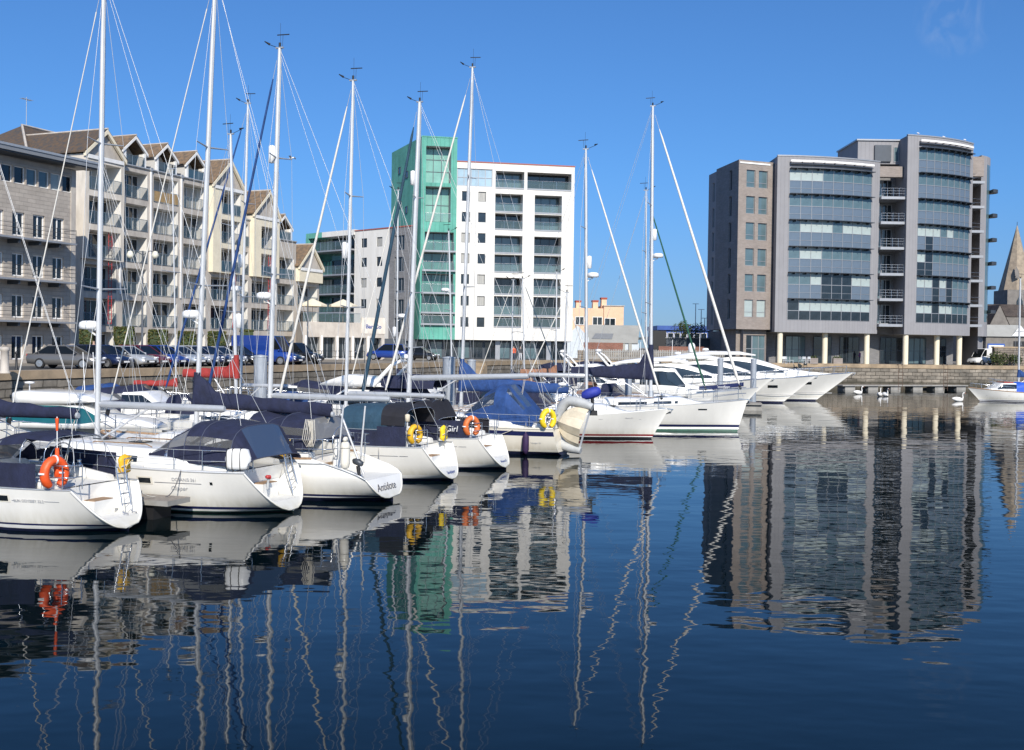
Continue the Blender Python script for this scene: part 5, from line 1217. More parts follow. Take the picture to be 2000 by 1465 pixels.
# B4
p = place(886,934,.1); b4 = boat('sailing_yacht','white yacht with teal-black open bimini and deep navy stern screen, fourth from left','yacht',(p.x,p.y),PI-rad(21),FR)
h4 = Hull(11.2,3.7,1.25,1.6,rs=.55,rb=.45,tr=.68); build_hull(h4,b4,low=('antifoul_navy','antifoul_navy','stripe_navy','gelcoat','gelcoat'),zf=.48,wl=(-.35,-.08,.07,.11,.17,.24))
toe_rails(h4,b4); coachroof(h4,b4,4.4,9.4,.48,.62,[(5,6.2),(6.6,7.6)]); coaming(h4,b4,1.4,4.5,.35); wheel(b4,1.75,1.8,.5)
canopy(b4,[(2.0,1.3,1.75,2.0,12,.55),(2.3,1.3,1.6,2.7,12,.55),(3.2,1.3,1.5,2.72,12,.55),(4.0,1.25,1.5,2.66,12,.6),(4.8,1.05,1.5,1.7,12,.6)],'teal_canvas',win=[(3,2),(3,3),(3,5),(3,6),(3,8),(3,9)],name='bimini')
canopy(b4,[(1.35,1.25,2.0,2.62,12,.55),(2.28,1.3,2.0,2.76,12,.55)],'black_canvas',name='bimini_flap')
cloth(h4,b4,1.25,2.3,.75,1,'navy_canvas',.05); cloth(h4,b4,2.3,4.2,.6,1,'navy_canvas',.02); cloth(h4,b4,1.25,3.3,.75,-1,'navy_canvas',.05)
guardrails(h4,b4,1.3,9.8,6); pushpit(h4,b4,ln=1.2); pulpit(h4,b4)
mx = local_x(b4,527); bz = local_z(b4,mx,772); be = local_x(b4,757); zt = local_z(b4,mx-.25,95)
rig(h4,b4,mx,1.75,zt,.115,rake=.3,boom=(bz,mx-be,0,.09),fore='blue_canvas',refl=.72,spread=(.4,.71),radar=(.335,1),furl_r=.055)
transom_text(h4,b4,'Sandpiper',.27,.17,'ink_blue',.1)
patch(h4,b4,1.55,2.55,.93,.945,1,'stripe_grey',name='cove_line'); patch(h4,b4,1.2,1.5,.93,.945,1,'stripe_grey',name='cove_line')
v = W_(b4,1.0,1.15,1.66); horseshoe(v,PI-rad(40),'yellow','mustard yellow horseshoe buoy on the rail left of the lettered navy banner',1.15)
v = W_(b4,1.0,.85,1.2); dn = MB(); st = thing('stern_light_pole','short grey pole with a cream lamp beside the mustard horseshoe buoy','pole',W_(b4,1.28,1.2,1.2)); MB().tube([(0,0,-.05),(0,0,.95)],.035,'alu',6).build('pole',st); MB().lathe([(.02,.95),(.09,.97),(.09,1.2),(.03,1.23)],'cream_canvas',10).build('lamp',st)
# B5
p = place(989,912,.1); b5 = boat('sailing_yacht','white yacht with black sprayhood, white-lettered navy banner and dull orange buoy, fifth from left','yacht',(p.x,p.y),PI-rad(21),FR)
h5 = Hull(11.0,3.6,1.25,1.6,rs=.6,rb=.45,tr=.68); build_hull(h5,b5,low=('antifoul_navy','antifoul_navy','stripe_navy','gelcoat','gelcoat'),zf=.5,wl=(-.35,-.08,.06,.10,.17,.24))
toe_rails(h5,b5); coachroof(h5,b5,4.4,9.2,.48,.62,[(5,6.2),(6.6,7.6)]); coaming(h5,b5,1.4,4.5,.35); wheel(b5,2.0,1.8,.5)
canopy(b5,[(2.55,1.15,1.6,2.0,12,.6),(2.9,1.2,1.55,2.72,12,.6),(3.7,1.2,1.5,2.6,12,.6)],'black_canvas',name='bimini')
canopy(b5,[(3.9,1.2,1.5,2.62,12,.6),(4.5,1.2,1.5,2.5,12,.6),(5.3,1.0,1.5,1.7,12,.6)],'black_canvas',win=[(0,1),(0,10),(1,1),(1,2),(1,3),(1,5),(1,6),(1,8),(1,9),(1,10)],name='sprayhood')
cloth(h5,b5,1.05,3.2,.72,1,'navy_canvas',.06,body='Tyger Girl'); cloth(h5,b5,1.3,3.2,.66,-1,'black_canvas',.06)
guardrails(h5,b5,1.3,9.6,6); pushpit(h5,b5,ln=1.2); pulpit(h5,b5)
mx = local_x(b5,676); bz = local_z(b5,mx,768); be = local_x(b5,865); zt = local_z(b5,mx-.2,158)
rig(h5,b5,mx,1.75,zt,.09,rake=.18,boom=(bz,mx-be,0,.085),fore='white_canvas',refl=.5,spread=(.33,.66),fw=.975)
transom_text(h5,b5,'Wyvern II',.28,.15,'ink_blue',.1)
patch(h5,b5,1.55,2.55,.93,.945,1,'stripe_grey',name='cove_line'); patch(h5,b5,1.2,1.5,.93,.945,1,'stripe_grey',name='cove_line')
v = W_(b5,1.05,1.1,1.68); horseshoe(v,PI-rad(55),'dull_orange','dull orange horseshoe buoy on the rail right of the lettered navy banner',1.3)
v = W_(b4,.85,-.95,1.62); soft_bag(v,PI-rad(35),'bright_yellow','yellow and green life-saving pouch hanging in front of the lettered banner',.4,.6)
# B6
p = place(1105,893,.0); b6 = boat('sailing_yacht','cream-hulled yacht with a navy hull band, blue canopy and dinghy hung on its stern','yacht',(p.x,p.y+1.2),PI-rad(21),FR)
h6 = Hull(10.8,3.5,1.2,1.6,rs=.12,rb=.5,tr=.72,zlip=-.05,stern_e=4); build_hull(h6,b6,low=('antifoul_navy','antifoul_navy','antifoul_navy','gelcoat_cream','gelcoat_cream'),skin='hull_cream',scoop=False,band=(6,8,'stripe_navy'),wl=(-.35,-.1,.1,.16,.2,.26))
toe_rails(h6,b6,'gelcoat_cream',.05); coachroof(h6,b6,4.0,9.0,.5,.64,[(4.6,7.0)]); coaming(h6,b6,.5,4.0,.35); wheel(b6,.9,1.75,.45)
canopy(b6,[(1.1,1.3,1.3,1.5,12,.62),(1.6,1.32,1.35,2.15,12,.6),(2.45,1.28,1.4,3.12,12,.58),(3.0,1.25,1.45,3.1,12,.58),(3.6,1.2,1.5,2.75,12,.6),(4.7,1.0,1.55,1.7,12,.6)],'blue_canvas',win=[(1,3),(1,5),(3,1),(3,2),(3,9),(4,1),(4,2),(4,3),(4,5),(4,6),(4,8),(4,9),(4,10)],vinyl='vinyl_blue',name='blue_canopy')
guardrails(h6,b6,.9,9.4,6); pushpit(h6,b6,ln=1.0,open_=False); pulpit(h6,b6)
mx = local_x(b6,798); bz = local_z(b6,mx,738); be = local_x(b6,1026); zt = local_z(b6,mx-.4,200)
rig(h6,b6,mx,1.8,zt,.15,rake=.42,flat=.7,boom=(bz,mx-be,.22,.11),fore='teal_canvas',refl=.755,spread=(.2,.38,.69),furl_r=.085)
hull_text(h6,b6,'Voyager 35',.95,.55,.1,1,'ink_grey')
gan = MB()
for y in (1.15,-1.15): gan.tube([(.1,y,1.2),(.0,y,2.9),(.05,y*.8,3.05),(.05,0,3.1)],.03,'steel',6)
gan.lathe([(.03,0),(.2,.02),(.2,.12),(.03,.16)],'white_paint',12,(.05,.3,3.12)); gan.tube([(.05,-.6,3.1),(.05,-.6,4.6)],.02,'alu',5); gan.build('stern_gantry',b6)
v = W_(b6,.35,1.35,1.62); horseshoe(v,PI-rad(60),'bright_yellow','bright yellow horseshoe buoy on the stern rail left of the grey dinghy',1.45)
v = place(1052,885,.55); fender(Vector((v.x,v.y,.58)) if False else W_(b6,1.35,h6.half(1.35,.6)+.15,.55),'fender_navy','dark purple fender hanging on the cream hull with the navy band',.15,.85)
# grey inflatable dinghy hung on the stern
dk = thing('inflatable_dinghy','grey inflatable dinghy with buff keel hung on its side across the cream stern','dinghy',W_(b6,-.55,.15,1.35)); dk.rotation_euler = (0,0,0)
TD = Matrix.Rotation(rad(-25),4,'Z')@Matrix.Rotation(rad(15),4,'Y')
def dp(l,wd,dn): return TD@Vector((wd*.0+dn, -l*.42+dn*.0, wd)) if False else TD@Vector((-l*.62, -dn, wd))
P = []
for k in range(17):
    a = PI*k/16; P.append(dp(.55+.95*math.sin(a)**.75,1.02*math.cos(a),0))
P = [dp(-.9,1.02,0)]+[dp(-.1,1.05,0)]+P+[dp(-.1,-1.05,0),dp(-.9,-1.02,0)]
MB().tube(P,[.16]+[.235]*(len(P)-2)+[.16],'rubber_grey',10).build('tube',dk)
R = []
for k in range(9):
    u = k/8; l = lerp(-.75,1.25,u); wd = .86*(1-u**3)**.6+.02
    R.append([dp(l,wd*f,.12+d_*(1-.45*u**3)) for f,d_ in ((-1,.0),(-.8,.2),(-.45,.26),(-.4,.3),(0,.48),(.4,.3),(.45,.26),(.8,.2),(1,.0))])
MB().loft(R,'hull_buff',closed=False,smooth=False).build('keel',dk)
MB().quad(dp(-.75,.86,.1),dp(-.75,-.86,.1),dp(-.75,-.86,-.15),dp(-.75,.86,-.15),'white_paint').build('transom',dk)
om = thing('outboard_motor','outboard motor under a royal blue cover above the grey dinghy','outboard motor',place(1160,795,2.2) if False else W_(b6,-1.15,-.2,2.75)); 
MB().tube([(-.42,0,-.12),(-.34,0,-.08),(-.1,0,.02),(.2,0,.12),(.38,0,.18),(.44,0,.2)],[.05,.19,.25,.25,.18,.05],'royal_blue',10).build('cover',om); MB().tube([(.05,0,-.1),(.1,0,-.75)],[.08,.06],'black',8).box(-.08,.3,-.04,.04,-.95,-.72,'black').build('leg',om)
# B7, B8: bows to the right
def bow_boat(name, label, px, py, L, B, ang, fs, fb, rb, **k):
    p = place(px,py,0); c,s_ = math.cos(-ang),math.sin(-ang); xb = L-rb*fb
    t = boat(name,label,'yacht',(p.x-c*xb,p.y-s_*xb),-ang); return t, Hull(L,B,fs,fb,rb=rb,**k)
b7,h7 = bow_boat('sailing_yacht','white yacht with a red waterline stripe, bow pointing right behind the dinghy',1272,857,10.6,3.5,rad(13),1.15,1.62,.56)
build_hull(h7,b7,low=('antifoul_black','antifoul_black','antifoul_black','gelcoat','stripe_red'),wl=(-.35,-.1,.06,.09,.14,.24)); toe_rails(h7,b7,'gelcoat',.03)
patch(h7,b7,3,9.2,1.05,1.07,-1,'ink_grey',name='cove_line')
coachroof(h7,b7,3.6,8.6,.55,.62,[(4.4,5.4),(5.7,6.6)]); coaming(h7,b7,1.4,3.7,.35); guardrails(h7,b7,1.2,9.0,6); pulpit(h7,b7); pushpit(h7,b7); anchor(h7,b7)
canopy(b7,[(3.0,1.1,1.5,2.5,12,.6),(3.7,1.1,1.5,2.5,12,.6),(4.5,.95,1.5,1.7,12,.6)],'navy_canvas',win=[(1,2),(1,3),(1,5),(1,6),(1,8),(1,9)],name='sprayhood')
mx = local_x(b7,1147); zt = local_z(b7,mx-.2,292); bz = local_z(b7,mx,734); be = local_x(b7,1033)
rig(h7,b7,mx,1.75,zt,.105,rake=.25,boom=(bz,mx-be-.1,.0,.1),fore='white_canvas',radar=(.5,1),refl=.56,spread=(.38,.69)); hull_text(h7,b7,'Bavaria 36',8.6,1.12,.1,-1,'ink_grey')
b8,h8 = bow_boat('sailing_yacht','large white yacht with blue waterline stripe, navy boom cover and bow pointing right',1440,843,13,4.1,rad(13),1.3,1.9,.3)
build_hull(h8,b8,low=('antifoul_green','antifoul_green','antifoul_green','gelcoat','stripe_navy'),wl=(-.35,-.1,.13,.13,.26,.40)); toe_rails(h8,b8,'alu_grey',.035)
patch(h8,b8,10.2,10.7,1.28,1.36,-1,'smoke_glass'); coachroof(h8,b8,4.6,10.6,.5,.6,[(5.5,7.2),(7.6,9)]); coaming(h8,b8,1.6,4.6,.38); guardrails(h8,b8,1.4,11.2,7); pulpit(h8,b8,1.8,.7); pushpit(h8,b8); anchor(h8,b8)
mx = local_x(b8,1272); zt = local_z(b8,mx-.2,208); bz = local_z(b8,mx,738); be = local_x(b8,1118)
rig(h8,b8,mx,1.95,zt,.13,rake=.15,boom=(bz,mx-be,.15,.11),cover=('navy_canvas',1.0,.45,1.0),fore='white_canvas',radar=(.48,1),refl=.56,spread=(.32,.66),spw=1.2,furl_r=.08)
# ---- mooring lines from the sterns to the pontoons and between boats
def mooring_line(label, a, b, sag=.25, m='rope', r=.014):
    a, b = Vector(a), Vector(b); t = thing('mooring_line',label,'rope',a,0,'mooring lines of the front row'); P = [(b-a)*(k/8)-Vector((0,0,sag*4*(k/8)*(1-k/8))) for k in range(9)]
    MB().tube(P,r,m,5).build('rope',t)
mooring_line('dark mooring rope from the tented yacht down to the plank pontoon',W_(b2,2.6,h2.half(2.6,1.2)+.02,1.25),(-9.5,29.6,.6),.18,'dark_rope')
mooring_line('grey mooring rope from the plank pontoon to the stern of the nearest yacht',W_(b1,.9,-1.1,1.1),(-9.8,29.6,.6),.12)
mooring_line('mooring rope slanting down the cream hull with the navy band',W_(b6,1.9,h6.half(1.9,1.1)+.05,1.15),W_(b6,5.2,h6.half(5.2,.5)+.5,.15),.1)
mooring_line('mooring rope from the Antidote stern to its neighbour',W_(b3,1.2,-1.4,1.0),W_(b4,2.2,h4.half(2.2,1.2)+.02,1.22),.3)
# ---- second row and beyond
SR = 'sailing yachts moored behind the front row'
def bgyacht(label, top, basex, Y, d, L=10.5, B=3.4, boomy=None, boome=None, cover=None, fore='white_canvas', r=.09, canopym='navy_canvas', refl=None, radar=None, mf=.56, ang=None, skin='gelcoat', low=('antifoul_navy','antifoul_navy','stripe_navy','gelcoat','gelcoat'), detail=True, spread=(.36,.67), furl=.055, tent=True, fs=1.15, wires=True):
    ang = rad(14) if ang is None else ang
    rz = PI-ang if d < 0 else -ang
    X = (basex-1000)/F*Y; c,s_ = math.cos(rz),math.sin(rz); mx = L*mf
    t = boat('sailing_yacht',label,'yacht',(X-c*mx,Y-s_*mx),rz,SR)
    h = Hull(L,B,fs,fs+.4,rs=.9,rb=.6,tr=.7); build_hull(h,t,low=low,zf=.45,skin=skin); coachroof(h,t,L*.38,L*.85,.48,.62,[(L*.44,L*.6)]); 
    zt = zat(X,Y,top[1]); rake = -((top[0]-basex)/F*Y - (zt-1.7)*math.tan(ROLL)*1.0)*(1 if d > 0 else -1)
    rake = max(-.2,min(.8,rake))
    bm = None
    if boomy:
        bz = zat(X,Y,boomy); ln = abs(boome-basex)/F*Y/abs(c)
        bm = (bz,ln,0,.08)
    rig(h,t,mx,1.6,zt,r,rake=rake,boom=bm,cover=cover,fore=fore,refl=refl,radar=radar,detail=detail,spread=spread,furl_r=furl,wires=wires)
    if tent: canopy(t,[(L*.26,1.15,1.5,2.35,10,.6),(L*.34,1.15,1.5,2.4,10,.6),(L*.42,.95,1.5,1.7,10,.6)],canopym,win=[(1,1),(1,2),(1,4),(1,5),(1,7),(1,8)],hoops=False,name='sprayhood')
    guardrails(h,t,1.2,L*.86,5); pulpit(h,t); pushpit(h,t,ln=1.1); return t,h
bgyacht('yacht with red boom cover pointing at its left and red cloth, behind the navy-tented yachts',(452,262),463,50.5,1,10.2,boomy=735,boome=352,cover=('red_canvas',.55,.3,.45),fore=None,r=.1,canopym='navy_canvas',refl=.33)
bgyacht('yacht with thin mast and round radar between the blue furled sail and red cover',(488,203),470,56,-1,11,boomy=752,boome=565,fore='blue_canvas',r=.085,canopym='blue_canvas',radar=(.38,1),refl=.48)
bgyacht('yacht with a long mid blue boom cover behind the blue-canopied yacht',(925,133),901,55,-1,10.4,boomy=760,boome=1108,cover=('blue_canvas',.95,.38,.6),fore='white_canvas',r=.105,canopym='blue_canvas',refl=None,spread=(.36,.68),furl=.06)
bgyacht('yacht low under two red covers moored against the quay wall',(338,330),345,62,1,8.5,2.9,boomy=752,boome=255,cover=('red_canvas',.3,.22,.1),fore=None,r=.05,tent=True,canopym='navy_canvas',detail=False,spread=(.55,))
bgyacht('small yacht with a plain thin mast standing before the green copper tower',(779,372),775,74,-1,8.6,2.9,boomy=738,boome=842,cover=('navy_canvas',.45,.25,.2),fore='white_canvas',r=.075,detail=False,spread=(.5,),refl=.3,furl=.04,radar=(.37,-1))
bgyacht('yacht with radar dome low on a slim mast before the white block',(877,452),884,80,1,9,3,boomy=742,boome=820,cover=('navy_canvas',.45,.25,.2),fore=None,r=.085,detail=False,spread=(.5,),radar=(.62,-1))
bgyacht('yacht with slim mast left of centre of the white block recesses',(1003,547),999,92,-1,7.6,2.6,boomy=735,boome=1040,cover=('navy_canvas',.4,.25,.2),fore='white_canvas',r=.07,detail=False,spread=(.5,),furl=.03)
bgyacht('yacht whose short mast stands between the two white block recesses',(1021,545),1025,88,1,7.8,2.6,boomy=738,boome=975,cover=('navy_canvas',.35,.25,.2),fore='teal_canvas',r=.085,detail=False,spread=(.5,),furl=.04)
bgyacht('yacht with brown boom cover before the right end of the white block',(1088,532),1086,84,1,8.2,2.8,boomy=732,boome=1018,cover=('brown_canvas',.55,.4,.2),fore='white_canvas',r=.08,canopym='brown_canvas',detail=False,spread=(.5,),furl=.04)
bgyacht('yacht with grey mast at the right corner of the white block',(1108,572),1101,78,-1,7.6,2.7,fore='white_canvas',r=.09,canopym='brown_canvas',detail=False,spread=(.5,),furl=.04)
bgyacht('yacht with green boom cover and green furled sail behind the largest bow',(1262,372),1264,74,1,10,3.2,boomy=733,boome=1155,cover=('green_canvas',.35,.3,.2),fore='green_canvas',r=.07,canopym='navy_canvas',spread=(.4,.7),furl=.06)
# ---- motor boats
def superstructure(par, sts, m='gelcoat', band=(), bm='smoke_glass', name='superstructure', crown=1.06):
    """stations (x, half width, z0, z sill, z head, z roof)"""
    R = []
    for x,w_,z0,zs,zh,zr in sts:
        R.append([(x,sg*w_*f,z) for sg,f,z in ((-1,1,z0),(-1,1,zs),(-1,.93,zh),(-1,.86,lerp(zh,zr,.75)),(-1,.5,zr),(1,.5,zr),(1,.86,lerp(zh,zr,.75)),(1,.93,zh),(1,1,zs),(1,1,z0))])
    b = MB().loft(R,lambda i,j: bm if (j in (1,7) and i in band) else m)
    return b.build(name,par)
def mrail(h, par, x0, x1, n=9, hh=.7):
    for sg in (1,-1):
        b = MB(); P = []
        for k in range(n):
            x = lerp(x0,x1,k/(n-1)); y = sg*(h.half(x)*.93-.03); z = h.deck(x); b.tube([(x-.12,y,z),(x,y,z+hh)],.018,'steel',4); P.append((x,y,z+hh))
        b.tube(P,.02,'steel',4); b.build('guardrail',par)
def motoryacht(label, px, py, L, B, ang, fs, fb, rb, sc=1.0, dome=False, port=True):
    t,h = bow_boat('motor_yacht',label,px,py,L,B,ang,fs,fb,rb,rs=.25,tr=.92,smax=.35,bowe=.95,stern_e=5,dip=-.03); t['category'] = 'motor yacht'; t['group'] = 'white motor yachts with raked bows by the far quay'
    build_hull(h,t,low=('antifoul_navy','antifoul_navy','antifoul_navy','gelcoat','gelcoat'),scoop=False,wl=(-.35,-.1,.08,.14,.2,.3)); toe_rails(h,t,'steel',.04)
    z = lambda x: h.deck(x)-.03
    def S(x,w_,a,b_,c): return (x,h.half(x)*w_,z(x),z(x)+a*sc,z(x)+b_*sc,z(x)+c*sc)
    superstructure(t,[S(L*.22,.8,.7,1.5,1.75),S(L*.3,.82,.7,1.75,2.05),S(L*.42,.82,.68,1.72,2.12),S(L*.5,.8,.6,1.5,1.95),S(L*.58,.74,.5,1.05,1.45),S(L*.66,.66,.42,.62,.85),S(L*.8,.5,.22,.28,.34),S(L*.9,.3,.04,.05,.07)],band=(0,1,2,3,4))
    ha = MB(); R = []
    for x,w_,zz,th in ((L*.08,.7,2.15,.1),(L*.16,.78,2.35,.16),(L*.3,.8,2.5,.2),(L*.44,.72,2.4,.16),(L*.52,.55,2.15,.06)):
        y = h.half(x)*w_; q = z(x)+zz*sc; R.append([(x,-y,q-th),(x,-y,q),(x,-y*.6,q+th),(x,y*.6,q+th),(x,y,q),(x,y,q-th)])
    ha.loft(R,'gelcoat'); ho = ha.build('hardtop',t)
    ar = MB()
    for sg in (1,-1): ar.loft([[(L*.12,sg*h.half(L*.12)*.78,z(L*.12)),(L*.2,sg*h.half(L*.2)*.78,z(L*.2)),(L*.2,sg*h.half(L*.2)*.7,z(L*.2))],[(L*.1,sg*h.half(L*.1)*.72,z(L*.1)+2.25*sc),(L*.17,sg*h.half(L*.17)*.72,z(L*.17)+2.35*sc),(L*.17,sg*h.half(L*.17)*.64,z(L*.17)+2.35*sc)]],'gelcoat',smooth=False)
    ar.build('radar_arch',t)
    zz = z(L*.25)+2.7*sc
    if dome:
        for y in (.55,-.75): MB().lathe([(.25,-.1),(.3,.1),(.34,.35),(.3,.6),(.18,.76),(.03,.82)],'white_paint',14,(L*.2,y,zz)).build('satellite_dome',t)
    MB().lathe([(.04,0),(.3,.02),(.32,.12),(.26,.22),(.03,.25)],'white_paint',12,(L*.27,0,zz+.05)).tube([(L*.24,0,zz-.3),(L*.24,0,zz+1.4)],.025,'white_paint',5).build('mast_light',t)
    mrail(h,t,L*.5,L*.97,9); anchor(h,t)
    if port:
        for x in (L*.62,L*.75): patch(h,t,x,x+.9,h.deck(x)-.8,h.deck(x)-.55,-1,'smoke_glass')
    patch(h,t,L*.2,L*.9,h.fs*.45,h.fs*.45+.05,-1,'ink_grey',name='chine_line')
    return t,h
motoryacht('largest white motor yacht with twin satellite domes, raked bow furthest right',1592,783,19,4.9,rad(11),1.7,2.75,1.25,1.05,dome=True)
motoryacht('second white motor yacht, its bow overlapping the largest one',1528,787,17,4.6,rad(11),1.6,2.5,1.15,.95)
motoryacht('white motor yacht with nearest raked bow of the group',1450,791,15,4.3,rad(11),1.5,2.35,1.05,.9)
# wheelhouse boat with a lettered navy dodger
wb,hw_ = bow_boat('wheelhouse_boat','white wheelhouse motor boat with dark raked windows and lettered navy rail cloth',1440,808,11.5,3.6,rad(9),1.3,2.0,.8,tr=.85,bowe=1.0); wb['category'] = 'motor boat'
build_hull(hw_,wb); toe_rails(hw_,wb)
zd = hw_.deck(4)
superstructure(wb,[(2.6,1.3,zd,zd+.75,zd+1.75,zd+2.05),(4.2,1.35,zd,zd+.75,zd+1.8,zd+2.15),(5.2,1.3,zd,zd+.7,zd+1.75,zd+2.0),(6.0,1.2,zd,zd+.6,zd+.8,zd+.95),(7.5,.95,zd,zd+.4,zd+.5,zd+.55),(9,.6,zd+.05,zd+.15,zd+.17,zd+.2)],band=(0,1,2),name='wheelhouse')
MB().box(2.2,4.9,-1.35,1.35,zd+2.16,zd+2.3,'gelcoat').build('hardtop',wb); mrail(hw_,wb,5.5,11.1,7)
cloth(hw_,wb,7.0,10.3,.55,-1,'stripe_navy',.25,.1,'rail_cloth'); x = 8.7
text('Moonfleet',.26,'ink_white',wb,'lettering',Matrix(((1,0,0,x),(0,0,-1,-hw_.half(x)-.0),(0,1,0,hw_.deck(x)+.3),(0,0,0,1))),.2)
# white boat with teal windows, far left
mb_ = boat('hardtop_cruiser','white hardtop cruiser with teal side windows behind the nearest yacht','motor boat',(-28.6,47.6),-rad(6))
hm = Hull(11.5,3.6,1.15,1.65,rs=.1,rb=.9,tr=.9,bowe=1.0); build_hull(hm,mb_,scoop=False); toe_rails(hm,mb_,'steel',.03); zd = 1.15
def lx(px): return local_x(mb_,px)
superstructure(mb_,[(lx(45),1.3,zd,zd+.2,zd+.92,zd+1.0),(lx(60),1.4,zd,zd+.2,zd+.95,zd+1.02),(lx(150),1.4,zd,zd+.2,zd+.95,zd+1.02),(lx(190),1.3,zd,zd+.2,zd+.85,zd+.95),(lx(222),1.15,zd,zd+.3,zd+.4,zd+.48),(lx(290),.8,zd,zd+.3,zd+.33,zd+.36),(lx(320),.45,zd,zd+.1,zd+.12,zd+.14)],band=(0,1,2,3),bm='teal_glass',name='cabin')
R = []
for px,w_,q0,q1 in ((44,.8,.3,.5),(54,1.2,.12,.62),(72,1.4,.0,.66),(160,1.4,.04,.6),(196,1.2,.1,.42),(214,.9,.12,.2)):
    x = lx(px); zz = zd+1.0; q1 *= .82; R.append([(x,-w_,zz+q0),(x,-w_*.97,zz+q1*.85),(x,-w_*.8,zz+q1),(x,w_*.8,zz+q1),(x,w_*.97,zz+q1*.85),(x,w_,zz+q0)])
MB().loft(R,'gelcoat').build('flybridge',mb_); MB().lathe([(.03,0),(.2,.02),(.2,.08),(.03,.1)],'white_paint',12,(lx(58),0,zd+1.8)).tube([(lx(58),0,zd+1.4),(lx(58),0,zd+1.8)],.03,'alu',5).build('antenna',mb_)
for px in (148,168): MB().tube([(lx(px),.8,zd+1.4),(lx(px)-.1,.8,zd+3.2)],.018,'white_paint',5).build('whip_aerial',mb_)
mrail(hm,mb_,lx(60),11.2,8,.6)
# small cabin cruisers of the second row
def cruiser(label, px, py, Y, d, L=7.5, B=2.7, canv='navy_canvas', ang=rad(14), fly=False, skin='gelcoat', z0=1.0):
    rz = PI-ang if d < 0 else -ang; X = (px-1000)/F*Y; c,s_ = math.cos(rz),math.sin(rz)
    t = boat('cabin_cruiser',label,'motor boat',(X-c*L*.5,Y-s_*L*.5),rz,'small motor cruisers moored between the yachts')
    h = Hull(L,B,z0,z0+.45,rs=.1,rb=.9,tr=.9,bowe=1.0); build_hull(h,t,scoop=False,skin=skin); toe_rails(h,t,'steel',.03)
    hb = B/2*.78; z = z0
    superstructure(t,[(L*.36,hb,z,z+.35,z+1.05,z+1.2),(L*.5,hb,z,z+.35,z+1.05,z+1.22),(L*.6,hb*.9,z,z+.33,z+.5,z+.6),(L*.78,hb*.66,z+.05,z+.32,z+.36,z+.4),(L*.9,hb*.35,z+.2,z+.26,z+.28,z+.3)],band=(0,1),name='cabin')
    canopy(t,[(L*.06,hb,z+.05,z+.5,10,.6),(L*.12,hb,z+.05,z+1.3,10,.6),(L*.36,hb,z+.1,z+1.5,10,.6),(L*.5,hb*.9,z+.8,z+1.05,10,.6)],canv,win=[(1,1),(1,8)],hoops=False)
    mrail(h,t,L*.4,L*.95,6,.55)
    if fly:
        R = []
        for x,w_,q in ((L*.28,hb*.95,.06),(L*.36,hb*1.05,.45),(L*.5,hb,.55),(L*.6,hb*.75,.25),(L*.66,hb*.5,.04)): R.append([(x,-w_,z+1.35),(x,-w_*.95,z+1.38+q),(x,-w_*.4,z+1.42+q),(x,w_*.4,z+1.42+q),(x,w_*.95,z+1.38+q),(x,w_,z+1.35)])
        MB().loft(R,'gelcoat').build('flybridge',t)
        ar = MB(); xa = L*.3
        for sg in (1,-1): ar.tube([(xa+.4,sg*hb,z+1.4),(xa-.6,sg*hb*.95,z+2.5),(xa-.95,sg*hb*.6,z+2.75)],[.14,.1,.09],'gelcoat',6)
        ar.tube([(xa-.95,-hb*.62,z+2.75),(xa-.95,hb*.62,z+2.75)],.09,'gelcoat',6); ar.lathe([(.04,0),(.28,.02),(.3,.1),(.2,.22),(.03,.25)],'white_paint',12,(xa-.95,0,z+2.85)); ar.build('radar_arch',t)
        canopy(t,[(L*.02,hb*.9,z+1.3,z+1.8,10,.6),(L*.1,hb,z+1.3,z+2.0,10,.6),(L*.3,hb*.95,z+1.3,z+1.95,10,.6)],canv,hoops=False,name='flybridge_cover')
    return t
cruiser('white flybridge cruiser with raked arch and navy covers among the masts',690,0,59,-1,10.5,3.5,fly=True,z0=1.25)
cruiser('white cabin cruiser with navy hood just right of the hardtop cruiser',300,0,54,1,8,2.8,z0=1.15)
cruiser('white cabin cruiser partly hidden under the navy sail cover',560,0,64,-1,8.5,3.0,z0=1.2)
cruiser('white cabin cruiser with dark hood behind the flybridge cruiser',830,0,68,1,8.5,2.9,z0=1.2)
cruiser('white cabin cruiser beyond the long blue boom cover',985,0,66,1,9,3.0,z0=1.25)
cruiser('white cabin cruiser under a brown hood before the white block',1060,0,70,1,8.5,3.0,'brown_canvas',z0=1.3)
cruiser('white cabin cruiser stern-on beneath the peach house',1165,0,92,1,10,3.4,fly=True,z0=1.5)
cruiser('white cabin cruiser with raised flybridge between the two rightmost masts',1235,0,98,1,11,3.6,fly=True,z0=1.6)
cruiser('small white cruiser with bright blue hood against the quay wall',245,0,60,1,7,2.6,'blue_canvas',z0=1.0)
# cabin boat on the right edge
cb = boat('cabin_boat','small white cabin boat with a royal blue cockpit cover at the right edge','motor boat',place(2040,785,0),PI+rad(7))
hc = Hull(8.2,2.7,.9,1.35,rs=.1,rb=1.0,tr=.85,bowe=1.0); build_hull(hc,cb,scoop=False); toe_rails(hc,cb,'teak',.05)
superstructure(cb,[(3.6,.98,.85,1.3,1.75,1.88),(5.0,.98,.9,1.3,1.75,1.88),(5.5,.85,.9,1.25,1.35,1.42),(6.5,.5,1.0,1.2,1.22,1.25)],band=(0,1),name='cabin')
canopy(cb,[(.6,1.05,1.0,1.3,10,.6),(1.4,1.1,1.0,1.8,10,.6),(2.9,1.05,.95,2.0,10,.6),(3.65,1.0,.95,1.8,10,.6)],"bright_blue",hoops=False,name='cockpit_cover'); mrail(hc,cb,4.0,7.9,6,.5); patch(hc,cb,.5,6.5,.6,.63,-1,'ink_grey',name='cove_line'); patch(hc,cb,.5,6.5,.6,.63,1,'ink_grey',name='cove_line')
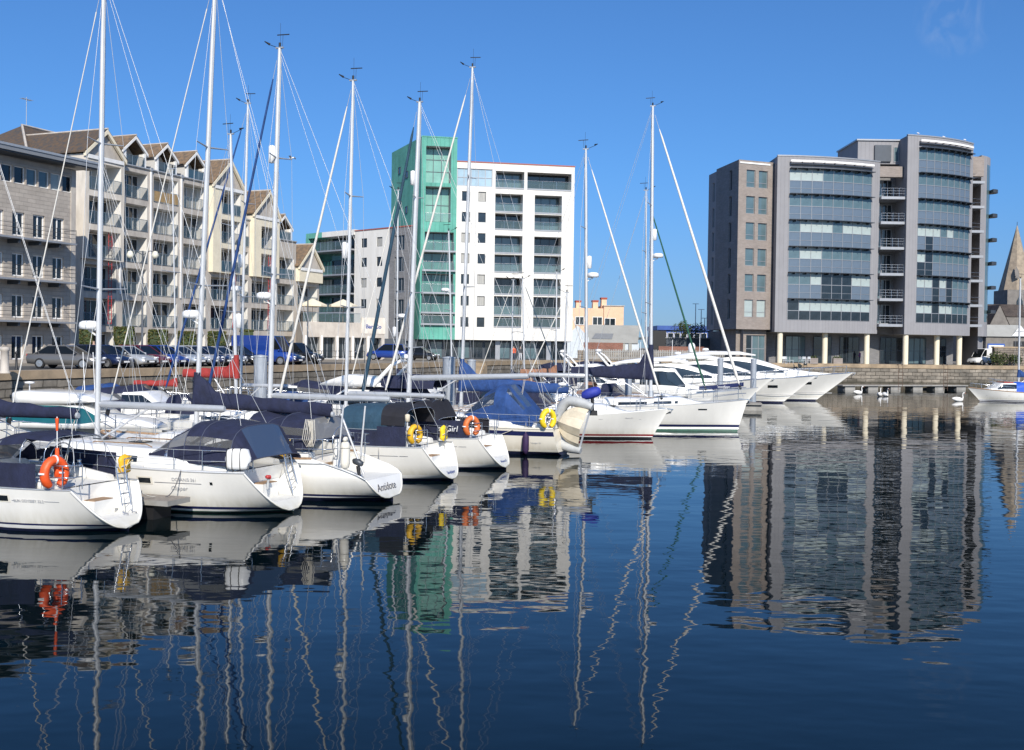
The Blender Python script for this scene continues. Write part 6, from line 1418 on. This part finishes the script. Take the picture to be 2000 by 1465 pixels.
MB().box(3.8,4.8,-.7,.7,1.9,1.97,'red_canvas').build('roof_mat',cb)
bgyacht('small yacht with blue boom cover and grey mast at right edge',(1992,545),1990,112,-1,8,2.8,boomy=735,boome=2040,cover=('blue_canvas',.5,.3,.2),fore=None,r=.12,canopym='blue_canvas',detail=False,spread=(.5,),ang=rad(-5))
# ---- pontoons and piles
FLM = 'black'  # blackened floats: shade under the deck is put into their colour
def pontoon(label, pts, wd=1.4, z=.55, fing=()):
    t = thing('pontoon',label,'pontoon',(*pts[0],0)); o = Vector(pts[0]); b = MB(); f = MB()
    for p,q in zip(pts,pts[1:]):
        p = Vector(p)-o; q = Vector(q)-o; d = (q-p).normalized(); n = Vector((-d.y,d.x))*wd/2
        b.prism([(v.x,v.y) for v in (p+n,p-n,q-n,q+n)],z-.14,z,'float_grey','plank')
        L_ = (q-p).length; k = 0; s_ = .3
        while s_+1.6 < L_:
            a = p+d*s_; e = p+d*(s_+1.7); nn = n*.9; MB().prism([(v.x,v.y) for v in (a+nn*.85+d*.25,a-nn*.85+d*.25,e-nn*.85,e+nn*.85)],-.4,z-.15,FLM).build('float',t); s_ += 3.4
    b.build('deck',t); return t
pontoon('floating finger pontoon with weathered planks between the two nearest yachts',[(-9.1,29.5),(-22,34.0)],1.0,.55)
pontoon('floating pontoon walkway behind the front row yachts',[(-8.6,52.4),(-22,55.7)],1.5,.55)
FLM = 'float_grey'
q0 = place(1636,757,.3); q1 = place(1880,757,.3)
pontoon('long floating pontoon along the wall below the grey office block',[(q0.x,q0.y),(q1.x,q1.y)],2.0,.65)
pontoon('floating pontoon among the motor yachts',[(8,88),(20,86)],1.8,.6)
PG = 'steel mooring piles standing in the marina'
def pile(label, px, Y, ytop, w_=.34, two=False, m='pile_grey'):
    X = (px-1000)/F*Y; z = zat(X,Y,ytop); t = thing('mooring_pile',label,'pile',(X,Y,0),rad(10),PG); b = MB()
    b.lathe([(w_*.5*1.15,-2),(w_*.5*1.15,z)],m,12); b.lathe([(w_*.62,z),(w_*.62,z+.06),(.03,z+.12)],m,12); b.build('shaft',t)
    if two: MB().lathe([(w_*.6,.3),(w_*.6,1.5)],'pile_tan',12).lathe([(w_*.59,-.5),(w_*.59,.3)],'antifoul_green',12).build('weathered_foot',t)
pile('grey steel pile left of the mast with the cream furled sail',509,58,697,.62,True)
pile('grey steel pile with tan foot right of the blue furled sail',877,60,700,.62,True)
pile('slim grey pile before the stone steps',921,72,705,.5)
pile('grey steel pile under the green boom cover',1228,70,742,.4)
pile('grey steel pile, left one of two before the motor yachts',1407,87,702,.42)
pile('grey steel pile, right one of two before the motor yachts',1472,87.5,703,.42)
# ================================================================== cars
def car(px, heading, paint, kind, label, off=3.4, pos=None, cat='car'):
    if pos is None:
        k = (px-1000)/F; P0 = Vector((-27.2,57))-Vector((.92,-.38))*off; Y = (P0.x-.405*P0.y)/(k-.405); pos = (k*Y,Y)
    t = thing('parked_car' if cat == 'car' else 'parked_van',label,cat,(pos[0],pos[1],Q+.01),heading,'cars parked along the quay')
    Lb = {'saloon':4.5,'hatch':4.0,'suv':4.5,'van':5.2}[kind]; w_ = {'van':.98,'suv':.92}.get(kind,.86); h0 = {'van':1.15,'suv':1.05}.get(kind,.9)
    b = MB(); R = []; hl = Lb/2
    prof = {'saloon':[(-hl,.5,.72,.8),(-hl+.12,.3,.9,.93),(-1.3,.24,h0,1),(1.0,.24,h0,1),(1.7,.24,.82,.98),(hl-.2,.28,.68,.92),(hl,.38,.55,.8)],
            'hatch':[(-hl,.5,.8,.85),(-hl+.12,.3,.95,.95),(-1.0,.24,h0,1),(.9,.24,h0,1),(1.5,.24,.85,.98),(hl-.2,.28,.7,.92),(hl,.38,.55,.8)],
            'suv':[(-hl,.5,.95,.88),(-hl+.1,.32,1.08,.96),(-1.0,.28,h0,1),(1.0,.28,h0,1),(1.7,.28,.98,.98),(hl-.15,.32,.85,.93),(hl,.42,.6,.85)],
            'van':[(-hl,.35,1.15,.97),(-hl+.1,.3,h0,1),(-1.0,.28,h0,1),(1.3,.28,h0,1),(1.9,.28,1.02,.98),(hl-.15,.32,.85,.93),(hl,.42,.6,.85)]}[kind]
    for x,zb,zt,f in prof: y = w_*f; R.append([(x,-y*.94,zb),(x,-y,lerp(zb,zt,.35)),(x,-y*.98,lerp(zb,zt,.8)),(x,-y*.88,zt),(x,y*.88,zt),(x,y*.98,lerp(zb,zt,.8)),(x,y,lerp(zb,zt,.35)),(x,y*.94,zb)])
    b.loft(R,paint)
    # cabin: glazed sides, painted roof and pillars
    cab = {'saloon':(-1.75,-.95,.25,1.15,1.43),'hatch':(-1.85,-1.45,.2,1.05,1.48),'suv':(-2.1,-1.75,.3,1.15,1.78),'van':(-2.55,-2.5,1.05,1.75,2.3)}[kind]
    x0,x1,x2,x3,zr = cab; zb = h0-.03; yb,yt = w_*.87,w_*.7
    if kind == 'van': yt = w_*.9
    g = 'car_glass' if kind != 'van' else paint
    c = MB(); lo = [(x0,-yb,zb),(x3,-yb,zb),(x3,yb,zb),(x0,yb,zb)]; hi = [(x1,-yt,zr-.06),(x2,-yt,zr-.06),(x2,yt,zr-.06),(x1,yt,zr-.06)]
    c.add(lo+hi,[(0,1,5,4),(1,2,6,5),(2,3,7,6),(3,0,4,7)],[g,'car_glass',g,g]); 
    b.loft([hi,[(x1+.08,-yt*.9,zr),(x2-.08,-yt*.9,zr),(x2-.08,yt*.9,zr),(x1+.08,yt*.9,zr)]],paint,smooth=False)
    for sg in (1,-1):
        for (xa,xb) in ((x0,x1),(x3,x2)): b.bar((xa,sg*(yb+.004),zb),(xb,sg*(yt+.004),zr-.05),.05,.05,paint)
        if kind != 'van': xm = (x1+x2)/2; b.bar((xm,sg*(yb+.006),zb),(xm,sg*(yt+.006),zr-.05),.03,.07,paint)
        else: c.quad((.75,sg*(yb+.004),zb+.1),(1.6,sg*(yb+.004),zb+.1),(1.15,sg*(yt+.012),zr-.2),(.75,sg*(yt+.012),zr-.2),'car_glass')
    b.box(hl-.03,hl+.015,-.45,.45,.36,.5,'black'); b.build('body',t); c.build('windows',t)
    for x in (-Lb*.29,Lb*.31):
        for sg in (1,-1):
            y = sg*(w_-.08); r = .32 if kind in ('saloon','hatch') else .36; tw = MB()
            tw.loft([[(x+rr*math.cos(2*PI*k/14),y+dy,r+rr*math.sin(2*PI*k/14)) for k in range(14)] for rr,dy in ((r*.9,-.1),(r,-.07),(r,.07),(r*.9,.1))],'tyre'); wo = tw.build('wheel',t)
            rm = MB(); rm.loft([[(x+rr*math.cos(2*PI*k/10),y+sg*dy,r+rr*math.sin(2*PI*k/10)) for k in range(10)] for rr,dy in ((r*.66,.103),(r*.5,.085),(.04,.11))],'rim',smooth=False); rm.build('rim',wo)
    for sg in (1,-1):
        zz = .66 if kind != 'suv' else .8; MB().ell((hl-.16,sg*w_*.66,zz),.13,.16,.08,'headlight',8,5).build('headlight',t); MB().box(-hl+.01,-hl+.06,sg*w_*.62-.12,sg*w_*.62+.12,.72,.88,'taillight').build('tail_light',t)
        MB().ell((x3-.25,sg*(w_+.06),zb+.08),.08,.09,.06,paint,6,5).build('wing_mirror',t)
    MB().quad((hl+.018,-.25,.38),(hl+.018,.25,.38),(hl+.018,.25,.48),(hl+.018,-.25,.48),'white_paint').build('number_plate',t)
    return t
def paint(n,c,met=.5): M('paint_'+n,c,.25,met*.4,.03,4,coat=.8); return 'paint_'+n
GR,NV,SI,MA,BL,LB,BK = paint('grey',(.13,.125,.12)),paint('navy',(.012,.02,.06)),paint('silver',(.50,.51,.52),1),paint('maroon',(.13,.012,.016)),paint('blue',(.015,.05,.26)),paint('pale',(.42,.46,.50),1),paint('black',(.012,.013,.015))
hd = -rad(22.5)
car(131,rad(-4),GR,'saloon','dark grey saloon parked side-on at the left end of the row')
car(199,hd,NV,'hatch','navy hatchback between the grey saloon and a silver saloon')
car(243,hd,SI,'saloon','silver saloon just right of the thick white mast')
car(275,hd,MA,'hatch','dark red hatchback in the row of cars')
car(312,hd,BL,'hatch','bright blue hatchback in the row of cars')
car(345,hd,LB,'saloon','pale silver saloon right of the bright blue hatchback')
car(376,hd,SI,'hatch','silver hatchback half hidden by the mast leaning right')
car(398,hd,NV,'saloon','navy saloon just right of the leaning mast')
car(424,hd,SI,'saloon','last silver saloon at the right of the row')
car(462,hd,BK,'hatch','black hatchback left of the blue van')
car(520,rad(-12),BL,'van','royal blue panel van parked near the arcade',3.0,cat='van')
car(545,hd,NV,'hatch','dark blue hatchback in front of the blue van',2.2)
car(578,hd,BK,'suv','black tall estate car beside the arcade columns',3.2)
car(760,rad(170),BL,'suv','blue people carrier before the grey brick end wall',pos=((758-1000)/F*118,118))
car(822,rad(-15),BK,'hatch','black hatchback before the shopfronts of the white block',pos=((822-1000)/F*118,118))
car(1928,rad(200),paint('white',(.75,.75,.74),0),'van','white van by the rubble wall right of the office block',pos=((1926-1000)/F*150,150),cat='van')
# ================================================================== hedges and planting
def leafmass(mb, fn, n, s, mats, seed):
    r = random.Random(seed)
    for _ in range(n):
        c = Vector(fn(r)); a = Vector((r.gauss(0,1),r.gauss(0,1),r.gauss(0,1))).normalized(); b = a.cross(Vector((r.gauss(0,1),r.gauss(0,1),r.gauss(0,1)))).normalized(); q = s*r.uniform(.6,1.3)
        mb.add([c+a*q,c+b*q*.6,c-a*q,c-b*q*.6],[(0,1,2,3)],mats[r.randrange(len(mats))])
HG = 'clipped hedges along the front of the gabled terrace'
def hedge(label, px, y0, y1, wpx, Y, seed, taper=0):
    X = (px-1000)/F*Y; s_ = F/Y; zt = zat(X,Y,y0); zb = Q; hw = wpx/2/s_; t = thing('clipped_hedge',label,'hedge',(X,Y,Q),rad(20),HG); H = zt-Q
    def fn(r):
        z = H*r.random(); f = (1-taper*(z/H))*(1 if z < H*.93 else .9); ax = r.randrange(3); x,y = r.uniform(-1,1),r.uniform(-1,1)
        if ax == 0: x = math.copysign(1-abs(r.gauss(0,.06)),x)
        elif ax == 1: y = math.copysign(1-abs(r.gauss(0,.06)),y)
        else: z = H*(1-abs(r.gauss(0,.03)))
        return (x*hw*f, y*hw*.9*f, z)
    m = MB(); m.box(-hw*.9,hw*.9,-hw*.8,hw*.8,.02,H*.94,'leaf_dark'); m.build('core',t)
    b = MB(); leafmass(b,fn,1500,.13,['leaf','leaf','leaf_brown','leaf_dark'],seed); b.build('foliage',t)
hedge('clipped hedge at the narrow gap beside the stone building',168,640,700,22,84,1)
hedge('clipped hedge second from the left along the terrace',242,640,700,36,88,2)
hedge('clipped hedge third from the left along the terrace',308,645,700,35,93,3)
hedge('clipped hedge left of the leaning mast along the terrace',364,648,700,32,97,4)
hedge('clipped hedge right of the leaning mast along the terrace',423,648,705,32,100,5)
hedge('clipped hedge before the right half of the terrace, tapering up',481,645,700,26,105,6,.25)
def shrub(label, px, Y, h_, r_, seed, zb=Q):
    X = (px-1000)/F*Y; t = thing('shrub',label,'shrub',(X,Y,zb)); b = MB(); rr = random.Random(seed); cl = [(rr.gauss(0,r_*.5),rr.gauss(0,r_*.4),h_*rr.uniform(.3,.9),rr.uniform(.3,.5)*r_) for _ in range(9)]
    def fn(r): c = cl[r.randrange(9)]; d = Vector((r.gauss(0,1),r.gauss(0,1),r.gauss(0,1))).normalized()*c[3]*r.uniform(.7,1.1); return (c[0]+d.x,c[1]+d.y,max(.05,c[2]+d.z))
    leafmass(b,fn,700,.12,['leaf','leaf_dark','leaf_dark'],seed); b.build('foliage',t); MB().tube([(0,0,-.02),(0,0,h_*.5)],[.06,.03],'bark',5).build('stem',t)
shrub('green shrub in the dark opening left of the blue people carrier',710,128,2.2,1.0,1); shrub('green shrub right of the dark opening under the white wing',737,130,2.4,1.0,2)
shrub('yellow green shrub on the brick yard wall behind the furled sails',1335,156,2.0,1.6,3,Q+3.4); shrub('wide green shrub on the shed roof beside the office block',1352,157,1.6,2.0,4,Q+3.4)
shrub('low shrub growing against the rubble garden wall',1948,145,1.6,1.2,5); shrub('straggly shrub right of the white van by the rubble wall',1975,145,1.4,1.2,6)
# ================================================================== street furniture
def lamp_post(label, px, Y, ytop, arms=1, m='dark_metal', grp='lamp posts on the quay', heads=True):
    X = (px-1000)/F*Y; z = zat(X,Y,ytop)-Q; t = thing('lamp_post',label,'lamp post',(X,Y,Q),0,grp)
    MB().lathe([(.16,0),(.14,.8),(.08,.85),(.06,z-.4),(.05,z)],m,8).build('post',t)
    if not heads: MB().box(-.5,.5,-.08,.08,z,z+.08,'white_paint').build('lamp_head',t); return
    if arms:
        a = MB(); 
        for sg in ((1,-1) if arms == 2 else (1,)): a.tube([(0,0,z-.3),(sg*.5,0,z),(sg*.85,0,z-.1)],.03,m,5)
        a.build('arm',t)
        for sg in ((1,-1) if arms == 2 else (1,)): MB().lathe([(.05,.3),(.16,.25),(.26,.0),(.2,-.18),(.03,-.26)],'lamp_glass',10,(sg*.88,0,z-.3)).build('lamp_head',t)
lamp_post('black twin-headed lamp post before the gabled terrace',277,76,490,2); lamp_post('black lamp post before the small gable at the terrace end',600,104,560,0)
for px,yt,Y,lab in ((1357,594,170,'tall grey lamp post with cross head left of the office block'),(1368,605,172,'tall thin grey pole between two lamp posts'),(1375,622,160,'shorter grey lamp post nearest the office block')): lamp_post(lab,px,Y,yt,0,'alu_grey','grey lamp posts by the blue warehouse',False)
def bollard(label, px, y, hh=1.0, r=.07, m='black'):
    p = place(px,y,Q); t = thing('bollard',label,'bollard',(p.x,p.y,Q),0,'bollards along the quay edge'); MB().lathe([(r*1.3,0),(r*1.3,.08),(r,.1),(r*.9,hh*.85),(r*1.2,hh*.9),(r*.9,hh),(.01,hh+.02)],m,10).build('post',t)
bollard('black iron bollard nearest the left edge',32,722,1.05); bollard('black iron bollard just left of the grey saloon',75,720,1.0)
bollard('thick pale stone bollard at the left edge',9,729,1.35,.22,'concrete'); bollard('stone mooring bollard between the silver and navy cars',221,718,.55,.2,'coping')
rl = thing('quay_railing','thin black railing along the quay before the arcade columns','railing',(0,0,0)); b = MB()
pts = [place(x,708.5-.0*x,Q) for x in (600,628,656,684,712)]
for p in pts: b.tube([(p.x,p.y,Q),(p.x,p.y,Q+1.1)],.035,'black',5)
for h_ in (.55,1.08): b.tube([(p.x,p.y,Q+h_) for p in pts],.02,'black',4)
b.build('rails',rl)
def person(label, px, y, top, trousers, heading, z=Q, arm=0):
    p = place(px,y,z); t = thing('person',label,'person',(p.x,p.y,z),heading); J = [(0,0,.95),(0,.0,1.2),(0,0,1.42),(.02,0,1.52),(.03,0,1.62),(.03,0,1.75)]
    V = list(J); Rr = [(.14,.11),(.13,.1),(.15,.09),(.055,.055),(.085,.075),(.08,.075)]; Ed = [(0,1),(1,2),(2,3),(3,4),(4,5)]
    def chain(pts,rs,root):
        last = root
        for q,r in zip(pts,rs): V.append(q); Rr.append((r,r)); Ed.append((last,len(V)-1)); last = len(V)-1
    for sg in (1,-1):
        chain([(0,sg*.1,.9),(.03+.06*sg,sg*.1,.5),(.0+.1*sg,sg*.1,.09),(.14+.1*sg,sg*.11,.05)],[.1,.065,.045,.035],0)
        chain([(0,sg*.2,1.4),(-.02,sg*.25,1.13),(.12+arm,sg*.22,.92+arm),(.17+arm,sg*.2,.84+arm)],[.07,.05,.04,.04],2)
    me = bpy.data.meshes.new('body'); me.from_pydata(V,Ed,[]); o = bpy.data.objects.new('body',me); COL.objects.link(o)
    md = o.modifiers.new('skin','SKIN'); sv = me.skin_vertices[0].data
    for i,r in enumerate(Rr): sv[i].radius = r; sv[i].use_root = i == 0
    s2 = o.modifiers.new('sub','SUBSURF'); s2.levels = 1; s2.render_levels = 1
    dg = bpy.context.evaluated_depsgraph_get(); m2 = bpy.data.meshes.new_from_object(o.evaluated_get(dg)); bpy.data.objects.remove(o)
    for m in ('skin',trousers,top,'hair','black'): m2.materials.append(MATS[m])
    for f in m2.polygons:
        c = f.center; f.use_smooth = True
        f.material_index = 3 if (c.z > 1.7 or (c.z > 1.58 and c.x < .0)) else 0 if c.z > 1.47 else 1 if (c.z < .93 and abs(c.y) < .17) else 0 if c.z < .9+arm and abs(c.y) > .17 else 2
        if c.z < .1: f.material_index = 4
    link('body',m2,t)
M('coat_orange',(.75,.13,.05),.8); M('coat_purple',(.16,.04,.20),.8); M('coat_red',(.5,.04,.03),.8); M('shirt_pale',(.6,.6,.62),.8)
person('person in an orange red jacket standing before the white block shopfronts',1003,704,'coat_orange','denim',rad(-90)); person('person in dark clothes with pale trousers right of the orange jacket',1016,704.5,'black','shirt_pale',rad(-60))
person('person in a purple top walking under the office block near a column',1679,710.5,'coat_purple','denim',rad(180),arm=.1); person('person in a red jacket standing before the grey saloon',183,716,'coat_red','denim',rad(-90))
# parasol-like red item, planters under the office block
for px,lab,w_ in ((1593,'terracotta planter box between the first two columns',.5),(1640,'pale planter box right of the second column',.6)):
    p = place(px,711,Q); t = thing('planter',lab,'planter',(p.x,p.y+1.0,Q)); MB().prism([(-w_,-.3),(w_,-.3),(w_,.3),(-w_,.3)],0,.75,'buff_brick').build('box',t)
    b = MB(); leafmass(b,lambda r: (r.uniform(-w_,w_),r.uniform(-.3,.3),.75+abs(r.gauss(0,.12))),120,.08,['leaf_dark','leaf'],4); b.build('foliage',t)
# cafe chairs on the terrace
def chair(px, y, rz, lab):
    p = place(px,y,Q); t = thing('cafe_chair',lab,'chair',(p.x,p.y+.8,Q),rz,'cafe chairs under the office block'); MB().box(-.22,.22,-.22,.22,.43,.47,'alu').build('seat',t)
    for x in (-.2,.2):
        MB().tube([(x,.2,0),(x,.21,.45),(x,.26,.9)],.02,'alu',4).build('leg',t); MB().tube([(x,-.2,0),(x,-.2,.43)],.02,'alu',4).build('leg',t)
    MB().box(-.22,.22,.235,.26,.6,.92,'alu').build('backrest',t)
for k,px in enumerate((1535,1541,1549,1568,1574,1581)): chair(px,711,rad(40*k),'light metal cafe chair standing between the first two round columns')
# iron ladders and fender timbers on the far wall
for px,lab in ((1757,'rusty iron ladder fixed to the quay wall below the third column'),(1845,'rusty bent iron ladder on the quay wall right of the columns')):
    p = place(px,716,Q); t = thing('wall_ladder',lab,'ladder',(p.x,p.y-.25,0),rad(4)); b = MB()
    for x in (-.25,.25): b.tube([(x,.3,Q+.15),(x,0,Q+.3),(x,-.1,Q+.05),(x,-.1,.2)],.03,'rust',5)
    for k in range(8): b.tube([(-.25,-.1,.5+.32*k),(.25,-.1,.5+.32*k)],.025,'rust',4)
    b.build('rungs',t)
# stone steps beside the white block
sp = thing('stone_steps','stone steps with ochre lichen climbing the quay wall behind the masts','steps',(-5.2,109.8,0),math.atan2(31,12.4)); b = MB()
for k in range(9): b.box(-.4*k-.4+4,-.4*k+4,-1.2,-.06,-.5,Q-.05-.33*k,'coping')
b.build('treads',sp)
# ================================================================== birds
def swan(px, y, rz, lab, up=True):
    p = place(px,y,0); t = thing('swan',lab,'swan',(p.x,p.y,0),rz,'swans on the water'); R = []
    for x,w_,z0,z1 in ((-.62,.03,.28,.34),(-.45,.14,.1,.4),(-.15,.25,-.03,.46),(.15,.26,-.05,.42),(.38,.16,0,.32),(.5,.07,.08,.26)): R.append([(x,w_*math.cos(a),(z0+z1)/2+(z1-z0)/2*math.sin(a)) for a in [2*PI*k/10 for k in range(10)]])
    b = MB().loft(R,'swan_white'); N = [(.42,0,.2),(.52,0,.4),(.47,0,.62),(.5,0,.8),(.6,0,.86),(.68,0,.83)] if up else [(.42,0,.2),(.55,0,.35),(.62,0,.3),(.7,0,.1),(.72,0,-.05),(.73,0,-.1)]
    b.tube(N,[.08,.055,.045,.045,.055,.035],'swan_white',8); b.build('body',t)
    if up: MB().tube([(.69,0,.83),(.8,0,.78)],[.03,.012],'dull_orange',6).build('bill',t)
swan(1676,770,rad(20),'white swan with neck raised, leftmost on the water by the pontoon'); swan(1718,774,rad(60),'white swan close to another, the left one of the pair'); swan(1729,774,rad(-80),'white swan seen end-on, the right one of the pair',True); swan(1871,784,rad(5),'white swan nearest the small cabin boat')
def gull(p, rz, lab, fly=False):
    t = thing('gull',lab,'gull',p,rz); b = MB(); R = []
    for x,w_ in ((-.22,.01),(-.1,.06),(.05,.08),(.16,.06),(.22,.045),(.27,.01)): R.append([(x,w_*math.cos(a),.16+w_*math.sin(a)+.04*(x > .1)) for a in [2*PI*k/8 for k in range(8)]])
    b.loft(R,'swan_white'); b.build('body',t)
    if fly:
        for sg in (1,-1): MB().loft([[(.1,sg*.05,.18),(-.08,sg*.05,.18)],[(.12,sg*.35,.32),(-.06,sg*.35,.3)],[(-.02,sg*.75,.2),(-.1,sg*.75,.2)]],'alu_grey',closed=False).build('wing',t)
    else: MB().tube([(0,.03,0),(0,.03,.12)],.012,'dull_orange',4).tube([(0,-.03,0),(0,-.03,.12)],.012,'dull_orange',4).build('legs',t)
gull(atY(569,313,88),rad(-20),'grey gull flying between the masts before the blue sky',True)
for px,dy,lab in ((1782,0,'gull perched at the top left of the right glass bay'),(1832,.6,'gull perched on the middle of the right glass bay roof'),(1873,1.5,'gull perched at the right of the right glass bay roof')):
    q = ptat(px,PC,PD); gull((FO.x+q[0],FO.y+q[1]-.5,Q+30.37),rad(200),lab)
